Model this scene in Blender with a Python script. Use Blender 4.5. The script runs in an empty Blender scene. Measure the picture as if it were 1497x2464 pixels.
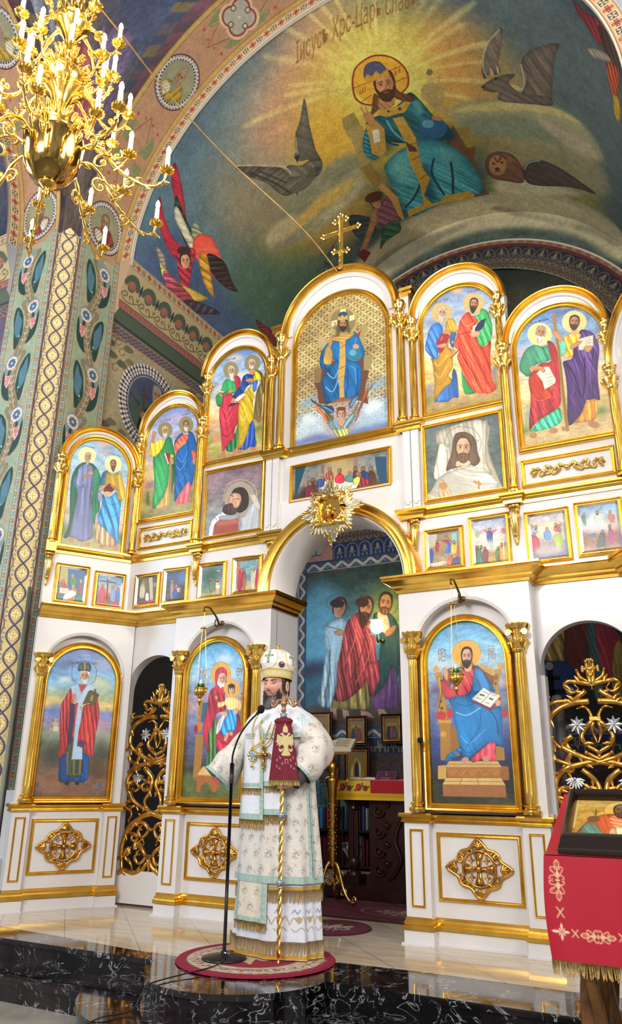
import bpy, math, random
import numpy as np
from math import pi, sin, cos, radians
from mathutils import Vector, Matrix
rnd = random.Random(7); nrs = np.random.RandomState(11)
SC = bpy.context.scene
COL = SC.collection

# ------------------------------------------------------------------ objects
def link(o, parent=None):
 COL.objects.link(o)
 if parent: o.parent = parent
 return o
def tag(o, label=None, cat=None, group=None, kind=None):
 if label: o['label'] = label
 if cat: o['category'] = cat
 if group: o['group'] = group
 if kind: o['kind'] = kind
 return o
def thing(name, label, cat, loc=(0, 0, 0), rz=0, group=None):
 o = bpy.data.objects.new(name, None); o.empty_display_size = .1
 o.location = loc; o.rotation_euler = (0, 0, rz); link(o)
 return tag(o, label, cat, group)
def copy_tree(o, parent=None):
 c = o.copy(); COL.objects.link(c)
 if parent: c.parent = parent
 for ch in list(o.children): copy_tree(ch, c)
 return c

class MB:
 def __init__(s): s.v = []; s.f = []
 def add(s, vs, fs):
  n = len(s.v); s.v += [tuple(map(float, v)) for v in vs]; s.f += [tuple(i + n for i in f) for f in fs]; return s
 def grid(s, G, cu=False, cv=False):
  """G[i][j] points; cu closes i, cv closes j"""
  n, m = len(G), len(G[0]); fs = []
  for i in range(n if cu else n - 1):
   for j in range(m if cv else m - 1):
    a, b = i, (i + 1) % n; c, d = j, (j + 1) % m
    fs.append((a * m + c, b * m + c, b * m + d, a * m + d))
  return s.add([p for r in G for p in r], fs)
 def box(s, x0, x1, y0, y1, z0, z1):
  v = [(x, y, z) for z in (z0, z1) for y in (y0, y1) for x in (x0, x1)]
  return s.add(v, [(0, 2, 3, 1), (4, 5, 7, 6), (0, 1, 5, 4), (2, 6, 7, 3), (0, 4, 6, 2), (1, 3, 7, 5)])
 def bbox(s, fr, s0, s1, z0, z1, o0, o1):
  P = [fr.pt(a, b, c) for b in (z0, z1) for c in (o0, o1) for a in (s0, s1)]
  return s.add(P, [(0, 2, 3, 1), (4, 5, 7, 6), (0, 1, 5, 4), (2, 6, 7, 3), (0, 4, 6, 2), (1, 3, 7, 5)])
 def prism(s, pts, f0, f1):
  """pts 2D outline; f0/f1 map (a,b)->3D for the back and front caps"""
  n = len(pts); A = [f0(*p) for p in pts]; B = [f1(*p) for p in pts]
  return s.add(A + B, [tuple(range(n))[::-1], tuple(range(n, 2 * n))] + [(i, (i + 1) % n, n + (i + 1) % n, n + i) for i in range(n)])
 def tube(s, path, r, seg=8, cap=True, flat=None):
  P = [Vector(p) for p in path]; n = len(P)
  R = r if hasattr(r, '__len__') else [r] * n
  up = Vector((0, 0, 1)); G = []; prev = None
  for i in range(n):
   t = (P[min(i + 1, n - 1)] - P[max(i - 1, 0)])
   if t.length < 1e-9: t = Vector((0, 0, 1))
   t.normalize()
   if prev is None:
    a = Vector((1, 0, 0)) if abs(t.x) < .8 else Vector((0, 1, 0))
    x = (a - t * a.dot(t)).normalized()
   else: x = (prev - t * prev.dot(t)); x = x.normalized() if x.length > 1e-6 else prev
   prev = x; y = t.cross(x)
   G.append([P[i] + x * (R[i] * cos(2 * pi * k / seg)) + y * (R[i] * sin(2 * pi * k / seg)) for k in range(seg)])
  base = len(s.v); s.grid(G, cv=True)
  if cap:
   s.f.append(tuple(base + k for k in range(seg))[::-1]); s.f.append(tuple(base + (n - 1) * seg + k for k in range(seg)))
  return s
 def lathe(s, prof, c=(0, 0, 0), seg=24, fl=0, famp=0, a0=0, a1=2 * pi, sx=1, sy=1):
  full = a1 - a0 > 6.28; m = seg if full else seg + 1; G = []
  for r, z in prof:
   row = []
   for k in range(m):
    a = a0 + (a1 - a0) * k / seg
    rr = r * (1 - famp * (0.5 + 0.5 * cos(fl * a)) ** 2) if fl else r
    row.append((c[0] + rr * cos(a) * sx, c[1] + rr * sin(a) * sy, c[2] + z))
   G.append(row)
  return s.grid(G, cv=full)
 def ball(s, c, r, seg=10, sx=1, sy=1, sz=1):
  n = max(4, seg // 2)
  return s.lathe([(r * sin(pi * i / n) + 1e-5, -r * cos(pi * i / n) * sz) for i in range(n + 1)], c, seg, sx=sx, sy=sy)
 def sweep(s, path, prof, mp, closed=False):
  """path 2D, prof [(a,b)]: a offsets in the path plane (left normal), b goes to mp(p,b); mitred corners"""
  n = len(path); G = []
  for i in range(n):
   p = Vector(path[i]); 
   d0 = Vector(path[i]) - Vector(path[i - 1]) if (i > 0 or closed) else Vector(path[1]) - p
   d1 = Vector(path[(i + 1) % n]) - p if (i < n - 1 or closed) else d0
   d0.normalize(); d1.normalize()
   n0 = Vector((-d0.y, d0.x)); n1 = Vector((-d1.y, d1.x)); m = n0 + n1
   if m.length < 1e-6: m = n0
   m.normalize(); k = 1 / max(.3, m.dot(n0))
   G.append([mp(p + m * (a * k), b) for a, b in prof])
  base = len(s.v); s.grid(G, cu=closed)
  if not closed:
   q = len(prof); s.f.append(tuple(base + j for j in range(q))); s.f.append(tuple(base + (n - 1) * q + j for j in range(q))[::-1])
  return s
 def xf(s, fn): s.v = [tuple(fn(Vector(v))) for v in s.v]; return s
 def merge(s, o): return s.add(o.v, o.f)
 def build(s, name, mat, parent=None, smooth=False, angle=None, kind=None, label=None):
  me = bpy.data.meshes.new(name); me.from_pydata(s.v, [], s.f); me.materials.append(mat)
  if smooth or angle:
   me.polygons.foreach_set('use_smooth', [True] * len(me.polygons))
   if angle: me.set_sharp_from_angle(angle=radians(angle))
  me.update(); o = bpy.data.objects.new(name, me); link(o, parent)
  if kind: o['kind'] = kind
  if label: o['label'] = label
  return o

class Fr:
 """upright plane: s runs along d, z up, off comes forward towards the nave"""
 def __init__(s, o, d, mirror=False):
  s.o = Vector((o[0], o[1])); s.d = Vector((d[0], d[1])).normalized()
  n = Vector((-s.d.y, s.d.x)); s.n = n if n.y < 0 else -n
 def pt(s, a, z, off=0):
  p = s.o + s.d * a + s.n * off; return (p.x, p.y, z)
KA = Vector((-2.225, .03)); KB = Vector((-2.66, -.66)); KL = (KB - KA).length
FM = Fr((0, 0), (1, 0))
FKL = Fr(KA, KB - KA); FKR = Fr((-KA.x, KA.y), (-(KB - KA).x, (KB - KA).y))

def arch(cx, hw, z0, zs, n=24):
 """outline: bottom left, up, semicircle, bottom right"""
 return [(cx - hw, z0)] + [(cx - hw * cos(pi * i / n), zs + hw * sin(pi * i / n)) for i in range(n + 1)] + [(cx + hw, z0)]
def catmull(P, k=5, closed=True):
 P = np.asarray(P, float); n = len(P)
 if n < 3: return P
 out = []
 for i in range(n if closed else n - 1):
  if closed: a, b, c, d = P[i - 1], P[i], P[(i + 1) % n], P[(i + 2) % n]
  else: a, b, c, d = P[max(i - 1, 0)], P[i], P[i + 1], P[min(i + 2, n - 1)]
  t = np.linspace(0, 1, k, endpoint=False)[:, None]
  out.append(.5 * (2 * b + (c - a) * t + (2 * a - 5 * b + 4 * c - d) * t ** 2 + (3 * b - a - 3 * c + d) * t ** 3))
 if not closed: out.append(P[-1:])
 return np.vstack(out)

# ------------------------------------------------------------------ materials
def lin(c):
 if isinstance(c, str): c = [int(c[i:i + 2], 16) / 255 for i in (0, 2, 4)]
 return [x / 12.92 if x <= .04045 else ((x + .055) / 1.055) ** 2.4 for x in c]
_m = {}
def mat(name, col='ffffff', rough=.5, metal=0, **k):
 if name in _m: return _m[name]
 m = bpy.data.materials.new(name); m.use_nodes = True; nt = m.node_tree; b = nt.nodes['Principled BSDF']
 b.inputs['Base Color'].default_value = lin(col) + [1]; b.inputs['Roughness'].default_value = rough; b.inputs['Metallic'].default_value = metal
 for kk, vv in k.items():
  if kk in ('noise', 'bump', 'coat', 'emit', 'trans', 'spec', 'sheen'): continue
  b.inputs[kk].default_value = vv
 N = nt.nodes; L = nt.links
 if 'coat' in k: b.inputs['Coat Weight'].default_value = k['coat']; b.inputs['Coat Roughness'].default_value = .08
 if 'spec' in k: b.inputs['Specular IOR Level'].default_value = k['spec']
 if 'sheen' in k: b.inputs['Sheen Weight'].default_value = k['sheen']
 if 'trans' in k: b.inputs['Transmission Weight'].default_value = k['trans']
 if 'emit' in k: b.inputs['Emission Color'].default_value = lin(k['emit'][0]) + [1]; b.inputs['Emission Strength'].default_value = k['emit'][1]
 if 'noise' in k:
  sc, c2, lo, hi = k['noise']; tc = N.new('ShaderNodeTexCoord'); nz = N.new('ShaderNodeTexNoise'); nz.inputs['Scale'].default_value = sc; nz.inputs['Detail'].default_value = 6
  cr = N.new('ShaderNodeValToRGB'); cr.color_ramp.elements[0].position = lo; cr.color_ramp.elements[1].position = hi
  cr.color_ramp.elements[0].color = lin(col) + [1]; cr.color_ramp.elements[1].color = lin(c2) + [1]
  L.new(tc.outputs['Object'], nz.inputs['Vector']); L.new(nz.outputs['Fac'], cr.inputs[0]); L.new(cr.outputs[0], b.inputs['Base Color'])
 if 'bump' in k:
  sc, st = k['bump']; tc = N.new('ShaderNodeTexCoord'); nz = N.new('ShaderNodeTexNoise'); nz.inputs['Scale'].default_value = sc
  bp = N.new('ShaderNodeBump'); bp.inputs['Strength'].default_value = st; bp.inputs['Distance'].default_value = .01
  L.new(tc.outputs['Object'], nz.inputs['Vector']); L.new(nz.outputs['Fac'], bp.inputs['Height']); L.new(bp.outputs[0], b.inputs['Normal'])
 _m[name] = m; return m
def mat_paint(name, rough=.45, coat=0, metal=0, sheen=0, bump=0):
 if name in _m: return _m[name]
 m = mat(name, 'ffffff', rough, metal); nt = m.node_tree; a = nt.nodes.new('ShaderNodeAttribute'); a.attribute_name = 'paint'
 nt.links.new(a.outputs['Color'], nt.nodes['Principled BSDF'].inputs['Base Color'])
 b = nt.nodes['Principled BSDF']; b.inputs['Coat Weight'].default_value = coat; b.inputs['Coat Roughness'].default_value = .15; b.inputs['Sheen Weight'].default_value = sheen
 if bump:
  tc = nt.nodes.new('ShaderNodeTexCoord'); nz = nt.nodes.new('ShaderNodeTexNoise'); nz.inputs['Scale'].default_value = bump; bp = nt.nodes.new('ShaderNodeBump'); bp.inputs['Strength'].default_value = .25; bp.inputs['Distance'].default_value = .01
  nt.links.new(tc.outputs['Object'], nz.inputs['Vector']); nt.links.new(nz.outputs['Fac'], bp.inputs['Height']); nt.links.new(bp.outputs[0], b.inputs['Normal'])
 return m
GOLD = mat('gilding', 'f2c860', .25, 1, noise=(9, 'dca840', .3, .75), bump=(30, .05))
GOLDP = mat('bright_gilding', 'f8d070', .2, 1, bump=(40, .06))
GOLDD = mat('old_gilding', 'e4b058', .28, 1, noise=(14, 'b88438', .35, .7), bump=(40, .12))
BRASS = mat('brass', 'e0b050', .18, 1)
SILVER = mat('silvered', 'd8dce0', .22, 1)
WHITE = mat('white_lacquer', 'dedbdb', .34, 0, noise=(2.5, 'd6d3d4', .35, .7), coat=.2)
FRESCO = mat_paint('fresco', .75)
OIL = mat_paint('oil_paint', .38, .15)
CLOTH = mat_paint('printed_cloth', .7, 0, 0, 0, 180)
SATIN = mat_paint('brocade', .5, 0, 0, .1, 60)
RUGM = mat_paint('rug_pile', .95, 0, 0, 0, 300)
BLACK = mat('black_plastic', '0c0c0e', .4)
DWOOD = mat('dark_wood', '2a150e', .35, 0, noise=(6, '3f2116', .3, .8), bump=(20, .2))
BRWOOD = mat('brown_wood', '3a1d14', .3, 0, noise=(8, '28120c', .3, .8), coat=.3)

# ------------------------------------------------------------------ painter
def _fft_noise(n, beta, seed):
 r = np.random.RandomState(seed); f = np.fft.fftn(r.randn(n, n))
 k = np.hypot(*np.meshgrid(np.fft.fftfreq(n) * n, np.fft.fftfreq(n) * n)); k[0, 0] = 1
 g = np.real(np.fft.ifftn(f / k ** beta * (k > 1.5))); g -= g.mean(); return (g / g.std()).astype(np.float32)
NZ = [_fft_noise(512, 1.15, 3), _fft_noise(512, .75, 5), _fft_noise(512, 2.0, 8)]
def nz(x, y, k=0):
 x = np.asarray(x) * 512; y = np.asarray(y) * 512
 x0 = np.floor(x).astype(int); y0 = np.floor(y).astype(int); fx = x - x0; fy = y - y0; T = NZ[k]
 a = T[y0 % 512, x0 % 512]; b = T[y0 % 512, (x0 + 1) % 512]; c = T[(y0 + 1) % 512, x0 % 512]; d = T[(y0 + 1) % 512, (x0 + 1) % 512]
 return (a * (1 - fx) + b * fx) * (1 - fy) + (c * (1 - fx) + d * fx) * fy
def rgb(c):
 if isinstance(c, str): return np.array([int(c[i:i + 2], 16) / 255 for i in (0, 2, 4)], np.float32)
 return np.asarray(c, np.float32)
def box1(a, r, ax):
 if r < 1: return a
 pad = [(0, 0)] * a.ndim; pad[ax] = (r + 1, r); c = np.cumsum(np.pad(a, pad, mode='edge'), axis=ax)
 s0 = [slice(None)] * a.ndim; s1 = [slice(None)] * a.ndim; s0[ax] = slice(2 * r + 1, None); s1[ax] = slice(0, -2 * r - 1)
 return (c[tuple(s0)] - c[tuple(s1)]) / (2 * r + 1)
def blur(a, r):
 r = int(round(r))
 if r < 1: return a
 for _ in range(2): a = box1(box1(a, r, 0), r, 1)
 return a
class Canvas:
 """painting in its own surface units (mm), v runs down"""
 def __init__(s, w, h, res, u0=0, v0=0, base='808080'):
  s.res = res; s.u0 = u0; s.v0 = v0; s.w = w; s.h = h
  s.W = int(round(w / res)) + 1; s.H = int(round(h / res)) + 1
  s.a = np.zeros((s.H, s.W, 3), np.float32) + rgb(base)
 def mask(s, P, pad=0, SS=3):
  P = np.asarray(P, float); x = (P[:, 0] - s.u0) / s.res; y = (P[:, 1] - s.v0) / s.res
  x0 = int(np.floor(x.min())) - pad; x1 = int(np.ceil(x.max())) + pad + 1; y0 = int(np.floor(y.min())) - pad; y1 = int(np.ceil(y.max())) + pad + 1
  cx0, cx1, cy0, cy1 = max(x0, 0), min(x1, s.W - 1), max(y0, 0), min(y1, s.H - 1)
  if cx1 < cx0 or cy1 < cy0: return None
  w = cx1 - cx0 + 1; h = cy1 - cy0 + 1; T = np.zeros((h * SS, w * SS + 1), np.uint8)
  X = (x - cx0 + .5) * SS; Yy = (y - cy0 + .5) * SS; n = len(X)
  for i in range(n):
   xa, ya, xb, yb = X[i - 1], Yy[i - 1], X[i], Yy[i]
   if ya == yb: continue
   if ya > yb: xa, ya, xb, yb = xb, yb, xa, ya
   r0 = max(0, int(np.ceil(ya - .5))); r1 = min(h * SS - 1, int(np.ceil(yb - .5)) - 1)
   if r1 < r0: continue
   r = np.arange(r0, r1 + 1); ix = np.clip(np.ceil(xa + (r + .5 - ya) * (xb - xa) / (yb - ya) - .5), 0, w * SS).astype(int)
   T[r, ix] ^= 1
  m = np.bitwise_xor.accumulate(T, axis=1)[:, :-1].reshape(h, SS, w, SS).mean((1, 3)).astype(np.float32)
  return m, cy0, cx0
 def put(s, m, y0, x0, col, op=1.):
  h, w = m.shape; A = s.a[y0:y0 + h, x0:x0 + w]; m = (m * op)[..., None]; A += (col - A) * m
 def poly(s, P, col, op=1., smooth=False, k=4):
  if smooth: P = catmull(P, k)
  r = s.mask(P)
  if r: s.put(*r, rgb(col), op)
 def ell(s, x, y, rx, ry, col, op=1., n=16): s.poly([(x + rx * cos(2 * pi * i / n), y + ry * sin(2 * pi * i / n)) for i in range(n)], col, op)
 def soft(s, P, col, f=.4, op=1.):
  P = catmull(P, 4); e = np.ptp(P, 0) / s.res; R = max(1, f * min(e) * .5); r = s.mask(P, int(2 * R) + 1, 2)
  if r: s.put(blur(r[0], R), r[1], r[2], rgb(col), op)
 def cloud(s, P, c1, c2):
  P = catmull(P, 4); e = min(np.ptp(P, 0)) / s.res; R = max(2, e * .05); r = s.mask(P, int(2 * R) + 1, 2)
  if not r: return
  m, y0, x0 = r; Y, X = np.mgrid[0:m.shape[0], 0:m.shape[1]]; n = nz((X + Y * .5) / e * .10 + P[0, 0] * .01, (Y - X * .25) / e * .26, 2) + .35 * nz(X / e * .3, Y / e * .5, 0); n = np.clip(.5 + .38 * n, 0, 1)[..., None]
  s.put(blur(m, R), y0, x0, rgb(c1) * (1 - n) * .86 + rgb(c2) * n, .8)
 def cloth(s, P, col, amp=.3, ang=90, smooth=True, vol=.3):
  P = catmull(P, 4) if smooth else np.asarray(P, float)
  r = s.mask(P)
  if not r: return
  m, y0, x0 = r; h, w = m.shape; e = max(4., min(np.ptp(P, 0)) / s.res)
  Y, X = np.mgrid[0:h, 0:w].astype(np.float32); a = radians(ang); sd = (P[0, 0] * .0137 + P[0, 1] * .0071) % 1
  al = X * cos(a) + Y * sin(a); ac = -X * sin(a) + Y * cos(a); lam = max(2.6, e / 3.6)
  w1 = nz(al / e * .035 + sd, ac / e * .06 + sd, 2); w2 = nz(al / e * .05 + sd * 3, ac / e * .12 + sd, 2)
  f = .62 * np.sin(2 * pi * ac / lam + (2.6 + e * .012) * w1) + .38 * np.sin(2 * pi * ac / lam * 2.1 + 4 * w2 + al / e * .8) * (lam > 4)
  if e > 60: f = .7 * f + .42 * np.sin(2 * pi * ac / lam * 4.1 + 9 * w2 + 5 * w1)
  f = np.sign(f) * abs(f) ** .75 * (.65 + .35 * w2) + .45 * w1
  g = np.clip(2 * blur(m, max(1, e * .07)) - 1, 0, 1) ** .6
  sh = 1 + amp * np.clip(f, -1.4, 1.3) * (.85 if e < 60 else .74); sh = sh * (1 - vol + vol * 1.08 * g)
  c = rgb(col) * sh[..., None] + np.clip(sh - 1.15, 0, 1)[..., None] * .35
  s.put(m, y0, x0, np.clip(c, 0, 1))
 def line(s, P, col, wd, op=1., smooth=True):
  P = catmull(P, 5, False) if smooth and len(P) > 2 else np.asarray(P, float)
  wd = max(wd, s.res * 1.0); t = np.gradient(P, axis=0); l = np.hypot(t[:, 0], t[:, 1])[:, None] + 1e-9; n = np.c_[-t[:, 1], t[:, 0]] / l * wd / 2
  s.poly(np.vstack([P + n, (P - n)[::-1]]), col, op)
 def face(s, skin, hair, beard, bl, c, r, d):
  c, r, d = map(lambda q: np.array(q, float), (c, r, d)); r = r - c; d = d - c
  q = lambda *p: [c + a * r + b * d for a, b in p]; big = np.hypot(*d) * 2 / s.res > 14; sk = rgb(skin); bl = float(bl)
  s.cloth(q((-.95, .5), (-1.05, -.3), (-.8, -.92), (0, -1.15), (.8, -.92), (1.05, -.3), (.95, .5), (.5, .8), (-.5, .8)), hair, .25, 85)
  s.poly(q((-.78, -.3), (-.8, .25), (-.5, .8), (0, 1.02), (.5, .8), (.8, .25), (.78, -.3), (.5, -.8), (-.5, -.8)), sk, 1, True)
  s.soft(q((.25, -.6), (.75, -.5), (.85, .3), (.45, .9), (.1, .8), (.35, .1)), sk * .72, .4, .7)
  if big:
   for e in (-.36, .36):
    s.soft(q((e - .24, -.22), (e + .24, -.22), (e + .2, .08), (e - .2, .08)), sk * .6, .4, .6)
    s.poly(q((e - .14, -.05), (e, -.10), (e + .14, -.05), (e, .01)), np.minimum(sk * 1.12, 1), .8, True, 2)
    s.poly(q((e - .075, -.12), (e + .075, -.12), (e + .06, .01), (e - .06, .01)), '2a1c16', 1, True, 2)
    s.line(q((e - .25, -.2), (e, -.28), (e + .24, -.2)), sk * .35, np.hypot(*d) * .07, .8)
   s.soft(q((.0, -.1), (.14, .1), (.16, .3), (.0, .34)), sk * .68, .3, .9)
   s.line(q((-.05, -.1), (-.07, .2)), np.minimum(sk * 1.2, 1), np.hypot(*r) * .12, .6)
   s.line(q((-.16, .32), (0, .38), (.14, .32)), sk * .5, np.hypot(*d) * .06, .8)
   s.soft(q((-.7, .1), (-.35, .1), (-.35, .4), (-.65, .4)), np.clip(sk * np.array([1.08, .82, .75]), 0, 1), .4, .5)
  else:
   s.poly(q((-.5, -.15), (.5, -.15), (.5, .02), (-.5, .02)), sk * .55, .6)
  if bl > 0:
   bt = 1.0 + bl
   s.cloth(q((-.84, .2), (-.62, .5), (-.3, .44), (0, .52), (.3, .44), (.62, .5), (.84, .2), (.8, .8), (.45, 1 + .6 * bl), (.05, bt), (-.45, 1 + .6 * bl), (-.82, .8)), beard, .3, 88)
  s.soft(q((-.26, .53), (.24, .53), (.2, .66), (-.2, .66)), 'a05548', .3, .8)
  if bl > 0 and big: s.line(q((-.5, .62), (-.2, .46), (0, .5), (.2, .46), (.5, .62)), rgb(beard) * .8, np.hypot(*d) * .1)
  s.cloth(q((-.95, .25), (-1.0, -.5), (-.55, -1.05), (.0, -1.16), (.55, -1.05), (1.0, -.5), (.95, .25), (.8, -.35), (.42, -.8), (0, -.9), (-.42, -.8), (-.8, -.35)), hair, .25, 60, vol=.15)
 def text(s, st, col, A, B, C, D, op=.9):
  A, B, C, D = [np.array(q, float) for q in (A, B, C, D)]; T = glyphs(st.replace('_', ' '))
  def mp(x, y): return A + (B - A) * x + (C - A) * y * (1 - x) + (D - B) * y * x
  for tri in T:
   r = s.mask([mp(*p) for p in tri])
   if r: s.put(np.minimum(r[0] * 1.15, 1), r[1], r[2], rgb(col), op)
 def run(s, lines):
  for ln in lines:
   t = ln.split(' '); o = t[0]
   pts = lambda i: np.cumsum([tuple(map(float, q.split(','))) for q in t[i:]], 0)   # every point is relative to the one before
   if o == 'G':
    st = [q.split('@') for q in t[1:]]; x = np.linspace(0, 1, s.H); xs = [float(q[1]) for q in st]; cs = np.array([rgb(q[0]) for q in st])
    g = np.stack([np.interp(x, xs, cs[:, i]) for i in range(3)], 1)[:, None, :]; Y, X = np.mgrid[0:s.H, 0:s.W] / float(s.H)
    n = nz(X * .5 + s.w * .013, Y * 1.0, 0)[..., None] * .055 + nz(X * 2, Y * 3, 1)[..., None] * .015; s.a[:] = np.clip(g * (1 + n) + n * .3, 0, 1)
   elif o == 'D':   # chased gilt diaper ground
    Y, X = np.mgrid[0:s.H, 0:s.W] * s.res; p = 62.; a = ((X + Y) / p) % 1; b = ((X - Y) / p) % 1
    l = np.minimum(np.minimum(a, 1 - a), np.minimum(b, 1 - b)); q = np.hypot(((X) / p * 2) % 1 - .5, ((Y) / p * 2) % 1 - .5)
    v = np.where(l < .05, 1.35, np.where(abs(q - .25) < .09, 1.3, np.where(q < .12, .5, .78)))[..., None]; v = np.where(Y[..., None] < .93 * s.h, v, 1)
    s.a[:] = np.clip(s.a * v, 0, 1)
   elif o == 'C': s.cloth(pts(4), t[1], float(t[2]) * 1.15, float(t[3]))
   elif o == 'B': s.poly(pts(2), t[1], 1, True)
   elif o == 'H': s.poly(pts(2), t[1])
   elif o == 'W': s.soft(pts(3), t[1], float(t[2]), .85 if float(t[2]) > .1 else .5)
   elif o == 'K': s.cloud(pts(3), t[1], t[2])
   elif o == 'L': s.line(pts(3), t[1], float(t[2]))
   elif o == 'F': s.face(t[1], t[2], t[3], t[4], *pts(5))
   elif o == 'T': s.text(t[1], t[2], *pts(3))
 def grain(s, a=.03):
  Y, X = np.mgrid[0:s.H, 0:s.W]; s.a *= (1 + a * nz(X / 200., Y / 200., 1))[..., None]; return s
 def mesh(s, name, mp, matr, parent=None, keep=None, smooth=True, sub=None):
  """mp(U,V)->(N,3) world points; keep(Uc,Vc)->bool for the cells"""
  U, V = np.meshgrid(s.u0 + np.arange(s.W) * s.res, s.v0 + np.arange(s.H) * s.res)
  P = np.asarray(mp(U.ravel(), V.ravel()), np.float64)
  I = np.arange(s.W * s.H).reshape(s.H, s.W); F = np.stack([I[:-1, :-1], I[1:, :-1], I[1:, 1:], I[:-1, 1:]], -1).reshape(-1, 4)
  if keep is not None:
   k = keep((U[:-1, :-1] + s.res / 2).ravel(), (V[:-1, :-1] + s.res / 2).ravel()); F = F[k]
  used, inv = np.unique(F, return_inverse=True); F = inv.reshape(-1, 4); P = P[used]; Cc = np.clip(s.a.reshape(-1, 3)[used], 0, 1)
  if parent is not None:
   M = np.array(wm(parent).inverted()); P = P @ M[:3, :3].T + M[:3, 3]
  me = bpy.data.meshes.new(name); me.vertices.add(len(P)); me.vertices.foreach_set('co', P.ravel().astype(np.float32))
  me.loops.add(F.size); me.loops.foreach_set('vertex_index', F.ravel().astype(np.int32)); me.polygons.add(len(F))
  me.polygons.foreach_set('loop_start', (np.arange(len(F)) * 4).astype(np.int32)); me.polygons.foreach_set('loop_total', np.full(len(F), 4, np.int32))
  me.update(calc_edges=True)
  if smooth: me.polygons.foreach_set('use_smooth', np.ones(len(F), bool))
  ca = me.color_attributes.new('paint', 'BYTE_COLOR', 'POINT'); ca.data.foreach_set('color_srgb', np.c_[Cc, np.ones(len(Cc))].ravel().astype(np.float32))
  me.materials.append(matr); o = bpy.data.objects.new(name, me); link(o, parent); return o
_gl = {}
def glyphs(st):
 """the lettering as flat triangles scaled to a unit box"""
 if st in _gl: return _gl[st]
 cu = bpy.data.curves.new('t', 'FONT'); cu.body = st; cu.resolution_u = 2; ob = bpy.data.objects.new('t', cu); COL.objects.link(ob)
 bpy.context.view_layer.update(); me = bpy.data.meshes.new_from_object(ob.evaluated_get(bpy.context.evaluated_depsgraph_get())); me.calc_loop_triangles()
 V = np.array([v.co[:2] for v in me.vertices]); out = []
 if len(V):
  V -= V.min(0); V[:, 0] /= max(V[:, 0].max(), 1e-6); V[:, 1] /= max(V[:, 1].max(), 1e-6)
  out = [[V[i] for i in t.vertices] for t in me.loop_triangles]
 bpy.data.objects.remove(ob); bpy.data.meshes.remove(me); bpy.data.curves.remove(cu); _gl[st] = out; return out
def attr_mesh(mb, name, matr, colfn, parent=None, smooth=True):
 """mesh whose 'paint' attribute is computed from its own vertices"""
 o = mb.build(name, matr, parent, smooth); me = o.data; c = colfn(np.array(mb.v)); ca = me.color_attributes.new('paint', 'BYTE_COLOR', 'POINT')
 ca.data.foreach_set('color_srgb', np.c_[np.clip(c, 0, 1), np.ones(len(c))].ravel().astype(np.float32)); return o
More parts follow.
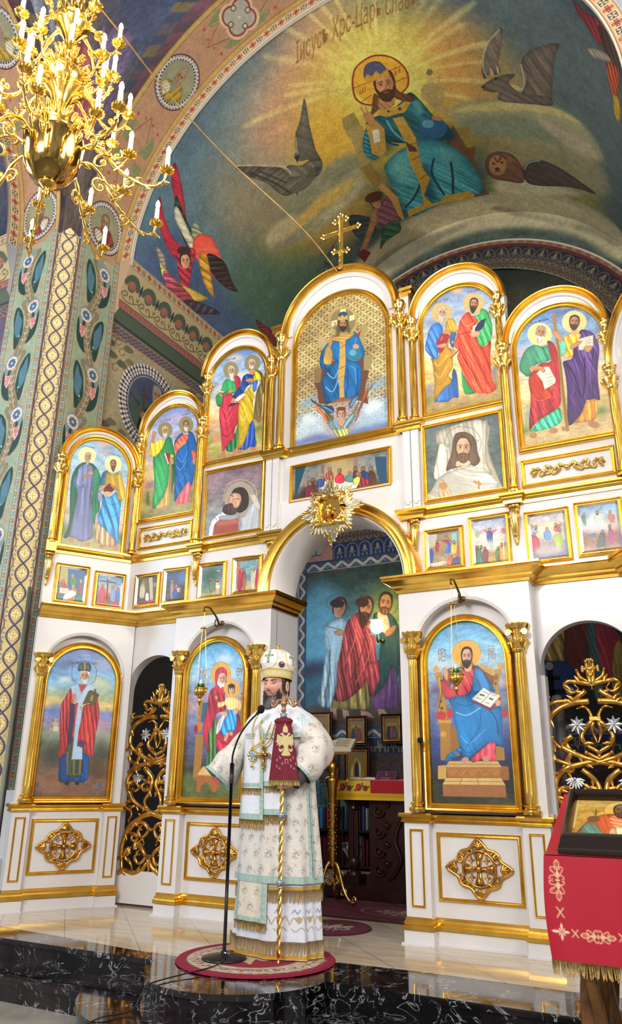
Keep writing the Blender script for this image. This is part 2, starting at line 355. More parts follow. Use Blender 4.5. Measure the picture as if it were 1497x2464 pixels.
# ------------------------------------------------------------------ the paintings, in millimetres on their own panels
DATA = '''
@bay1 559 1114
G 8fb9dd@0 a9c9de@.25 bfcfcf@.55 e0c0a0@.78 9a9a6a@.86 b0a06a@1
W e0b9a8 .5 207,41 99,-40 54,21 -89,38
W c9a9a8 .5 245,111 100,-29 24,28 -75,29
W 6f86a8 .8 -19,844 70,29 4,40 -65,12
W c99a9a .8 524,911 53,-35 5,63 -54,19
W 5f7d4a .8 -10,925 59,20 18,74 -65,10
W 5f7d4a .8 282,942 47,-24 6,56 -49,3
W 4f6b3a .8 519,917 61,1 -7,85 -47,-13
W b8ab78 .7 3,1039 308,-4 265,-1 6,67 -591,-4
B efe3a8 232,159 -7,47 -28,38 -41,21 -43,-2 -34,-25 -16,-41 6,-46 27,-39 41,-21 44,2 35,25
B efe3a8 490,197 -7,47 -28,40 -40,21 -43,-3 -34,-26 -15,-43 6,-47 27,-40 41,-21 43,3 35,26
T Св._ап._Симонъ 3a4450 96,90 112,7 -115,-31 112,7
T Св._ап._Варфоломей 3a4450 339,123 136,8 -139,-32 137,8
C 2f7f64 .35 85 134,254 -38,22 -39,52 -26,76 -6,92 8,136 18,179 -2,129 -25,71 -1,30 36,-11 27,-96 36,-293 134,-133 49,-64 -14,-89 -43,-68 -44,-34
C 8a95c9 .3 88 126,275 -39,52 -17,74 -17,68 10,46 29,31 6,100 -12,159 -12,187 3,30 54,6 36,20 48,-3 63,-46 7,-73 -21,-153 -32,-206 9,-110 -7,-107 -33,-75
C 2f8f6c .35 85 230,307 35,-2 27,60 8,80 11,106 11,158 -29,58 1,100 -11,-4 -23,-79 -8,-30 -14,-135 -5,-95 0,-92
C 9aa2cf .25 95 289,534 34,-7 10,47 -10,50 -14,8 -17,-45
L 55609a 1 92,546 64,-39 69,-9
L 55609a 10 53,469 34,41 41,13 20,-47
C b98e6a .1 60 128,405 43,-41 16,-31 30,-9 5,29 -29,33 -37,29 -21,37
B c99a78 222,347 -6,15 -15,9 -16,-3 -8,-11 5,-15 15,-9 17,3
F d0a184 b9b4a6 a8a498 1.6 155,192 29,-4 -28,45
C c9a47a .3 85 321,846 -5,48 4,109 31,36 52,23 59,-5 39,-11 24,-19 -76,-103
C e8bf3a .3 80 352,303 59,26 43,-36 38,19 34,76 24,89 1,71 -33,39 -38,-26 -13,-79 -49,26 -60,12 -18,-83
C 2b78b8 .3 80 360,288 -33,21 -22,42 -2,72 3,37 35,-12 -2,-65 14,-69
C 2a76bc .35 70 336,546 27,22 50,-10 50,-64 16,62 40,36 2,80 3,134 2,131 -2,84 -73,-82 -77,-60 -54,-43 -10,-72 17,-56 9,-55
L 184f86 1 366,594 55,43 74,-24
L 184f86 1 361,649 71,104 77,-46
L 5aa0e0 1 397,653 37,68 52,-42
H 6a1f30 389,419 56,51 -36,51 -71,-2 6,-39
B d0b088 420,524 -4,13 -14,12 -20,7 -20,1 -16,-6 -6,-11 4,-13 14,-12 19,-7 21,0 15,5
B c08a68 345,485 -6,20 -17,11 -18,-4 -9,-17 5,-20 17,-12 18,5
L e8e4e0 1 292,517 60,-61
C b5805a .1 50 392,421 35,15 54,33 -13,19 -55,-33
F b98a6a 4a3526 5a4230 1.1 407,214 28,-6 -24,46
B b98a68 118,1046 -5,17 -16,9 -17,-4 -9,-15 5,-17 16,-9 18,4
B b98a68 275,1061 -7,16 -20,9 -21,-3 -10,-12 7,-16 20,-9 21,2
B b98a68 403,1062 -6,17 -16,9 -18,-4 -9,-15 6,-17 16,-9 18,3
B b98a68 543,1060 -7,20 -20,10 -22,-4 -10,-17 6,-19 21,-11 22,4
@bay2 630 1140
G 8090c4@0 9fa9cf@.2 c0b8c4@.42 dcc090@.58 d0a088@.68 8a9450@.82 a79a60@.9 8f8a50@1
W b9a0b8 .6 144,97 183,-11 131,24 67,44 -192,8
W a88fa0 .5 342,267 97,4 34,36 -128,-11
W e0cf98 .7 45,575 61,11 14,142 -72,-2
W 8f7a98 .7 46,770 78,3 5,44 -79,-2
W 5f5f50 .4 67,851 31,141 -43,-7 -4,-104
W 6d8a48 .8 342,984 61,-17 6,70 -62,1
W 6d8a48 .8 577,986 66,-5 7,85 -55,1
B 8d8356 312,241 -8,41 -32,24 -46,2 -49,-22 -38,-40 -17,-46 9,-42 32,-25 47,-1 48,22 38,40
B 8d8356 569,240 -8,43 -31,26 -45,3 -47,-22 -36,-41 -17,-49 9,-44 31,-27 45,-2 47,23 37,41
T Св._ап._Іаковъ 3a3a50 139,122 142,3 -144,-29 142,3
T Св._ап._Филиппъ 3a3a50 416,112 105,-2 -107,-24 105,-2
C c58a62 .1 85 60,201 43,20 -3,40 -15,55 3,29 -35,-25 0,-57
C e9b733 .3 75 42,318 46,21 43,-25 60,1 30,40 -32,84 -48,42 -46,2 -51,-16 -9,-93
C d8b25a .35 90 229,992 -53,39 -11,20 71,11 62,-6 50,-2 0,-69 0,-216 -12,-139 -50,18 18,195
C 8a6a3a .2 90 311,642 38,-10 14,167 -13,132 -23,-111
C 2d8a4e .35 68 262,307 -30,28 -20,64 -47,58 -42,37 -27,-5 6,96 19,88 18,113 1,83 -8,80 20,105 64,-64 51,-73 41,-101 3,-108 -1,-83 51,-73 1,-56 -27,-89 -33,-80
C 206b40 .3 88 328,545 41,-47 17,169 0,109 -8,53 -18,77 -10,-191
L 5ab87a 1 134,608 53,77 97,-59
L 5ab87a 1 144,704 65,73 89,-72
L 5ab87a 7 153,800 51,63 95,-81
L 5ab87a 7 147,875 50,52 83,-72
H 9a2430 245,479 53,10 18,59 -20,69 -29,-39 -33,-79
H e8d0c8 229,481 16,-2 56,122 -12,12
B c98e66 353,577 5,18 -1,15 -8,6 -13,-3 -15,-13 -11,-18 -6,-19 1,-15 9,-6 13,4 14,12
B e3b030 353,533 -6,13 -15,3 -17,-9 -8,-15 6,-13 15,-3 17,9
F c8926a d8cdb8 d8cfc0 .75 217,232 39,8 -35,38
C d9533a .3 60 449,324 -37,9 -35,38 -28,44 11,59 28,28 46,-58 49,-18 34,-43 -3,-45
C 1f66ae .35 68 517,299 46,27 36,63 32,95 -1,66 -14,68 7,93 -9,117 -20,60 -41,-50 -51,55 -51,56 -43,72 -14,-82 -8,-163 -1,-164 -3,-112 59,-49 54,-39 21,-52
C 2b62a0 .2 60 435,298 -49,24 -40,59 9,30 33,-55 55,-33
L 5f9fe0 7 398,548 69,68 54,-110
L 5f9fe0 7 394,641 61,55 67,-102
L 5f9fe0 1 403,752 56,64 64,-123
L 12406f 9 519,406 8,178 -18,160
L 12406f 1 575,484 -19,79 3,190
C d8505a .35 88 553,838 35,49 -6,84 0,73 -73,9 -94,-18 49,-79 45,-56
C d0504a .2 80 571,511 53,49 -8,58 -32,-17 -17,-64
B c08a68 630,643 -4,22 -15,6 -16,-12 -8,-25 4,-22 15,-7 16,13
B c98e66 494,403 2,12 -9,12 -17,8 -20,4 -19,-3 -11,-9 -2,-12 9,-11 17,-9 20,-3 19,3
F c48a64 4a3c30 cfc8b8 .8 478,223 34,7 -30,37
B b98a68 206,1087 -16,11 -21,-5 -12,-16 2,-19 17,-10 21,4 12,16
B b98a68 352,1060 -7,12 -20,2 -21,-9 -9,-15 7,-12 20,-2 20,9
B b98a68 461,1061 -7,14 -20,3 -20,-9 -10,-17 7,-14 20,-3 20,10
B b98a68 592,1075 -8,14 -20,3 -21,-10 -10,-17 7,-14 21,-3 21,10
@bay3 624 1129
G 6f8fcb@0 8fa9d0@.15 a9bccf@.32 d8c9a0@.5 e3b888@.62 b5a080@.72 8a9a48@.8 bfa267@.9 b39a60@1
W dfc8b0 .6 195,33 122,-2 51,55 -59,24 -123,-21
W f0d9c0 .6 316,251 72,7 26,41 -84,1
W d7b9a8 .6 58,334 55,-9 4,58 -56,-2
W 5f84c8 .6 296,-21 80,22 27,54 -85,-18
W c98a70 .4 60,851 53,-21 34,56 4,72 -91,-19
W c98a70 .4 574,924 28,-10 36,66 -62,-3
W 7fa238 .7 570,976 67,-12 3,68 -68,2
W 8aa03a .7 64,999 100,-17 -13,73 -84,-12
B 8f8760 319,214 -10,45 -31,26 -45,1 -46,-24 -36,-44 -15,-52 9,-46 32,-26 46,-1 46,25 35,45
B 8a8260 566,206 -10,43 -32,26 -46,1 -47,-25 -36,-44 -14,-51 10,-45 33,-26 46,0 47,26 35,44
T Св._ап._Іоаннъ 2f3a60 167,78 111,1 -113,-30 112,2
T Св._ап._Петръ 2f3a60 413,78 113,-1 -114,-27 113,-1
C 3a9a5e .3 80 190,275 -36,20 -21,46 -13,54 -50,34 -6,49 26,69 28,15 32,-35 13,-76 104,8 41,-18 -11,-87 -50,-41
C c8384a .3 80 275,268 42,11 26,41 9,48 -28,44 -23,16 -15,-66 -13,-60
C 3f9560 .35 88 213,1008 -4,21 31,33 47,9 45,-33 17,-136 -6,-109 -30,101
C d03c50 .38 75 254,456 -91,-5 -17,7 -3,67 -25,40 0,95 16,108 19,119 21,151 24,5 38,-57 56,-42 22,-28 -13,-35 14,-62 28,-37 4,-153 -3,-56 -60,-14
L f08a80 1 153,584 53,79 49,-83
L f08a80 1 160,697 56,46 60,-103
L 8a1f30 1 146,777 81,45 89,-101
L 8a1f30 9 163,862 68,42 78,-97
B c98a5e 149,434 -6,16 -16,4 -17,-12 -8,-20 6,-17 16,-3 17,12
H 6a5a40 83,389 79,33 59,-22 13,12 -83,36 -32,-30
H efe6d8 89,390 53,13 14,18 -44,-16
C c98a5e .1 20 198,426 30,-21 43,16 -6,16 -48,-1
F cf9a72 d8d2c4 d2cfc4 1.45 232,200 38,8 -33,41
C 3a5fb5 .32 70 437,288 -47,-1 -23,34 -15,58 -39,47 -45,51 -5,21 31,24 46,-28 47,-16 33,-54 52,-15 65,22 -3,-90
C 345ab8 .38 90 473,832 33,-36 13,35 13,57 9,82 15,77 -27,41 -40,-24 -45,18 -64,-8 -12,-18 53,-85 42,-98
C 6f6030 .3 85 513,268 48,18 36,43 26,68 7,52 -9,64 -16,46 -1,103 -8,95 -9,74 -41,-36 -30,-18 5,-162 18,-133 38,-74 -43,-67 -48,-12
C d8b52c .35 65 507,272 37,26 31,53 2,57 -42,-28 -58,19 -22,34 -33,36 -35,9 25,34 -67,72 -7,98 8,165 5,109 -6,100 34,2 33,-41 21,-44 25,-74 4,-59 27,-26 22,-38 -5,-110 -8,-56 7,-109 -33,-92 26,-77
L f6e27a 1 358,621 38,64 33,-59
L f6e27a 9 363,715 32,67 49,-76
L 8a6f20 1 356,817 37,41 55,-64
L 8a6f20 1 362,932 24,32 55,-74
L 8a6f20 1 481,495 -12,108 37,63
C 3a62b8 .2 90 489,397 41,-1 3,84 -34,14
C a06a3a .2 90 551,785 45,-17 -14,67 -29,-12
H f3dcd0 283,539 105,-42 18,7 -75,52
H c86a5a 283,539 48,17 78,-48 -8,18 -63,46 -48,-17
C c98a60 .1 10 404,341 65,0 25,29 -17,18 -60,-21
C c98a60 .1 80 275,501 13,20 -10,36 -18,7 -13,-20 10,-36
H 2a2a3a 208,591 40,-30 84,9 -23,11
L 3a3a4a 1 272,562 -6,103
B c98a60 502,282 -8,18 -21,3 -21,-14 -10,-23 8,-18 21,-3 21,14
F cf9a72 d8cdb8 dcd6cc .45 469,182 38,14 -40,28
B c0785a 212,1052 4,17 -10,15 -20,3 -18,-9 -4,-17 11,-15 20,-3
B c0785a 340,1082 -6,14 -16,3 -17,-10 -8,-17 6,-13 17,-3 17,9
B c0785a 395,1084 -1,16 -16,8 -21,-3 -14,-14 2,-15 16,-9 21,4
B c0785a 549,1098 -8,12 -22,1 -22,-10 -10,-16 8,-12 22,-2 23,11
@bay4 619 1119
G 7f93ba@0 98a9c0@.2 b9c2c4@.38 e0cfa0@.55 e9c985@.68 c0a868@.8 b59a62@.9 a8935a@1
W 7a8ab0 .6 36,238 104,9 13,61 -135,-28
W 8a92b0 .6 280,221 111,6 -13,58 -79,-35
W d8b070 .6 272,-3 72,6 18,41 -72,-6
W 8a7f98 .5 4,862 58,-29 10,100 -76,-2
W 8a7f98 .5 557,842 44,-31 -7,104 -42,0
W 6a7340 .7 0,954 66,10 -3,64 -66,-5
W 6a6a38 .7 544,960 46,6 -3,52 -38,1
W efe0a0 .7 280,785 30,-8 -9,159 -16,23
B c0a468 258,220 -14,44 -34,26 -45,-1 -44,-26 -32,-46 -10,-53 15,-45 35,-26 45,1 45,28 30,46
B c0a468 537,218 -15,48 -35,28 -45,0 -43,-28 -31,-48 -9,-56 15,-49 35,-28 46,1 44,28 30,49
T Св._ап._Лука 3a3440 116,91 117,-1 -116,-29 118,0
T Св._ап._Павелъ 3a3440 398,76 110,4 -108,-33 110,5
C 2f5f9f .32 70 133,279 -47,9 -33,42 -31,101 -13,70 38,73 44,54 27,-18 9,-87 -2,-74 45,-67 -3,-58
C 335f9c .35 88 252,751 24,98 2,135 -12,44 -49,-6 -30,19 -59,-8 -60,-15 38,-60 64,-76 57,-40 2,-43
C 3a5f90 .2 85 240,403 49,25 -12,42 -14,74 -21,6 -17,-61
C e0a63a .35 70 221,272 46,8 23,47 7,47 -2,45 -45,-13 -30,-15 -11,25 12,60 -8,65 29,25 5,85 -10,96 -38,50 23,44 -7,41 -51,25 -53,52 -37,50 -7,-77 9,-79 -1,-105 -6,-90 -12,-59 50,25 22,-45 37,-119 19,-73 13,-59
L f6d67a 1 85,651 34,42 80,-83
L f6d67a 1 86,751 43,55 65,-93
L 8f6420 1 93,709 38,43 77,-112
L 8f6420 1 92,829 34,42 84,-88
H 9f2a34 170,382 54,39 3,29 -28,54 -39,67 -31,8 -7,-69 -18,-39 27,-32
L d8a050 1 141,448 31,-8
L d8a050 1 150,462 18,-41
C c99468 .1 20 118,498 67,-4 14,21 -37,18 -40,-17
C c99468 .1 40 169,388 37,-18 34,38 -7,27 -24,-24 -30,-4
F cf9d78 d0c4a8 c8c4b0 1.0 176,194 38,16 -44,34
C 2f8548 .32 75 509,258 42,30 25,69 13,93 -6,76 -22,53 -51,30 -33,-5 -21,-60 -7,-113 -23,-109 -9,-19 69,4
C 2f8548 .35 88 310,777 16,58 40,64 36,52 10,65 -20,6 -43,-5 -23,-16 -15,-84
C e8482c .38 72 405,259 -36,6 -32,30 -23,50 -20,96 -24,61 -3,55 33,42 -18,50 20,88 29,99 24,87 44,74 41,31 55,19 47,1 40,-37 -23,-63 -7,-107 4,-133 14,-132 -40,33 -53,-5 -24,-83 -45,-64 63,-76 3,-33 -47,-48
L ff8a60 9 336,307 36,78 70,-12
L a02418 10 318,448 80,1 60,73
L a02418 1 299,610 32,145 59,150
L a02418 1 408,613 19,168 9,162
L ff7a58 1 359,599 20,169 46,199
L a02418 1 495,621 7,180 2,186
H 24284a 436,393 35,-1 21,-21 50,-13 -20,72 -31,30 -44,-2
H e8dcb8 431,403 40,-13 -22,30 -12,35 -15,1
C c98f68 .1 15 402,462 45,-4 34,10 -3,38 -49,2 -19,-16
L 6f7478 1 258,626 15,195 6,237
L b9bcb8 1 258,626 15,195 6,237
L 7a5a30 14 220,649 38,-23 43,-38
L 3f3a30 1 252,519 2,56
B c08a60 274,597 -6,17 -14,4 -13,-11 -5,-20 7,-17 14,-4 13,11
B d8a84a 260,507 -2,8 -6,2 -6,-5 -2,-9 3,-8 6,-2 5,5
F b98058 33281f 33261e .9 451,191 34,16 -43,32
B b98a68 111,1035 0,18 -14,13 -20,0 -14,-13 0,-18 15,-12 20,0
B b98a68 269,1040 -3,11 -9,7 -14,3 -14,-4 -11,-9 -5,-11 3,-11 9,-8 14,-2 14,4 11,8
B b98a68 352,1030 2,11 -6,15 -13,14 -16,9 -15,2 -10,-5 -2,-12 6,-15 13,-13 16,-10 15,-2
B b98a68 505,1065 -4,11 -11,6 -13,0 -14,-7 -9,-10 -3,-13 4,-11 11,-6 14,1 13,6 9,11
@bay5 635 1125
G 5f80b8@0 7f9cc0@.18 a9b9c0@.35 dcc8a0@.52 e8cf98@.65 c9b070@.78 cdb27c@.9 bfa570@1
W b08a9a .5 358,-8 71,16 12,29 -66,-8
W c9a9a0 .5 14,289 64,5 -4,48 -63,-17
W 4f7a3a .7 546,929 52,-4 -5,49 -47,0
W 4f7a3a .7 -4,970 48,-18 -5,56 -47,7
W 8a9a98 .5 22,837 43,-13 -19,105 -32,5
B e3cf88 281,220 -17,47 -37,28 -46,0 -45,-26 -30,-47 -8,-56 16,-48 38,-28 47,0 44,28 30,47
B e0cb85 544,188 -17,45 -36,26 -45,0 -43,-26 -29,-46 -8,-53 17,-45 37,-27 46,1 43,27 28,46
T Св._ап._Филиппъ 1f2038 125,87 143,2 -141,-32 143,3
T Св._ап._Варфоломей 1f2038 393,56 135,2 -132,-31 135,2
C 58b088 .32 80 148,277 -54,9 -40,38 -39,88 0,61 53,68 29,-29 -2,-42 64,-19 84,-8 14,-38 -13,-89 -41,-5
C 2e9a72 .38 70 275,855 11,48 -1,57 -43,41 -61,9 -61,4 -71,-4 23,-29 56,-57 84,-38
C 58b088 .25 80 337,312 32,-9 10,57 -21,60 -26,-1 -5,-55
C c2343a .35 80 243,267 39,30 20,60 10,111 -2,129 -9,97 -6,109 -24,51 -59,32 -84,38 -54,40 -29,34 4,-103 19,-111 8,-87 -6,-120 32,-69 68,-55 72,2 14,-39 -12,-94
C e84a28 .3 75 77,555 40,-43 35,26 23,143 27,-11 63,-20 -41,112 -72,1 -59,-32 -14,-74
L ff8058 1 86,700 46,64 93,-13
L 8a1a1e 1 69,772 66,74 128,-74
L 8a1a1e 1 63,852 56,59 128,-68
L 7a1a24 1 263,334 17,149 -1,177
H e9e2cc 198,488 35,6 40,123 -8,27 -80,39 -9,-73 -39,-81 17,-14
L a09a84 1 181,676 41,-7 46,-24
L 8a7a70 1 202,557 41,-1
L 8a7a70 1 204,588 52,-5
L 8a7a70 1 206,618 52,-5
L 8a7a70 1 209,648 47,-12
C bf8558 .15 20 93,457 75,14 37,46 -17,19 -33,-33 -62,-10
F c58a62 8f8a80 b0a8a0 .75 199,180 36,19 -49,33
C 4a2f66 .38 75 496,243 62,31 30,44 20,89 -4,75 -18,83 -13,112 -3,158 -7,26 -85,-20 -8,37 -46,68 -65,64 -39,-3 10,-105 10,-94 8,-131 -4,-118 -3,-78 67,-11 25,-100 51,-10 -14,-52
L 7a5a98 1 388,571 13,119 -31,108
L 2a1840 11 496,482 -13,171 -31,164
L 2a1840 1 565,442 -28,168 -13,213
L 7a5a98 1 514,546 -14,140 -22,109
L 2a1840 10 369,507 47,129 21,178
C e8982c .3 80 414,256 -31,9 -22,18 18,71 -9,46 -16,55 50,2 19,-31 -6,-49 45,-47 31,-51
C c8862c .32 88 472,856 73,-5 -6,99 -26,61 -58,3 -85,-13 54,-55
H 9a7a3c 302,28 21,3 1,100 3,184 3,181 -3,234 3,329 -25,6 -1,-197 0,-202 2,-236 -4,-182 -4,-125
L 7a5a28 1 318,191 2,303 -5,517
L a8743c 1 268,111 60,-25 54,-21
C c2885a .1 60 297,191 39,30 19,66 -16,14 -28,-39 -17,-35
H e8dec0 468,320 51,-4 59,0 -10,92 -45,11 -59,-5
L b0a078 1 521,317 0,77
L 8a8270 1 532,332 30,0
L 8a8270 1 530,349 32,1
L 8a8270 5 530,370 27,2
C cf9468 .1 20 404,361 58,-25 34,4 -23,29 -62,24
C cf9468 .1 20 500,400 36,-7 27,19 -23,35 -29,-8
B d8a478 473,255 -5,12 -11,7 -14,-1 -13,-7 -9,-13 -2,-14 5,-12 10,-7 14,0 13,8 9,12
F c08258 3a2c22 4a3828 .5 457,159 36,15 -45,35
B b07a50 96,1043 -3,12 -10,9 -14,4 -15,-4 -11,-10 -5,-12 3,-13 10,-9 14,-3 15,3 11,10
B b07a50 250,1042 -5,11 -13,5 -16,0 -15,-6 -11,-11 -3,-13 5,-10 13,-6 16,0 15,6 11,11
B b07a50 312,1039 -7,12 -14,3 -13,-9 -4,-15 7,-12 14,-3 13,9
B b07a50 541,1068 -9,9 -17,2 -20,-7 -17,-13 -10,-17 -1,-15 10,-10 16,-1 20,7 17,13 10,17
@centre 890 1445
G a8925c@0 a08c5c@.5 a8946a@.75 9aa0a8@.8 a8bfcc@.88 7a8ab0@1
D
W 7fa8c8 .7 28,1016 100,-39 92,1 1,77 -92,6 -100,-2
W 7fa8c8 .7 692,997 86,-12 98,-29 -1,74 -131,21 -53,-6
B b09c60 623,314 -20,71 -55,40 -75,-2 -76,-43 -56,-73 -21,-85 20,-72 57,-40 77,3 76,45 54,73
B 8a7a50 599,307 -17,59 -46,33 -63,-1 -64,-36 -47,-61 -17,-71 17,-60 48,-34 64,3 63,37 46,62
H e0d3a0 445,137 57,11 0,56 -57,-18
H e0d3a0 352,240 61,0 4,56 -61,4
H e0d3a0 537,237 52,1 3,52 -56,6
W c9d8dc .3 24,1197 56,-64 78,11 43,51 49,-16 63,76 54,113 55,45 -150,1 -244,10
W a9bfd0 .3 529,1389 53,-74 81,-135 79,-29 65,9 63,55 -4,189 -193,16
W e0e8e6 .3 669,1195 67,-45 71,10 50,52 -84,46 -85,14
W e0e8e6 .3 59,1163 57,-28 64,28 21,67 -105,11
W 6a76a8 .4 27,1383 175,-31 166,49 147,5 351,-22 -1,65 -837,-25
H 6a4432 176,840 72,4 6,-127 56,-57 367,15 -2,160 53,14 -35,121 -8,66 25,101 -1,40 -98,-64 -327,-36 -56,-20 -15,-137
H 8a7048 175,689 68,4 5,137 -68,11
H 9a8a60 677,696 67,-3 0,146 -66,0
H b8a478 215,363 66,19 57,141 -28,65 -43,-85 -51,-51
H a8945c 654,367 54,2 13,83 -35,26 -2,198 -27,-63 -25,-151
H b03028 618,451 35,-40 -15,82
C 1f6fae .3 78 367,451 -57,13 -50,59 -25,74 4,87 43,41 71,4 14,-89 42,40 111,15 95,19 62,-18 7,-55 -32,-101 -34,-82 -41,-41 -70,67 -70,-13
C 2476b8 .36 70 423,676 124,34 68,25 33,51 6,92 -15,113 -27,68 -68,25 -54,-20 -54,-13 -83,28 -41,4 -21,-32 -29,-119 -7,-86 35,-84 77,-65
L 7ac0ec 9 311,768 70,74 49,-93
L 7ac0ec 9 297,906 70,66 56,-105
L 0f4480 1 312,986 69,45 41,-94
L 0f4480 11 513,771 5,155 -21,119
L 7ac0ec 1 547,759 40,46 12,142
L 0f4480 11 614,798 -1,138 -15,120
H c8a458 437,435 64,18 -8,78 6,180 -22,205 7,140 -48,-5 0,-111 -20,-96 14,-116 7,-141
L 8a6428 8 437,551 63,-26
L 8a6428 1 433,650 67,-24
L 8a6428 8 423,761 69,-17
L 8a6428 1 419,852 66,-11
L 8a6428 1 429,959 55,-27
C c8a050 .2 20 395,408 57,-6 56,17 42,-10 41,27 -42,31 -56,20 -28,28 -35,-38 -49,-29
C c09848 .25 75 310,493 28,-6 29,102 -14,97 -78,-28 14,-112
B 2f7a9a 657,676 -10,31 -27,17 -35,-1 -36,-18 -26,-32 -10,-36 10,-32 27,-17 36,1 36,19 25,32
B 5fa8bc 603,640 -5,15 -13,8 -17,-1 -17,-9 -12,-15 -5,-17 5,-15 13,-8 17,0 17,10 12,15
B c99a6a 631,584 -10,15 -21,1 -22,-13 -9,-21 9,-15 22,-1 22,14
L c8a888 1 572,610 36,-126
C b98858 .1 85 338,391 29,9 0,58 -22,53 -21,-21 7,-57
W 3a2a1c .1 420,238 -11,86 -14,62 -14,25 57,9 14,-113
W 3a2a1c .1 523,269 13,78 14,55 -14,18 -35,-54
F b98a62 3a2a1c 3a2a1e .55 473,302 42,13 -42,42
C 2a4a6a .2 85 424,224 7,-42 36,-12 42,21 14,49 0,22 -43,-6
H c9a048 420,245 4,-43 21,21 22,-23 21,33 28,-18 8,55 -44,-10 -42,-5
W c09078 .1 340,1083 82,-29 122,30 66,70 6,102 -41,90 -60,67 -107,10 -95,-67 -42,-90 0,-89
C 3a5a78 .35 40 214,1053 98,44 48,12 24,53 -17,23 -55,-19 -56,-54 -35,-36 -64,-57 -7,-30
C b0603a .3 60 199,1001 15,59 42,66 56,81 21,86 -34,-42 -42,-70 -42,-51 -19,-74
C 8a8258 .3 60 291,1140 63,56 27,40 -41,58 -28,-73
C 3a5a78 .35 -50 758,987 -20,49 -73,29 -67,45 -28,48 -26,21 -20,-46 61,-53 66,-11 60,-26
C b0603a .3 -60 712,996 -1,87 -34,60 -34,59 -34,85 -27,28 41,-125 41,-91
C 8a8258 .3 -55 624,1130 -14,64 -34,53 -33,-1 41,-65
C 7fa2a8 .35 50 340,1254 55,12 40,56 60,53 -33,33 -54,-25 -54,-45 -28,-47
C 7fa2a8 .35 -50 583,1248 13,36 -54,42 -27,40 -40,12 -6,-48 47,-57 34,-32
C 8a8a4a .35 70 367,1334 55,19 94,7 6,61 -54,15 -60,-20
F d8a888 6a4630 6a4630 0 452,1212 41,9 -41,34
B d0a080 479,1298 -4,18 -9,11 -14,2 -13,-8 -10,-15 -4,-20 4,-17 10,-12 13,-2 14,8 10,16
B 6a4630 500,1172 -6,8 -18,3 -23,-3 -24,-8 -18,-11 -6,-11 6,-8 18,-3 24,3 23,8 18,11
L 4a3828 6 377,262 18,6 0,22 -18,-5
@nich 590 1225
G 6f78a8@0 6f9fd0@.12 7ab0d8@.25 a9b898@.33 e8c878@.4 7a8ac8@.45 9a90b8@.52 8a9a88@.6 5a5a48@.68 6a5a48@.78 8a6a58@.9 6a5648@1
W 6a6a98 .5 72,177 129,-22 77,-41 -36,-8 -136,22
W a8a8c8 .5 392,76 136,36 18,58 -146,-18
W dfe6e0 .6 83,268 83,-18 40,43 -80,6
W e0d890 .6 384,223 174,70 5,46 -143,-2
W f0c868 .6 54,450 146,-9 -42,36 -104,12
W 5a78b8 .5 49,495 99,-11 -3,72 -97,27
W b890a8 .6 449,620 111,-5 7,74 -110,9
W a8a898 .5 457,693 113,80 -3,89 -115,3
W 38423a .6 463,864 35,-111 65,64 11,111 -115,2
W 38423a .6 58,886 40,-76 65,41 15,123 -120,2
W a87858 .6 75,1154 86,-90 73,63 -57,68
W 8a6048 .6 239,1174 153,-17 63,64 -162,42
W 5a4838 .6 407,980 77,-28 85,42 -17,65 -114,2
B c8b078 135,653 -5,15 -15,7 -17,-6 -9,-14 5,-15 16,-7 17,6
B c8b078 120,615 -2,9 -6,4 -8,-3 -3,-9 1,-8 7,-4 7,3
H d8c8b8 94,674 45,-2 5,38 -46,2
B c0a870 93,696 -3,9 -9,3 -9,-3 -5,-8 2,-9 9,-3 10,3
L 28304a 1 199,213 2,-58 43,-32 51,-16 60,7 45,38 13,51 -7,59 -32,37
L 28304a 1 199,213 13,57 41,34
T Св._Николай_чуд. 222838 175,149 238,-16 -242,-20 238,-16
C 2858a0 .3 90 182,915 0,96 9,95 48,15 71,-6 44,0 34,5 42,-27 -3,-86 -17,-108 -127,-24
C 4a5a48 .2 90 223,740 4,-55 40,54 92,161 11,156 -117,-1
H 8a7a48 233,876 11,0 17,179 -9,0
H 8a7a48 344,944 19,-1 3,113 -10,0
H 8a7a48 291,945 14,-1 9,110 -11,0
L 8a7a48 1 258,1052 112,2
C c23a40 .32 80 206,345 -28,58 -32,64 -10,62 10,104 16,164 2,129 33,-22 32,-55 2,-109 -10,-110 -8,-122 23,-46 16,-58
C 302f58 .2 88 216,485 47,9 11,106 -7,139 -29,88 -14,-169
C c03440 .2 88 256,483 28,-1 -7,146 -7,133 -11,-22 4,-138
C c23a40 .34 82 414,337 33,90 22,79 7,68 -7,73 -8,85 -2,89 -7,99 -37,-27 -45,-48 -1,-110 19,-140 -34,-106 38,-25
C d84a40 .34 84 331,491 44,-20 43,21 -4,73 -5,113 11,133 -46,-32 -35,-4 -26,17 -3,-77 13,-89 2,-84
B 6a2a68 382,801 -3,12 -12,10 -16,3 -18,-2 -13,-9 -6,-12 3,-13 12,-9 16,-4 18,3 13,9
H a9c4e4 202,339 63,-32 18,61 21,33 -22,64 -17,1 -35,-60
H b8cfe8 412,326 -60,-20 -30,48 -41,100 25,15 41,-42 34,-65
H a9cce8 282,465 46,-3 -5,63 -13,190 1,110 47,15 10,92 -90,2 4,-168 -2,-166
L c8a048 1 282,465 -5,163 4,306
L c8a048 1 273,937 98,-2
H c03838 265,312 75,-5 -39,72
L c89838 1 246,342 3,28
L c89838 1 233,355 30,-1
L c89838 14 311,492 1,36
L c89838 1 295,507 35,-2
H 5a5030 318,480 40,-116 22,-13 80,35 -37,94 -48,-15
L b08a48 1 376,425 41,4
L b08a48 20 396,396 -3,51
C c98f70 .1 80 227,406 24,-13 12,28 -4,40 -14,6 -17,-27
L c98f70 1 241,405 -15,-30
L c98f70 1 252,404 -9,-33
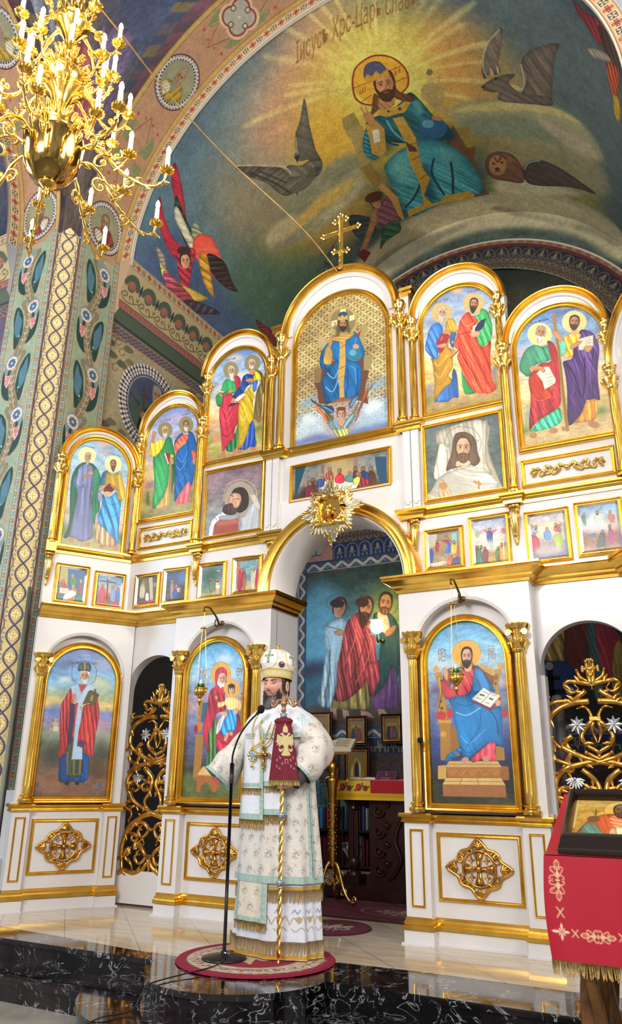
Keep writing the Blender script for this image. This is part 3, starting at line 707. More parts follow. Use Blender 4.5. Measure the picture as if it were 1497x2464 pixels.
F d0a284 c8c6c0 c8c8c8 .45 312,234 41,-3 -36,52
C 3a3a3a .1 0 253,198 -5,-40 9,-24 45,-16 48,8 11,34 -9,36 -48,-8
H 3a6a68 253,146 28,-11 10,42 -30,14
H 3a6a68 318,132 28,6 4,47 -30,-10
L b88838 16 301,118 7,64
L d8d4c8 1 259,203 48,-12 48,8
B 3a2a28 282,1126 -5,12 -14,4 -15,-4 -7,-11 4,-12 15,-4 15,4
B 3a2a28 364,1126 -5,11 -13,5 -14,-5 -7,-11 4,-11 14,-5 14,4
B 4858b8 548,1146 -2,15 -8,6 -10,-6 -5,-15 2,-15 8,-7 10,7
L c8c8e0 5 282,869 73,-2
@mary 544 1214
G 68b0dc@0 7ab8e0@.12 9cc8dc@.22 8fa8cc@.3 a8a8c4@.36 b89a9a@.42 7a80a8@.5 6a6a90@.62 4a4a60@.76 3a4038@.82 5a6838@.9 6a7040@1
W d8e8ec .6 236,131 110,-22 98,35 -94,34
H a87838 97,740 76,1 1,113 -12,222 -71,0
H a87038 520,453 33,1 2,193 -32,-1
B b06a38 549,432 -5,9 -11,4 -12,-5 -6,-9 5,-10 11,-3 12,4
H 386888 141,488 62,-3 -22,175 -40,-23
H a87838 113,482 40,-16 -7,94 -14,99 -35,-6 14,-94
L c89048 1 76,745 97,2
L c89048 1 92,1087 44,-1
B c88848 125,538 -4,8 -11,3 -11,-4 -5,-8 4,-9 11,-3 11,4
B c88848 130,604 -4,8 -11,4 -11,-4 -5,-9 4,-8 10,-4 12,4
B c08040 155,681 -4,21 -11,14 -17,5 -18,-5 -14,-16 -6,-20 3,-21 12,-15 17,-5 18,6 14,16
B 983038 114,697 -1,16 -7,12 -10,4 -11,-5 -9,-12 -4,-16 2,-17 7,-11 10,-5 11,5 8,12
H b06838 133,1055 84,-63 129,31 17,67 -47,87 -34,-5 -16,-46 -48,-25 -39,26 -10,47 -37,1
H d8b878 133,1050 50,-63 61,-1 24,68
B e0ac58 420,272 -11,49 -35,35 -51,11 -52,-15 -41,-39 -17,-52 11,-51 36,-35 51,-11 53,17 40,39
L c06830 4 219,193 92,-30 95,41
C c83848 .36 75 272,365 -54,26 -17,60 -2,72 -22,82 -15,82 11,65 33,81 17,53 12,-31 -5,-75 27,-108 41,-96 80,-25 -12,-93 -18,-78
C c02838 .36 70 302,749 83,33 104,-30 68,-78 4,84 -24,42 -55,88 -56,52 -61,-42 -50,-53
C c83848 .3 70 492,560 37,92 34,27 -30,52 -87,83 -86,-1 -64,-64 4,-32 174,3
C 5f8a48 .38 85 287,614 14,113 -1,86 24,74 13,105 49,41 -31,41 -73,-15 -43,-36 -23,-52 7,-85 12,-31 -20,-97 29,-75
C 2860a0 .3 85 316,855 63,53 41,32 -23,67 -52,0 -14,-68
C b03040 .2 60 282,1070 73,4 -16,47
C e8ecec .25 100 347,593 46,-14 -18,42 -29,70 -38,47 -14,-11 9,-70
C d0404a .3 90 267,354 -9,-91 12,-39 40,-17 42,10 23,41 -4,56 9,34 -18,32 3,56 -42,-8 -42,-29
H e8e4e0 289,310 8,-45 30,-9 35,18 5,28 -16,67 -31,-2 -26,-29
F dcae90 e0dcd8 c06a60 0 331,301 34,1 -32,38
H f0f0f0 285,310 12,23 33,40 -6,8 -40,-38
B e0ac58 510,389 -9,36 -27,25 -39,9 -41,-12 -30,-27 -13,-38 8,-36 28,-25 40,-8 40,11 31,29
C 2a78c0 .34 75 405,552 73,-3 11,75 -16,90 -52,-1 -32,37 -33,-6 -16,-43 23,-64 38,-42
C e8b878 .25 85 386,453 74,3 41,18 28,22 -4,59 -33,-1 -15,-38 1,33 -80,3 -22,-39 -46,20 -35,-12 5,-33 54,-3
F e8c0a0 3a2e28 3a2e28 0 427,394 32,1 -30,40
B 3a2e28 460,367 -4,7 -13,5 -17,2 -18,-3 -13,-6 -5,-8 4,-8 13,-5 17,-1 18,3 13,6
B d8a888 296,452 -4,11 -11,4 -11,-5 -5,-11 4,-11 10,-4 11,5
B d8a888 543,497 -4,10 -10,4 -10,-4 -5,-11 4,-11 10,-4 10,5
B dcb090 396,586 -6,7 -14,2 -19,-1 -18,-5 -13,-7 -3,-8 6,-6 14,-3 19,1 18,5 13,8
B dcb090 497,571 -5,13 -15,5 -15,-6 -7,-13 5,-14 15,-5 15,6
L d8a888 30 408,729 -23,63
L d8a888 30 441,724 1,27
T МР a04828 106,295 70,-5 -75,-69 70,-5
T ΘΥ a04828 468,291 64,-2 -67,-71 63,-2
L a04828 5 117,204 36,2
L a04828 1 481,202 40,3
@carr 555 1210
G 5a9ccc@0 78b4d8@.12 98c4d8@.22 8aa8c4@.32 7a86a8@.4 6a7aa8@.55 3a4a88@.7 2a3058@.8 2a2c28@.88 3a3c28@1
W c8d4d8 .6 43,251 114,28 26,35 -102,-6
W b8c8cc .6 473,298 78,36 -3,42 -101,-16
W d8b0a8 .6 498,405 52,13 -3,41 -42,-7
W 6a4a68 .6 34,436 58,3 -9,53 -51,-2
H a87a38 58,671 95,2 -8,52 -9,214 -72,0 5,-205
H c89848 55,668 101,3 -4,23 -95,-2
B c89848 115,766 -7,14 -17,6 -15,-6 -6,-15 7,-14 17,-6 15,6
H 9a6a38 145,715 67,1 -11,193 -66,10
H a87838 450,851 57,1 -1,88 -62,0
B c8a060 83,322 -8,15 -16,6 -16,-7 -6,-17 7,-16 17,-6 16,8
B c8a060 543,326 -7,15 -17,6 -15,-8 -5,-16 7,-15 17,-5 15,7
H b88848 41,349 58,-7 10,33 -55,10
H b88848 472,348 54,-5 0,42 -49,8
C b88838 .2 85 60,383 40,-3 -4,80 24,97 17,106 -68,-2 -12,-96 21,-79
C b88838 .2 85 461,392 48,-2 -16,77 17,63 0,71 -27,-72 -17,-53
C 8a4a38 .15 85 149,322 91,-5 123,-4 51,45 53,24 -16,73 -95,-36 -166,-8 -43,51 -41,-77
H c89848 363,313 10,6 13,-21 11,1 3,27 17,1 9,-21 12,27 16,6 7,-20 8,32 -3,42 -52,-35
B c03848 121,641 -6,15 -15,10 -20,3 -19,-4 -14,-11 -5,-15 6,-14 15,-10 20,-4 20,5 14,11
B c03848 169,632 -4,16 -8,11 -12,4 -11,-5 -7,-11 -2,-16 3,-16 9,-11 12,-4 11,5 7,11
B b83848 546,643 -4,14 -9,10 -12,3 -12,-4 -8,-10 -2,-14 4,-14 10,-10 12,-3 11,4 8,10
L 6a4a28 8 91,395 4,92 -28,105
B 384a48 104,407 -3,7 -5,2 -6,-3 -2,-7 3,-7 5,-2 6,3
B 384a48 93,545 -3,8 -7,3 -6,-4 -3,-7 4,-8 6,-2 6,3
B 384a48 99,593 -3,8 -7,3 -6,-4 -2,-7 3,-8 6,-3 7,4
B 384a48 492,405 -3,6 -5,3 -6,-3 -1,-7 2,-7 6,-2 5,3
B 384a48 486,441 -2,6 -6,3 -5,-3 -1,-7 2,-6 6,-3 5,3
H c8a058 43,974 61,-5 -4,90 -61,1
H 9a6430 480,974 48,5 -1,84 -54,1
H d0a868 122,944 337,1 21,34 -1,5 -375,0 0,-10
H a8703a 104,984 375,0 -4,63 -369,2
L c89050 1 113,1017 45,-23 41,40 45,-35 41,34 44,-34 40,34 44,-34 56,16
B b87a40 168,1017 -4,10 -10,8 -12,3 -12,-3 -9,-8 -2,-10 3,-11 10,-7 12,-3 12,3 9,7
B b87a40 308,1016 -7,15 -16,6 -16,-6 -5,-15 7,-14 16,-7 16,6
B b87a40 462,1015 -7,15 -16,6 -15,-6 -5,-14 7,-15 16,-6 15,6
H d8b470 95,1052 377,-3 27,45 -428,0
H a06a40 71,1094 428,0 0,76 -429,-1
L 8a6a38 1 83,1074 402,-1
L 8a6a38 1 121,964 352,3
L 8a6a38 4 209,1051 -19,42
L 8a6a38 4 316,1050 2,44
B e8a848 392,234 -16,46 -40,32 -52,10 -51,-16 -36,-36 -11,-49 16,-47 41,-32 53,-10 51,17 35,37
L c07030 1 188,221 27,-70 81,-18 76,30 20,71
C d84858 .35 75 262,329 66,3 -5,85 -16,84 -68,18 -39,4 -73,8 -26,-49 -9,-60 19,-31 22,28 37,44 20,-52 47,-41
C 3a88c8 .36 72 334,333 54,13 40,55 43,75 -1,21 -64,-8 -66,86 -67,-54 24,-36 26,-68
C 2a84c8 .38 70 144,531 85,-17 89,-18 44,-9 -14,62 82,50 65,-8 14,26 -1,80 -10,60 9,95 -21,4 -40,-25 -31,-5 -89,54 -61,45 -37,-11 -14,-45 -18,-61 -12,-82 -18,-83 2,-47
C 2a7cc0 .3 40 210,849 9,30 -56,30 -46,35 -18,25 -4,-30 24,-40 57,-30
L 88c4ec 1 214,778 62,51 113,-89
L 88c4ec 8 189,622 76,23 101,-48
L 12508a 1 219,869 53,21 79,-60
L 12508a 1 365,617 -18,112 -94,120
L 12508a 9 429,619 38,62 9,101
L 12508a 1 193,560 76,23 78,-28
C d04858 .34 85 415,826 36,10 -8,45 3,59 -39,0 -41,-10 -76,24 -9,-29 45,-35
H 8a3028 301,548 67,23 67,33 75,-74 -2,20 -74,72 -67,-36 -66,-30
H ece8dc 307,538 89,-73 47,36 62,21 -75,77 -62,-31
L 7a7468 4 443,501 -75,67
L 5a5a58 1 384,488 42,18
L 5a5a58 12 366,509 32,11
L 5a5a58 1 343,529 32,14
L 5a5a58 1 447,512 37,14
L 5a5a58 12 429,537 26,11
L 5a5a58 1 401,562 26,11
C d8a080 .1 80 110,353 -1,-33 23,-4 16,28 -9,64 -17,-16
L d8a080 1 120,326 2,-32
L d8a080 1 137,327 18,-4
B d8a080 503,570 -6,15 -13,6 -11,-6 -4,-16 6,-15 12,-6 12,7
W 2e1e1c .1 253,285 31,45 -23,9 -22,-11
W 2e1e1c .1 320,278 21,34 -2,21 -21,-12
B d8a888 321,321 -5,16 -11,11 -14,4 -14,-5 -9,-13 -3,-16 5,-16 11,-11 14,-3 13,5 10,12
F dcae90 2e201e 33241f .45 289,244 40,2 -44,57
B c89078 263,931 0,11 -7,10 -12,7 -14,2 -12,-4 -7,-9 0,-11 7,-10 12,-7 14,-2 12,4
B c89078 405,930 -4,10 -9,7 -12,3 -12,-3 -8,-7 -2,-10 4,-10 9,-7 12,-3 11,3 9,7
T IИ 9a4828 82,225 55,1 -53,-42 55,1
T IС 9a4828 82,269 52,1 -50,-42 52,1
T ХР 9a4828 442,235 46,0 -44,-38 47,1
T ПС 9a4828 442,275 51,0 -49,-37 52,0
L 9a4828 4 87,181 43,3
L 9a4828 1 445,184 41,3
@head 599 620
G 8a7078@0 8a7a80@.3 8a8a88@.6 8a9098@1
B a89c88 536,337 -19,80 -57,51 -81,9 -85,-35 -65,-72 -28,-88 18,-82 59,-53 84,-8 85,38 63,73
L d8b078 6 195,306 1,-101 54,-67 111,-18 113,46 65,86 17,89
C d0d8d8 .35 60 194,405 -124,68 -27,120 3,49 75,-38 49,-128 83,-12
C c8ccd0 .35 100 335,440 85,50 77,-122 69,35 37,269 -216,-18 9,-107
H a04838 156,474 209,13 1,152 -284,8 19,-132
W c06a58 .4 156,486 196,12 2,42 -209,-6
C a0a8b0 .1 0 154,442 98,3 112,24 -12,22 -97,4 -99,-21
C 4a3630 .35 70 277,257 32,-58 84,2 58,60 18,90 -25,69 -81,24 -31,-79 52,-53
C c89878 .1 70 276,244 85,14 24,67 -38,67 -84,-13 -24,-54
L 3a2420 6 292,272 -29,-18
L 3a2420 6 321,302 42,7
L a06a50 6 300,286 -19,53
C 4a342c .4 80 232,337 57,3 23,47 49,20 -39,43 -84,-7 -51,-39 4,-49
H d8c8b8 480,291 54,9 59,120 -12,34 -57,-70
@shroud 599 620
G 5a6868@0 566464@.4 4f6268@1
C c8c0a8 .2 88 141,76 -27,90 -57,236 31,64 136,-44 28,-322
C dcd4c0 .25 90 131,38 378,5 -32,312 34,120 -18,119 -76,21 -242,-110 -6,-304 -78,-40 -11,-14
C a8a088 .2 85 498,47 16,-2 -7,259 70,272 17,47 -82,-14 -1,-134 -35,-97
L 5a5448 2 158,187 15,-80 60,-53 78,-3 86,39 49,86 1,70 -31,63
L 5a5448 2 158,187 18,86
T Ѡ 4a4a48 169,201 31,4 -30,-32 31,4
T О 4a4a48 296,83 19,3 -18,-29 19,3
T Н 4a4a48 417,207 18,2 -17,-27 19,2
C dcd8c8 .3 30 224,410 197,-8 117,145 15,69 -149,41 -402,-34 38,-96 60,-82
C b09a7a .15 70 98,491 34,-11 60,119 -13,42 -87,-14
B b08048 161,531 -6,15 -12,9 -17,2 -16,-8 -12,-13 -3,-17 5,-15 13,-10 16,-1 17,7 11,14
L b08048 8 132,554 -2,74
L b87a30 16 370,528 61,39
L b87a30 14 412,530 -4,72
C 6a5040 .3 85 227,154 25,-54 67,-3 64,43 29,64 5,82 16,84 -45,37 -42,-20 -143,8 -45,9 15,-61 31,-76
C e0b090 .08 85 256,335 92,18 -2,34 -76,-3 -33,-6
F dfae8c 6a5040 6a4c3a .35 306,235 64,13 -70,84
@supper 900 290
G 6a7478@0 8a8a88@.4 8a8880@.6 4a4040@1
W c8a868 .5 320,16 268,5 22,214 -314,-33
H 1f4a5a 21,-16 107,8 -59,170 -48,135
H 1f4a68 783,35 106,21 -6,239 -53,1 -32,-119
H 8a6a60 276,8 31,6 1,167 -31,-6
H 9a7468 589,-3 35,7 5,141 -42,-7
H d8d8d0 296,167 338,49 23,61 -95,30 -315,-78
W 3a2a28 .3 46,302 50,-99 49,-51 101,18 -23,149
F b88a68 8a8478 8a8478 .8 360,72 18,3 -18,22
C b85a58 .3 80 339,92 49,9 6,72 -86,-4 6,-46
F b88a68 4a3428 4a3428 .6 455,111 18,3 -18,23
C c02838 .3 80 425,137 60,5 18,62 -36,17 -55,-22
F b88a68 98948a 98948a .6 549,142 18,4 -18,20
C 5a8a88 .3 80 515,159 60,11 11,60 -83,-26
F a87a58 4a3428 4a3428 .6 602,117 18,3 -19,20
C 5a3a58 .3 80 581,137 48,3 11,65 -53,-3
F b88a60 7a4a28 7a4a28 .3 625,168 18,3 -18,20
C a8b838 .3 80 587,202 47,-15 23,45 -47,20 -30,-5
C a02838 .3 80 658,174 58,45 16,49 -75,9 -48,15 30,-52
F a87a58 3a3028 3a3028 .6 675,131 19,3 -19,21
C 2a4a88 .3 80 652,150 65,12 22,73 -70,-36
F b08060 4a3a28 4a3a28 .6 745,144 19,3 -19,21
C 5a3428 .3 85 728,164 52,15 21,124 -63,-6 -11,-64
F b08a68 b0a898 b0a898 .9 283,129 19,3 -19,21
C 3a4a88 .3 85 246,146 62,11 -6,58 -56,2
F a87a58 4a3428 4a3428 .6 198,143 17,3 -16,18
F b08868 6a4a38 6a4a38 .6 168,174 19,3 -18,20
C 7a2838 .3 85 133,198 76,13 -11,104 -76,-13
F b08868 a8988a a8988a .6 128,161 18,3 -18,18
F 8a6a50 5a3a28 5a3a28 .4 226,178 19,3 -19,20
@fest1 254 314
G a89868@0 b0a070@.3 5a7a98@.6 88704a@1
H 3a6898 75,15 164,-10 13,300 -148,-36
H b8a868 -7,-15 88,29 14,175 -83,-43
H d8d0c0 25,198 84,3 6,53 -84,-3
C 4a8a48 .3 80 110,92 45,-6 14,66 -51,14
F c09070 c0b8a8 c0b8a8 .2 132,82 13,-2 -11,20
C c03030 .2 30 31,137 47,20 4,34 -40,-8
F c09070 b03838 b03838 0 53,140 12,-1 -10,16
C c88848 .3 80 129,198 45,-5 11,100 -76,16 -11,-39
F d0a080 e0d8d0 e0d8d0 0 146,180 12,-2 -10,17
C b86a78 .3 88 194,135 28,-3 11,121 -32,4
F d0a080 d8c8b8 d8c8b8 0 209,120 12,-2 -10,18
C 5aa898 .3 20 167,248 64,-8 9,73 -53,0
C e0e0e0 .3 30 50,302 74,-89 56,33 -97,66
C 5a98b8 .2 0 3,282 63,-8 -8,41 -51,-1
@fest2 244 300
G 5a8ac0@0 88b0d0@.3 c8a888@.5 a84838@.75 7a8a58@1
L 6a2820 14 97,13 13,234
L 6a2820 13 24,65 161,2
L d8d0b8 10 88,32 27,-3
C 4878b8 .3 88 -6,131 27,-3 4,102 -27,4
F b88a68 5a3a28 5a3a28 0 9,118 12,-1 -10,17
C a02838 .3 88 35,140 45,-6 7,109 -40,5
F b88a68 c0a040 8a7a68 .6 55,109 14,-1 -12,19
C 6878b8 .3 88 137,133 43,-5 8,110 -43,5
F b88a68 8a8a88 8a8a88 .6 158,110 13,-2 -11,20
C 4878b8 .3 88 186,141 34,-4 3,104 -31,3
F b88a68 5a3a28 5a3a28 0 202,124 12,-2 -11,18
H c83838 -12,269 229,-21 17,40 -135,11 -108,-10
H 4a8a48 121,253 27,-3 33,51 -41,2
L d8d0b8 5 -10,282 244,-1
@fest3 249 270
G 4a4430@0 5a5440@.3 5a5448@.6 8a6a50@1
W 8a8a48 .4 29,11 102,-17 0,167 -63,49
H c8b898 133,8 42,-9 40,225 -42,10
H 2a2438 220,18 42,-2 22,229 -44,-18
C d0c8b8 .3 88 45,75 52,6 4,118 -61,-6
F b88a68 d0c8b8 d0c8b8 .5 78,65 16,2 -14,15
C 5a5a38 .3 88 194,98 31,4 8,138 -22,-2
F b88a68 a89888 a89888 .3 218,90 16,2 -14,13
C 3a6a58 .3 88 232,103 34,0 10,141 -31,-3
F b88a68 a8a898 a8a898 .3 247,86 15,2 -13,14
C e0d8d0 .3 88 118,167 28,2 10,63 -38,-4
H b83030 71,245 170,-11 45,24 -74,27 -137,-6
@fest4 245 290
G 2a3038@0 3a4a68@.25 4a3a30@.5 5a4030@.8 3a2820@1
W 5a78a8 .4 153,27 130,-12 11,137 -132,-14
C a88858 .3 88 69,114 29,3 8,136 -30,-3
F a87a58 8a7a68 8a7a68 .5 82,106 15,1 -14,15
C b83848 .3 80 115,160 41,-3 11,35 -53,1
C 3058a8 .3 80 100,185 59,6 -4,61 -57,1
F c09070 b83848 b83848 0 134,151 13,1 -12,12
H e0d8b8 141,176 48,-8 4,47 -41,-4
C b87868 .3 88 235,125 48,-1 10,121 -58,-19
F b88a68 8a6a48 8a6a48 .2 251,120 13,2 -12,13
F b88a68 8a6a48 8a6a48 .2 274,112 14,1 -12,14
W 3a2a20 .3 180,153 50,19 42,111 -98,-10
@fest5 254 290
G 8a9880@0 5a7888@.2 4a6a60@.4 6a8898@.6 9a9860@.85 a8a868@1
W 3a5a38 .4 46,48 110,-14 10,161 -119,-27
W 88a8c0 .5 193,132 85,-4 9,158 -87,-48
C 5a6a48 .2 60 108,135 54,-7 6,93 -61,20
F b08060 4a3a28 4a3a28 .3 115,129 13,2 -12,13
C d0a080 .15 88 172,162 39,5 -1,111 -23,-3
F c8987a 3a2a20 3a2a20 .3 191,147 16,2 -15,15
C e8e4e0 .2 60 174,195 46,-1 -6,25 -34,1
L e8e8e8 6 178,61 30,1
@fest6 260 290
G 88a0a0@0 78a8b0@.3 6a98a8@.6 c8b080@.85 c0a878@1
H c86848 17,25 38,1 7,233 -33,-4
H c86848 227,32 30,3 -12,77 -14,-2
C c03848 .3 88 44,101 46,18 3,79 -18,82 -38,-11
F b88a68 b83848 b83848 0 74,98 13,2 -13,14
C b86838 .3 88 90,119 30,10 -1,136 -30,-3
F b88a68 6a4a38 6a4a38 .4 96,101 14,1 -13,14
C d8c8a8 .3 88 172,116 52,6 -1,154 -45,-11
F b88a68 c8c0b0 c8c0b0 .7 198,103 15,2 -15,15
C c03848 .3 88 224,122 29,-9 -3,128 -35,21
@fest7 265 285
G 8a7a60@0 a0886a@.4 9a8870@.7 b8a070@1
H b8b0a0 16,-3 66,3 -5,115 -66,2
H 8ab8c0 200,34 38,-6 1,76 -38,6
C d04850 .3 60 117,71 70,10 -18,35 -32,-15
C 3058b0 .3 80 147,108 33,-12 7,77 -43,5
F b88a68 5a3a28 5a3a28 .5 158,66 13,2 -14,15
B 988868 163,126 -6,15 -14,9 -19,1 -19,-6 -13,-13 -5,-16 6,-14 15,-9 19,-2 18,7 13,13
L 988868 12 114,131 -9,74
C c03a40 .3 88 72,87 27,9 -14,63 -21,-13
F b88a68 3a2a20 3a2a20 .3 81,81 10,1 -10,12
C c88a38 .3 88 196,109 42,6 -9,74 -42,-6
F b88a68 3a2a20 3a2a20 .3 215,103 11,2 -11,12
C 3a5a98 .3 88 15,139 33,5 -10,96 -30,-4
C b06a48 .3 70 164,213 37,-6 6,85 -48,5
C 4a4868 .3 70 200,238 54,-25 -10,84 -58,-7
H d8d0b8 16,248 119,-7 21,13 -98,31
F b88a68 5a3a28 5a3a28 .3 248,138 9,1 -10,11
C a03a48 .3 70 241,158 21,3 -3,64 -21,-3
@fest8 260 350
G 88a0c8@0 b8b8c8@.2 d0c8c0@.4 c8b8a8@.6 a88a58@.8 a8904a@1
C d04858 .3 10 88,82 45,22 57,-8 -38,37 -31,-4
C 2a50a8 .3 88 112,106 41,6 1,59 2,53 -26,7 -18,-45
F b88a68 5a3a28 5a3a28 .4 134,94 11,1 -12,14
W e8e0d0 .5 56,178 153,11 -4,52 -142,-9
W b84848 .3 221,95 35,0 -8,41 -25,-8
W 8aa070 .3 25,94 31,4 -8,37 -25,-4
C 8a3a38 .3 88 -4,223 31,5 -2,115 -36,1
C 4a8a70 .3 88 26,238 36,5 -7,104 -35,-5
C 88485a .3 88 67,254 46,-5 -11,93 -36,1
C 4a8a48 .3 88 168,257 31,-7 -10,72 -25,-4
C b84048 .3 88 192,281 8,21 -13,50 -19,-12
C c88a38 .3 88 205,241 55,-3 2,103 -55,9
F a87a58 4a3428 4a3428 .4 12,215 10,1 -11,13
F a87a58 4a3428 4a3428 .4 35,218 10,1 -11,13
F a87a58 4a3428 4a3428 .4 62,219 10,2 -11,12
F a87a58 4a3428 4a3428 .4 89,234 11,1 -11,12
F a87a58 5a3428 5a3428 .3 191,244 10,1 -11,12
F a87a58 4a3428 4a3428 .4 216,221 10,2 -11,12
F a87a58 4a3428 4a3428 .4 247,215 10,1 -11,12
@fest9 265 345
G b0a8c0@0 c8bca8@.25 b8a8a0@.5 8a8098@.75 6a6088@1
W e8d8b0 .5 92,82 96,-6 -9,101 -115,4
C 3a68b0 .3 80 105,146 44,-9 5,57 -39,9
F b88a68 c84848 c84848 0 130,124 10,1 -12,14
C b83848 .3 80 8,153 56,28 3,72 -50,24
C a0a8c0 .3 80 3,100 39,-5 25,45 -58,2
C 98b048 .3 80 178,187 59,-22 13,52 -43,65 -26,-24
C d05038 .3 80 186,106 38,-5 -5,51 -37,-6
C c8c0b8 .3 80 227,163 29,-6 -7,70 -17,-12
F b88a68 8a8478 8a8478 .5 23,87 10,2 -11,12
F b88a68 4a3428 4a3428 .4 53,102 10,2 -11,11
F b88a68 4a3428 4a3428 .4 37,152 10,1 -11,12
F b88a68 4a3428 4a3428 .4 195,102 10,2 -11,12
F b88a68 b0a898 b0a898 .4 229,102 9,2 -11,11
F b88a68 4a3428 4a3428 .4 220,142 9,1 -10,12
W b8a8a0 .4 58,252 151,10 4,50 -169,-11
W e8e8e8 .3 115,33 39,1 -12,24 -19,-3
@fest10 270 350
G 7aa0c8@0 98b8d0@.2 c8b8a8@.45 a06a58@.6 88584a@.8 b89868@1
W f0f0e8 .4 87,78 72,1 -1,90 -90,-3
C f0f0ec .2 88 109,82 36,0 -3,75 -37,5
F b88a68 6a4a30 6a4a30 .5 129,67 10,1 -12,14
C 3a6858 .3 88 22,78 24,-1 1,76 -17,-13
F b88a68 8a7a68 8a7a68 .5 40,68 10,1 -11,13
C c86848 .3 88 198,95 39,7 -5,48 -26,-3
F b88a68 a09888 a09888 .5 213,78 10,1 -11,14
W d8d8e0 .5 6,147 225,13 -42,54 -143,-11
C 3070a8 .3 20 53,224 51,-8 -26,31
C b87848 .3 80 25,230 34,25 12,51 -42,-26
C 3a4a48 .3 80 135,216 27,4 -6,87 -59,7
F a87a58 4a3a30 4a3a30 .4 149,213 10,1 -12,12
C c02888 .3 85 190,204 26,4 -1,88 -27,6
F a87a58 3a4a30 4a3a30 .4 200,181 10,1 -12,13
@apse 1949 2219
G 3a4840@0 3a5450@.12 4a7a88@.3 5a98b0@.45 4a90a8@.6 3a7888@.72 5a5a60@.8 5a5048@.86 4a3e30@.95 5a4a38@1
W 6ab0d0 .5 -5,361 397,-139 78,608 -151,669 -309,-16
W 8a9838 .5 1038,466 439,-126 17,574 -356,4 -178,-218
W b0a050 .6 1106,713 253,-11 -6,234 -215,-1
W 3a3048 .5 -11,1346 329,-15 1,168 -308,51
W 3a7a98 .5 -6,1717 250,11 -74,194 -173,-6
L 6a6a50 6 315,571 19,-105 97,-79 117,3 114,91 32,125 -33,101
L 6a6a50 6 737,576 39,-119 132,-47 130,56
L 6a6a50 5 1056,468 94,-94 110,3 124,90 35,123 -42,114 -55,45
C a8cce0 .34 88 585,753 -115,7 -116,43 -57,64 -9,224 29,122 -37,200 -55,314 -37,163 133,70 111,-29 38,-194 112,-390 77,-331 -18,-207
L 6a5a48 14 375,1165 -9,336 -84,327
L 6a5a48 10 316,834 230,71
C b88868 .1 10 432,921 133,-15 19,70 -95,1
F c89878 4a3430 4a3430 0 524,591 103,29 -135,104
B 3a2828 605,537 -16,29 -42,18 -58,3 -58,-13 -42,-27 -16,-32 16,-30 42,-18 59,-3 57,14 42,27
C 2f5a58 .34 85 1070,710 -38,98 33,155 71,89 -25,327 -23,257 -57,205 89,-76 108,-122 140,-25 42,-253 26,-291 -46,-202 -86,-124 -89,-25
C d8b898 .1 88 1106,713 127,28 49,156 -20,114 -124,-59
C b87850 .1 10 1227,975 126,-72 17,51 -91,92 -71,-6
C 8a5a98 .34 88 1049,1825 179,-182 76,-220 64,195 7,345 -155,41 -174,-5 -68,-145
F d09a60 4a3020 5a3a24 .25 1227,588 98,23 -121,110
C 6a3a28 .3 85 1501,682 -74,127 6,363 -29,384 23,377 34,2
C 9a8a48 .34 88 432,1834 259,-87 219,-152 34,98 14,287 -197,10 -199,-7 -148,-4
C b0484a .38 78 830,688 -94,26 -95,95 -57,167 -39,201 -56,231 -1,199 -37,162 -19,81 148,38 147,-75 146,-123 73,-93 106,37 73,-61 -14,-194 -35,-68 -12,-265 -72,-39 38,-97 -35,-88 -110,-26
C 983a40 .3 80 893,1497 129,-124 70,70 33,130 -57,158 -90,107 -34,-145
L 7a2a30 18 697,883 -39,301 -39,331
L 7a2a30 18 920,901 -41,298 -187,418
L d86a60 16 773,820 -2,204 -152,358
L d86a60 16 1009,1075 -59,261 -185,317
C c88858 .1 10 939,885 92,-43 16,119 -90,-41
F c89068 4a3020 4a3424 1.0 933,629 104,27 -133,114
B 4a2a20 981,556 -14,33 -38,22 -51,4 -51,-14 -38,-29 -13,-36 14,-34 38,-21 52,-4 51,14 37,29
H c89880 377,1961 93,3 18,161 -92,-2
H c89880 562,1983 91,19 17,96 -91,13
H c89880 833,2008 106,19 104,81 -194,-5
H c89880 1081,2000 87,2 67,80 -139,-4
W 4a3a28 .4 396,2123 1110,-33 14,91 -1124,21
T ПРИИДИТЕ_ПОКЛОНИМСЯ 6a5048 32,137 594,-15 -595,-96 596,-12
T И_ПРИПАДЕМЪ 584840 1211,102 310,-16 -308,-81 311,-14
@mural 8325 4550
G 40505a@0 3d4d50@.6 3a4640@1
W 4f6a78 .2 -73,-105 782,2 886,128 1011,107 501,19 -194,903 -909,609 -923,6 -693,336 -237,-1233
W 8a8a78 .3 2549,206 919,-69 1008,-332 593,197 -1021,1212 -1236,692 -910,-551 166,-760
W c08a68 .3 2948,392 544,-296 579,-76 -192,830 -882,509 -561,-28 -60,-534
W 8a7a58 .3 1771,538 513,781 528,587 592,50 -782,1058 -890,-347 -477,-1123
W c8a83a .25 3638,439 638,-203 518,207 486,326 294,723 -420,1039 -1031,255 -971,-186 -561,-583 320,-741
W cfa03a .3 2911,1276 727,-49 -12,662 -399,421 -480,-298
W d8c860 .3 3732,691 415,-179 528,231 213,551 -317,582 -903,-339
W c89050 .3 4898,696 582,89 243,573 -77,654 -754,251 -132,-607
W a8884a .3 5429,782 480,317 336,642 -291,1410 -697,296 -193,-1003
W 5c6a68 .3 5432,62 779,63 863,244 626,565 -644,2354 -815,-254 -210,-1162 -327,-808
W 8a8a38 .3 4945,3249 1066,-592 522,297 -26,778 -936,-45 -750,-4
W b08838 .3 1617,2080 906,40 691,356 -58,706 -779,-50 -740,-608
W 45604a .3 900,1386 995,1095 326,887 -416,918 -1233,-1468 -184,-813
W 3a4a68 .3 15,26 640,271 336,490 -283,893 -129,905 -540,-510 -128,-1105
W e0d080 .06 4469,1403 1289,239 -32,96 -1265,-316
W e0d080 .06 4438,1466 685,382 -36,70 -661,-432
W e0d080 .06 3752,1164 -1216,-481 20,-66 1199,530
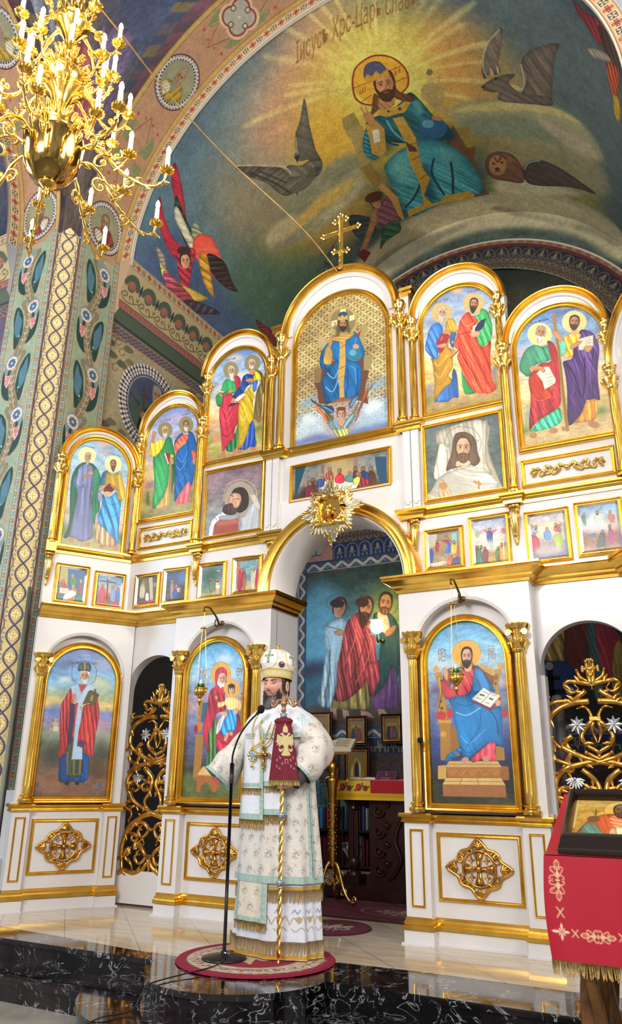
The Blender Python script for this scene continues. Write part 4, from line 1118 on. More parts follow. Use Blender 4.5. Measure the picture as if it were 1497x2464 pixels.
W e0d080 .06 3767,1097 -678,-351 25,-60 660,388
W e0d080 .06 3782,1054 -640,-417 25,-45 623,444
W e0d080 .06 3836,956 -690,-750 35,-34 664,772
W e0d080 .06 3891,894 -399,-607 35,-24 377,620
W e0d080 .06 3918,871 -480,-880 46,-23 448,894
W e0d080 .06 3999,824 -314,-1017 46,-12 282,1024
W e0d080 .06 4053,806 -194,-1107 61,-8 150,1111
W e0d080 .06 4113,795 -34,-954 44,0 4,954
W e0d080 .06 4204,799 173,-969 40,6 -201,965
W e0d080 .06 4263,814 274,-830 60,18 -315,820
W e0d080 .06 4329,845 455,-861 33,15 -479,852
W e0d080 .06 4365,870 518,-790 56,33 -558,770
W e0d080 .06 4436,944 924,-920 40,33 -956,899
W e0d080 .06 4463,988 848,-684 27,33 -868,664
W e0d080 .06 4497,1074 979,-550 28,63 -1002,509
W e0d080 .06 4506,1113 782,-344 13,50 -792,313
W e0d080 .06 4512,1224 1015,-219 0,82 -1017,162
W e0d080 .06 4500,1306 1029,-27 -7,42 -1025,-3
W 7f8268 .2 1680,2072 617,-220 515,54 563,108 92,502 -379,210 -756,-68 -404,-336
W b0a078 .15 1680,2072 165,-62 309,31 208,73 -311,177 -196,-120
K 8c8a6c b8ac84 1660,2093 284,-139 432,-96 436,48 563,108 -5,422 -330,242 -540,-13 -565,-232 -226,-219
K 7c8068 c8b884 4794,1960 496,-76 745,-26 599,97 262,381 -613,519 -450,-224 -690,-62 -305,-318
K a89c78 8a8468 5086,2761 767,-210 933,-65 11,607 -1022,546 -835,64
K 8a8266 cabd96 2396,3838 522,-166 771,-83 1145,49 772,-93 788,38 568,143 129,518 -806,31 -1052,73 -1066,25 -945,20 -715,-29
W c8a850 .2 2547,2333 336,-45 314,83 -221,150 -336,-80
W c09a50 .2 2108,2219 346,5 366,44 -261,174 -378,-78
W a89a70 .15 1678,2019 247,-43 275,123 55,165 -308,34
W 9c9a70 .2 4794,1960 486,-42 751,-46 603,83 146,250 26,194 -707,152 -831,-14 -430,-286
W c0b070 .15 4776,2013 385,-70 573,-43 537,-26 363,81 -641,61 -706,64
W 7a8268 .2 4861,2182 804,-32 778,39 -132,276 -927,73 -538,-132
W b0a084 .2 5900,2142 298,14 508,61 90,225 -557,54
W a39a7c .12 2345,3769 573,-97 756,-43 1147,54 773,-91 789,42 555,206 153,404 -796,41 -1062,63 -1066,25 -945,20 -768,33
W c4ba98 .15 3505,3702 803,8 754,5 690,21 587,105 -862,239 -965,12 -742,25
W 6f6a5a .15 2553,4044 680,-45 666,185 615,-15 -793,176 -658,22
W 6f6a5a .15 4743,3956 758,23 792,76 632,76 -834,91 -918,-48
W c4ba98 .15 4955,3428 399,-116 476,90 458,24 -717,261 -558,-23
W a8a080 .15 4646,3641 902,142 1025,-7 315,18 -839,371 -897,-62
C 6a6454 .2 75 2448,1942 30,-229 87,-238 160,155 129,26 127,84 -34,133 -99,70 -191,-29 -140,-25
C 5a5648 .2 60 3231,882 -125,350 -110,361 -22,182 -120,-119 -88,-171 102,-250 167,-141
C 625c4e .2 10 2048,878 296,364 162,208 22,192 171,145 175,14 14,98 -264,66 -186,-79 -151,-135 -71,-345 -119,-269
L a89c80 18 2060,884 339,389 138,187 14,148
L 3a342c 24 2131,1097 172,412 91,325
L 3a342c 18 2232,1177 202,486
B 5a5448 2871,1592 -30,22 -42,-4 -43,-30 -32,-47 -12,-52 10,-41 31,-21 41,5 43,29 31,45 13,51
H 2f2a26 2713,1454 80,34 -89,71
L b0a488 12 2877,1243 -104,209
C 6c6052 .15 80 5364,1555 51,-249 173,-295 222,-201 -44,192 -135,302 -20,155 -92,34 -8,-62
L b0a488 17 5792,833 -234,225 -142,279 -4,188
C 685c50 .18 60 5942,1268 134,-172 205,-125 305,-144 -128,239 -122,333 -143,424 -225,65 -175,-97 153,-282
L b0a488 18 5927,1300 -35,282 -101,157
C 665a50 .12 30 5287,1682 121,-93 129,-64 181,-56 82,3 -124,140 145,142 367,-26 -5,131 -513,69 -214,-41 36,-121 -110,0
L c0b090 23 5493,1506 0,-106
L c0b090 23 5578,1479 12,-112
B 2a2422 5533,1556 -9,14 -14,6 -10,-5 0,-14 9,-14 13,-5 10,5
B 2a2422 5330,1684 -8,9 -13,3 -10,-4 -2,-10 8,-8 12,-4 11,5
L 3a302c 12 5292,1735 102,-9
C 7e5644 .2 60 4948,2991 115,-151 185,-28 150,103 52,262 -81,266 -225,-33 -165,-68 -68,-143
B a87850 5227,3083 -45,101 -66,73 -70,22 -54,-35 -24,-79 13,-102 44,-95 65,-66 68,-21 54,29 25,73
B 2a1c18 5077,3041 -10,11 -18,3 -15,-7 -4,-12 11,-11 17,-3 15,7
B 2a1c18 5201,3024 -10,11 -18,5 -15,-6 -4,-12 10,-12 18,-4 16,6
B 4a2c24 5111,3154 -17,23 -28,8 -22,-12 -4,-25 17,-23 28,-7 22,12
L 3a2420 14 5016,3214 54,-20 42,21
L 5a3828 21 5102,2910 19,101 79,-111
B 8a5c40 5340,2975 -15,37 -23,28 -24,10 -18,-10 -8,-27 4,-37 16,-37 23,-27 23,-10 19,9 8,27
C 5a4a44 .2 30 5437,3178 120,-179 203,-77 236,52 356,166 226,94 -474,111 -416,121 -243,-30
L 8aa090 22 5467,3158 98,-144 192,-84
C 3c4a4a .3 40 2859,2877 197,206 67,168 -75,235 -197,2 -81,-303
C 3a4048 .3 80 2457,3075 165,-61 -245,118 -246,225 -132,41 227,-247
C 7a4a58 .3 60 3369,3033 146,-20 16,205 -132,394 -120,-57 -113,-159 15,-190
C 38684a .3 60 3243,3469 162,44 -28,237 -268,14 -149,66 165,-265
C a87850 .1 70 3180,3055 91,37 -156,253 -275,241 -157,95 -70,-29 212,-192 204,-202
F b08058 4a2c20 4a2c20 0 3287,2980 76,15 -87,107
B 4a2c20 3435,2910 -25,42 -54,21 -68,-9 -64,-35 -42,-52 -10,-53 25,-40 54,-16 67,9 63,33 43,48
H 5a2420 2622,3573 138,9 57,177 -167,76
H 8a7a44 3489,1441 169,16 -7,180 -44,160 -165,-49 6,-189
H 9a8a50 3456,1642 196,33 21,248 -224,235 -136,228 155,-86 -115,390 -61,-233 135,-482
H 8a7038 3348,2286 152,14 54,393 -177,18
H 8a7838 4746,2289 184,-3 -12,411 -139,-6
H 6a4630 4784,2676 130,-4 -88,211 -53,332 41,448 -239,4 -192,-927 350,-516
H a89058 4597,1502 128,-25 96,162 -87,219 -18,249 -107,-181 -104,-252 31,-127
H c0a860 4665,1391 122,5 -15,101 -116,-9
B 7a6a48 4770,1352 -23,30 -32,6 -23,-23 1,-36 23,-29 33,-6 22,22
H b08848 3505,2727 87,394 -98,520 -31,-181 22,-377 -59,-330
B d09a30 4442,1361 -111,156 -167,72 -176,-40 -133,-140 -55,-189 34,-182 112,-128 158,-50 166,36 133,111 64,168
L 7a2818 21 3817,1074 115,-159 189,-52 149,33 137,120 68,207 -60,207 -126,81
L 7a2818 23 3817,1074 -56,203 52,141 106,89
L 8a3a20 11 3794,1147 217,25
L 8a3a20 11 3803,1376 155,-22
L 8a3a20 11 4272,1146 173,-12
L 8a3a20 11 4254,1323 194,-6
T Ѡ 7a3020 3823,1283 92,-25 -57,-50 91,-25
T И 7a3020 4316,1239 78,-18 -51,-48 78,-18
C 2f6f78 .34 70 4390,1536 79,159 67,278 78,102 42,126 34,242 -207,9 -154,-64 -214,-66 -280,-208 -88,-218 -40,-182 108,-39 201,13 190,-41
C 2d6a74 .34 65 3717,1759 -103,362 44,114 -66,77 -91,-154 38,-176 82,-136
C 2f7078 .36 62 4128,2288 315,109 202,273 121,369 -7,536 -199,39 -413,-3 -405,17 -142,-76 -13,-387 22,-448 37,-236 206,-112 163,-23
W 6fb0a8 .5 3800,2419 145,26 -1,238 -163,250 -72,-142
W 5a9c9c .5 4421,2631 170,22 19,214 -157,204 -69,-159
W 163c48 .5 4030,2866 145,-138 -56,413 -59,345 -122,-25
W 163c48 .4 3609,1995 158,-7 79,173 54,91 -200,31 -156,-8
W 163c48 .4 4630,2193 83,179 -100,126 -118,-81
W 5a9c9c .4 4361,1685 97,41 -10,176 -85,1
L 5aa0a0 27 3691,2601 65,314 264,-186
L 5aa0a0 28 3600,2893 145,295 216,-138
L 17404a 35 3603,3374 220,-132 246,-310
L 17404a 34 4304,2706 -131,283 24,474
L 5aa0a0 27 4446,2559 -8,375 34,461
L 17404a 35 4490,2868 -76,322 -107,325
L 5aa0a0 25 3966,1807 18,241 70,199
L 17404a 31 3799,1778 36,336 119,155
H b8923a 4049,1819 132,34 22,395 -106,524 23,278 -191,260 49,225 -221,53 -163,-21 11,-112 265,12 91,-417 10,-437 83,-366
H 5a3828 4054,2247 85,169 -1,82 -100,-56
L 6a4a20 13 4077,2341 161,4
L 6a4a20 13 4020,2600 176,-14
L 6a4a20 14 3989,2976 132,-15
H b8923a 3599,3470 501,87 92,-78 366,40 42,108 -33,66 -393,-68 -280,-44 -306,2
H b08a3a 3707,1714 142,20 42,179 -123,359 -108,31 -74,-121 60,-200
H d8d0b8 3741,1853 88,21 -65,192 -85,-19
B 2c5a80 4642,2258 -55,86 -89,45 -96,-9 -77,-63 -38,-95 11,-100 55,-78 85,-37 94,9 77,54 41,88
B 5a90a8 4502,2132 -21,30 -35,14 -39,-5 -31,-24 -17,-36 3,-36 21,-29 34,-13 38,6 32,22 17,34
H b8923a 3952,1592 242,84 202,-82 -14,65 -153,144 -243,-44 -99,-112
B 6a3028 4206,1733 -13,14 -16,0 -11,-14 2,-20 12,-14 16,0 11,14
B 2a3a3a 4058,1698 -9,10 -12,0 -8,-11 1,-15 10,-10 12,0 7,11
C 6a4430 .2 70 3988,1351 -109,181 -74,99 147,-39 68,-117
C 6a4430 .2 60 4265,1295 12,175 138,146 -54,69 -131,-98 -58,-134
C b07c50 .1 70 4019,1438 153,15 -13,169 -123,19 -84,-49
F c08a5a 4a2e20 4a3020 .4 4159,1295 125,27 -167,160
C 5a5a78 .2 0 3973,1070 72,-122 102,-20 85,56 33,113 0,65 -159,-16 -113,3
H b8862a 3965,1099 68,-40 29,62 79,-55 22,77 111,-42 -11,106 -146,-22 -127,9
C b07c50 .1 80 3733,1657 16,-100 82,17 16,122 -70,105 -33,-61
L b07c50 23 3763,1566 -2,-125
L b07c50 23 3795,1573 26,-107
B b07c50 4645,2096 -18,13 -31,0 -35,-16 -29,-26 -16,-28 1,-24 18,-13 30,1 34,16 30,24 17,29
L a08040 11 4489,2105 336,-666
L a08040 11 4780,1447 69,18
C a02838 .3 80 1490,110 -62,144 -117,153 -204,206 -180,81 64,-162 161,-181 160,-173
C a02838 .3 80 1051,135 -162,169 -132,227 -27,221 -179,-92 77,-234 199,-208
C 2c4030 .3 75 1212,353 -117,242 -125,248 -198,62 113,-272 147,-208
C c0baa0 .3 70 1113,417 -101,271 -108,236 -87,-41 98,-292 76,-142
C 8a9070 .3 70 1158,769 -19,102 -105,157 -108,-71 65,-170
C c04030 .3 60 991,875 150,175 -19,200 -132,277 -140,282 -92,-251 8,-382 27,-238
C 302420 .3 55 947,1172 88,327 -138,284 -49,151 -92,-277 31,-352
C c89030 .3 85 859,1038 43,159 -235,212 -152,108 33,-200 136,-175
C a83040 .25 88 687,687 173,261 -218,34 -277,37 -69,-111 147,-144
C c8a840 .3 50 399,429 -81,142 -16,251 101,407 16,179 -262,-383 -52,-326 118,-184
C 8a3a48 .3 60 296,537 0,371 -72,278 -134,-320 22,-249
C 302830 .3 30 184,1019 156,413 37,276 -242,-415 -109,-334
C 9a9080 .2 60 498,319 -32,168 -148,84 33,-128
F c89870 3a2420 3a2420 0 627,849 63,85 -141,-41
B 3a2420 803,889 -32,-4 -44,-33 -43,-53 -31,-59 -10,-48 13,-25 33,5 43,33 43,52 30,58 11,48
C 8a3038 .3 60 7018,123 195,30 347,-87 8,221 -213,126 -196,-91 -114,-77
C 5a4038 .3 70 7447,143 421,-88 -44,361 -271,172 -102,-217
C 9a9080 .2 20 7102,621 420,-206 79,37 -412,241
C b05030 .3 80 7477,545 380,-206 -124,304 -244,417 -52,-176
C b89030 .3 80 7474,962 175,-91 -103,366 -128,51
C 6a2830 .3 60 714,2468 47,263 22,226 -137,129 -47,-279
T Іисусъ_Хрс-Царь_славы. 7a5028 3318,513 1605,11 -1432,-310 1563,-27
@sanct 2800 2219
G 2a2420@0 2a2420@1
C 8a7038 .38 75 1423,1251 153,-170 257,-59 72,47 -317,294 3,158 -231,-13 -52,-84
C 7a3028 .38 80 1636,1066 328,-22 -93,339 -51,307 -172,29 -76,-199 23,-236
C 4a6a68 .3 80 1869,1045 108,50 2,829 -112,15 -6,-460
C 8a2a38 .38 80 1980,1075 178,74 80,201 -72,358 -148,30 -54,-349
C 1f3a7a .3 70 1219,1539 372,-18 113,201 -79,226 -382,-15 -58,-237
C 9a8848 .3 85 2147,1401 89,-32 -70,600 -100,-23'''
# ------------------------------------------------------------------ room
def wm(o):
 M = Matrix.Identity(4)
 while o is not None:
  M = Matrix.Translation(o.location) @ Matrix.Rotation(o.rotation_euler.z, 4, 'Z') @ M; o = o.parent
 return M
_b0 = MB.build
def _build(s, name, mat_, parent=None, **k):
 if parent is not None:
  Mi = wm(parent).inverted(); s.v = [tuple(Mi @ Vector(v)) for v in s.v]
 return _b0(s, name, mat_, parent, **k)
MB.build = _build
def struct(o): o['kind'] = 'structure'; return o

R0, ZC, YB, SW = 2.65, 6.53, 4.1, 2.80       # vault radius, springing height, east wall, side wall
REF = lambda P: np.c_[-P[:, 1] - 3.61, -P[:, 0] - 3.61, P[:, 2]]
MIR = lambda P: np.c_[-P[:, 0], P[:, 1], P[:, 2]]

def checker_strip(c, u, v0, v1, w=34):
 """narrow band of little crosses in red and blue"""
 c.poly([(u - w, v0), (u + w, v0), (u + w, v1), (u - w, v1)], 'a8ad8a')
 c.line([(u - w, v0), (u - w, v1)], '5a2a28', 6); c.line([(u + w, v0), (u + w, v1)], '5a2a28', 6)
 k = 0; v = v0 + 40
 while v < v1 - 30:
  col = ('8a2f38', '2f6f9a')[k % 2]
  for du, dv in ((-11, -22), (11, -22), (0, -8), (-11, 6), (11, 6), (0, 20)):
   c.poly([(u + du, v + dv - 9), (u + du + 9, v + dv), (u + du, v + dv + 9), (u + du - 9, v + dv)], col)
   c.poly([(u + du * .0 + 0, v + dv + 6), (u + 8, v + dv + 13), (u, v + dv + 20), (u - 8, v + dv + 13)], 'e8e4d8', .5)
  v += 66; k += 1

def diamonds(c, p0, p1, wid, step, g='c4a070'):
 """band of dark squares and red crosses from p0 to p1"""
 p0, p1 = np.array(p0, float), np.array(p1, float); L = np.hypot(*(p1 - p0)); t = (p1 - p0) / L; n = np.array([-t[1], t[0]])
 c.poly([p0 + n * wid / 2, p1 + n * wid / 2, p1 - n * wid / 2, p0 - n * wid / 2], g)
 for s_ in (-1, 1): c.line([p0 + n * wid / 2 * s_, p1 + n * wid / 2 * s_], 'e0d8c8', 7); c.line([p0 + n * wid * .44 * s_, p1 + n * wid * .44 * s_], '5a3424', 5)
 k = 0; s_ = step / 2; h = wid * .26
 q = lambda o, *P: [o + t * a * h + n * b * h for a, b in P]
 while s_ < L:
  o = p0 + t * s_
  if k % 2 == 0:
   c.poly(q(o, (-1.15, -1.15), (1.15, -1.15), (1.15, 1.15), (-1.15, 1.15)), 'd8d4c4'); c.poly(q(o, (-1, -1), (1, -1), (1, 1), (-1, 1)), '28344a')
   for a, b in ((1, 1), (1, -1), (-1, 1), (-1, -1)): c.poly(q(o, (0, 0), (a * .75, b * .25), (a * .8, b * .8), (a * .25, b * .75)), 'd0b070')
  else:
   for a, b in ((0, 0), (.75, .0), (-.75, 0), (0, .75), (0, -.75)): c.poly(q(o, (a - .42, b - .42), (a + .42, b - .42), (a + .42, b + .42), (a - .42, b + .42)), '8a3f34')
   for a, b in ((.75, 0), (-.75, 0), (0, .75), (0, -.75)): c.poly(q(o, (a - .13, b - .13), (a + .13, b - .13), (a + .13, b + .13), (a - .13, b + .13)), 'd8b890')
  s_ += step; k += 1

def vine(c, x0, v, f):
 """one storey of the painted climbing vine, f=+1/-1 flips it"""
 P = lambda *q: [(x0 + f * a, v + b) for a, b in q]
 c.poly(P((-160, 330), (-190, 150), (-120, 60), (-70, -80), (-150, -180), (-210, -260), (-190, 60), (-230, 250)), '8fa487', 1, True)
 c.poly(P((-165, -60), (-60, 60), (-30, 330), (-120, 470), (-165, 240), (-195, 60)), '1f4038', 1, True)
 for k in range(6): c.poly(P((-130 + 8 * k, 150 + 42 * k), (-95 + 6 * k, 128 + 42 * k), (-88 + 6 * k, 165 + 42 * k)), ('c8d0c0', '5a6a30')[k % 2], .9)
 c.poly(P((60, -20), (170, 60), (185, 200), (150, 360), (40, 440), (10, 300), (60, 160)), '1f4038', 1, True)
 c.poly(P((80, 120), (60, 10), (0, -90), (-90, -120), (-110, -60), (-40, 40), (-10, 170), (-40, 330), (-110, 520), (-30, 560), (40, 420), (80, 260)), '857658', 1, True)
 c.line(P((-40, -60), (30, 60), (40, 200), (10, 350), (-60, 540)), 'c8c0a4', 7)
 for k in range(7):
  a = 20 + k * 76; b = 38 - (k - 2) ** 2 * 3.2
  for s_ in (-1, 1): c.poly(P((b, a), (b + s_ * 34, a - 40), (b + s_ * 26, a - 10)), 'c0b898', .9, True, 3)
 c.poly(P((-110, 60), (-60, 150), (-90, 330), (-150, 260), (-170, 120), (-150, -20)), '4f7484', 1, True)
 c.poly(P((60, -130), (150, -60), (170, 60), (130, 170), (100, 60), (40, 0), (-40, -60), (-20, -140)), '7d9290', 1, True)
 c.ell(x0 + f * 75, v, 78, 78, 'e8c8b8'); c.ell(x0 + f * 75, v, 64, 64, 'd8b0a0', .6); c.ell(x0 + f * 75, v, 46, 46, '3a6890')
 for k in range(8): c.ell(x0 + f * 75 + 44 * cos(k * pi / 4), v + 44 * sin(k * pi / 4), 12, 12, '3a6890')
 c.ell(x0 + f * 75, v, 15, 15, 'd8d0a0'); c.ell(x0 + f * 75, v, 6, 6, '6a5a20')
 c.poly(P((60, 150), (150, 130), (140, 230), (100, 290), (60, 220)), 'e0a8a4', 1)
 for a, b in ((85, 165), (115, 160), (95, 195), (125, 195), (105, 230)): c.ell(x0 + f * a, v + b, 13, 15, 'b84a50'); c.ell(x0 + f * a, v + b, 6, 8, 'e0a8a4')

def medallion(c, x, v, rx, ry, robe, hair, rot=0, bg='8a8a6a'):
 """toothed round frame with the bust of a bearded elder"""
 c.ell(x, v, rx * 1.05, ry * 1.05, '4a2a2c', 1, 32); c.ell(x, v, rx, ry, 'c4c0bc', 1, 32)
 for k in range(40):
  a = 2 * pi * k / 40; c.ell(x + rx * .96 * cos(a), v + ry * .96 * sin(a), 9, 9, '6a3a48'); c.ell(x + rx * .83 * cos(a + .07), v + ry * .83 * sin(a + .07), 12, 12, '28303c')
 c.ell(x, v, rx * .8, ry * .8, bg, 1, 32)
 Q = lambda *q: [(x + rx * a, v + ry * b) for a, b in q]
 c.soft(Q((-.6, -.5), (.5, -.6), (.6, 0), (-.6, .1)), '9a9878', .5, .7)
 c.cloth(Q((-.62, .3), (-.3, -.05), (.1, .05), (.45, .2), (.6, .42), (.3, .72), (-.2, .76), (-.55, .5)), robe, .35, 80)
 c.cloth(Q((.05, .3), (.45, .25), (.5, .5), (.2, .7)), 'c8c0a4', .2, 60)
 c.face('b08a64', hair, hair, 1.1, (x + .05 * rx, v - .2 * ry), (x + .27 * rx, v - .17 * ry), (x + .02 * rx, v + .13 * ry))

# --- pillar face and soffit: u from the sanctuary side to the chamfer, v down from the crown
LT, LB, PW = 11400, 900, 610
pc = Canvas(PW, LT - LB, 6.0, base='b08868')
pc.poly([(85, LT - 6480), (525, LT - 6480), (525, LT - LB), (85, LT - LB)], '9aa588')
for z in range(0, 12):   # vine storeys below the springing
 L = 6290 - 630 * z
 if L > 700:
  pc.poly([(70, LT - L - 250), (540, LT - L - 250), (540, LT - L + 420), (70, LT - L + 420)], 'b07c68', .22)
  for s_ in (1, -1): pc.poly([(305 - s_ * 235, LT - L - 300), (305 - s_ * 190, LT - L - 120), (305 - s_ * 215, LT - L + 60), (305 - s_ * 185, LT - L + 240), (305 - s_ * 235, LT - L + 340)], '98a488', 1, True)
for z in range(11, -1, -1):
 L = 6290 - 630 * z
 if L > 700: vine(pc, 305 + (20 if z % 2 else -20), LT - L, 1 if z % 2 else -1)
for L, kind in ((7850, 'leaf'), (9810, 'ros'), (11100, 'leaf')):
 v = LT - L
 for s_ in (-1, 1):
  for dv in (-1, 1):
   pc.line([(305, v), (305 + s_ * 120, v + dv * 120), (305 + s_ * 60, v + dv * 330), (305, v + dv * 480)], '8a4a3a', 9)
   pc.poly([(305 + s_ * 60, v + dv * 90), (305 + s_ * 190, v + dv * 60), (305 + s_ * 215, v + dv * 210), (305 + s_ * 150, v + dv * 330), (305 + s_ * 100, v + dv * 200)], '7f8458', 1, True)
   pc.line([(305 + s_ * 80, v + dv * 100), (305 + s_ * 150, v + dv * 300)], 'a8a880', 6)
   pc.ell(305 + s_ * 170, v + dv * 390, 20, 20, 'b0503c'); pc.ell(305 + s_ * 60, v + dv * 420, 16, 16, 'b0503c')
 if kind == 'ros':
  for a in range(4):
   x, y = 305 + 105 * cos(a * pi / 2 + pi / 4), v + 105 * sin(a * pi / 2 + pi / 4)
   pc.ell(x, y, 135, 135, 'd0b48c', 1, 24)
  for a in range(4):
   x, y = 305 + 95 * cos(a * pi / 2 + pi / 4), v + 95 * sin(a * pi / 2 + pi / 4)
   pc.ell(x, y, 112, 112, '8a4038', 1, 24)
  for a in range(4):
   x, y = 305 + 92 * cos(a * pi / 2 + pi / 4), v + 92 * sin(a * pi / 2 + pi / 4)
   pc.ell(x, y, 92, 92, 'a8a498', 1, 24)
  for a in range(4):
   x, y = 305 + 120 * cos(a * pi / 2), v + 120 * sin(a * pi / 2); pc.ell(x, y, 34, 34, '3a3a28'); pc.ell(x, y, 24, 24, 'd0b48c')
  pc.ell(305, v, 18, 18, 'd8c8a8')
for L, robe, hair, bg in ((6850, '8a3a38', '7a6a50', '8a8868'), (8820, 'a88a30', 'a89a80', '88886c'), (10700, '3a5a48', '6a5a48', '80806c')):
 medallion(pc, 305, LT - L, 262, 300, robe, hair, bg=bg)
for u in (42, PW - 42): checker_strip(pc, u, LT - 6600, LT - LB)
for u in (30, PW - 30):
 pc.poly([(u - 30, 0), (u + 30, 0), (u + 30, LT - 6600), (u - 30, LT - 6600)], 'b89a58')
 pc.line([(u - 28, 0), (u - 28, LT - 6600)], '6a4a28', 7); pc.line([(u + 28, 0), (u + 28, LT - 6600)], '6a4a28', 7)
pc.grain(.05)
def pmap(U, V):
 L = (LT - V) / 1000; th = np.clip((L - ZC) / SW, 0, None); y = -.03 - U / 1000
 return np.c_[np.where(L < ZC, -SW, -SW * np.cos(th)), y, np.where(L < ZC, L, ZC + SW * np.sin(th))]
struct(pc.mesh('wall_left', pmap, FRESCO)); struct(pc.mesh('wall_north', lambda U, V: REF(pmap(U, V)), FRESCO))

# --- gilt lattice strip on the chamfer
gc = Canvas(240, 6500, 5.0, base='3a3038')
G0 = [(15, 0), (225, 0), (225, 6500), (15, 6500)]; gc.poly(G0, 'c4b07c')
gc.poly([(45, 0), (195, 0), (195, 6500), (45, 6500)], 'd2bc80')
v = 60; 
vv = np.arange(0, 6500, 25.)
for sgn in (1, -1):
 gc.line([(120 + sgn * 58 * cos(pi * (a - 60) / 190), a) for a in vv], '4a4464', 16, smooth=False)
for s_ in (-1, 1): gc.line([(120 + s_ * (96 + 9 * cos(2 * pi * (a - 60) / 190)), a) for a in vv], '544a62', 9, smooth=False)
while v < 6500:
 for q_, c_ in ((5, '8a7850'), (0, 'e8d49c')):
  for a, b in ((0, 27), (0, -27), (24, 0), (-24, 0)): gc.ell(120 + a, v + b, 20 + q_, 23 + q_, c_)
 gc.line([(120, v - 40), (120, v + 40)], 'a88438', 5); gc.line([(88, v), (152, v)], 'a88438', 5)
 for b in (-60, -20, 20, 60): 
  for s_ in (-1, 1): gc.line([(120 + s_ * 70, v + b), (120 + s_ * 88, v + b)], '4a4464', 7)
 v += 190
gc.grain(.05)
GT = 6.62
def gmap(U, V):
 t = U / 240; z = GT - V / 1000; return np.c_[-2.97 + .17 * t, -.81 + .17 * t, z]
struct(gc.mesh('trim_1', gmap, FRESCO, keep=lambda U, V: (V > 120) | (abs(U - 120) < V)))
struct(MB().box(-3.0, -2.86, -.75, -.55, 0, .12).build('baseboard_left', DWOOD))
mb = MB(); mb.add([(-2.99, -.83, 0), (-2.785, -.625, 0), (-2.785, -.625, .12), (-2.99, -.83, .12)], [(0, 1, 2, 3)]); struct(mb.build('baseboard_left', BLACK))

# --- diamond border of the great arch (flat ring facing the nave) with its straight legs
RA0, RA1 = R0, SW
def ring_canvas(r0, r1, res, L, paint):
 c = Canvas(L, (r1 - r0) * 1000, res); paint(c); return c
Lr = (R0 + SW) / 2 * pi * 1000
dc = Canvas(Lr, 150, 5.5, base='c4a070'); diamonds(dc, (0, 75), (Lr, 75), 150, 100)
def rmap(U, V):
 th = U / Lr * pi; r = R0 + V / 1000.; return np.c_[-r * np.cos(th), np.full(len(U), -.03), ZC + r * np.sin(th)]
struct(dc.mesh('trim_2', rmap, FRESCO)); struct(dc.mesh('trim_2', lambda U, V: REF(rmap(U, V)), FRESCO))
# white reveal line
mb = MB(); G = []
for i in range(61):
 a = pi * i / 60; G.append([(-(R0 - e) * cos(a), y, ZC + (R0 - e) * sin(a)) for e, y in ((0, -.03), (.012, -.03), (.012, .01), (0, .01))])
mb.grid(G); struct(mb.build('trim_3', mat('cream_line', 'cfc6b4', .7)))

# --- the vault painting: u along the arc, v towards the east, past 4100 the crescent above the east arch
mu = Canvas(8325, 4620, 8.0)
D = {}
for ln in DATA.strip().split('\n'):
 if ln[0] == '@': cur = ln.split()[0][1:]; D[cur] = [tuple(map(int, ln.split()[1:3]))]
 else: D[cur].append(ln)
mu.run(D['mural'][1:]); mu.grain(.07); mu.a = np.clip(mu.a * 1.18 + .02, 0, 1)
def vmap(U, V):
 th = U / 1000 / R0; y = np.minimum(V / 1000, YB); r = R0 - np.clip(V / 1000 - YB, 0, None)
 return np.c_[-r * np.cos(th), y, ZC + r * np.sin(th)]
def vkeep(U, V):
 th = U / 1000 / R0; r = R0 - np.clip(V / 1000 - YB, 0, None); x, z = r * np.cos(th), ZC + r * np.sin(th)
 return (V < 4100) | ((np.hypot(x, z - 5.97) > 2.68) & (z > ZC - .03))
struct(mu.mesh('ceiling', vmap, FRESCO, keep=vkeep))
# north transept vault
nv = Canvas(8325, 3000, 24., base='3a4a60'); nv.run(['G 2f3a52@0 3a4658@.5 50565a@1', 'W 6a5a58 .4 300,200 1900,100 200,1200 -1800,100', 'W 8a7a70 .4 2500,400 1700,-100 -200,1500 -1400,-300', 'W 28324e .4 200,1500 1600,200 -100,1100 -1400,0']); nv.grain(.1)
struct(nv.mesh('ceiling', lambda U, V: REF(vmap(U, np.minimum(V, 4000))), FRESCO))

# --- side wall: cornice profile, palmettes, key fret, chequer, medallion
sc = Canvas(4130, 1040, 7.0, base='a89468')
sc.poly([(0, 0), (4130, 0), (4130, 130), (0, 130)], 'c4a070'); diamonds(sc, (0, 68), (4130, 68), 125, 95)
sc.poly([(0, 135), (4130, 135), (4130, 560), (0, 560)], 'b8a478')
x = 130
while x < 4130:
 for k in range(9):
  a = pi * (k + .5) / 9; sc.ell(x - 95 * cos(a), 330 - 115 * sin(a) + 10, 34, 40, '4a5a4a')
 sc.ell(x, 320, 70, 85, '4a5a4a')
 for k in range(7):
  a = pi * (k + .5) / 7; sc.poly([(x, 390), (x - 72 * cos(a) - 10, 350 - 75 * sin(a)), (x - 72 * cos(a) + 12, 350 - 80 * sin(a))], 'c86a58')
 sc.line([(x - 110, 470), (x - 60, 425), (x - 20, 450), (x - 45, 480), (x - 70, 465)], '3a4030', 11); sc.line([(x + 110, 500), (x + 60, 440), (x + 20, 450), (x + 40, 485)], '3a4030', 11)
 sc.line([(x - 110, 470), (x - 40, 520), (x + 60, 520), (x + 170, 470)], '3a4030', 9)
 sc.poly([(x + 145, 230), (x + 165, 310), (x + 150, 390), (x + 128, 310)], '28304a', 1, True); sc.poly([(x + 125, 400), (x + 150, 430), (x + 178, 395), (x + 160, 455), (x + 138, 455)], '5a6a38', 1)
 x += 290
sc.poly([(0, 560), (4130, 560), (4130, 700), (0, 700)], '8a5048')
x = 0
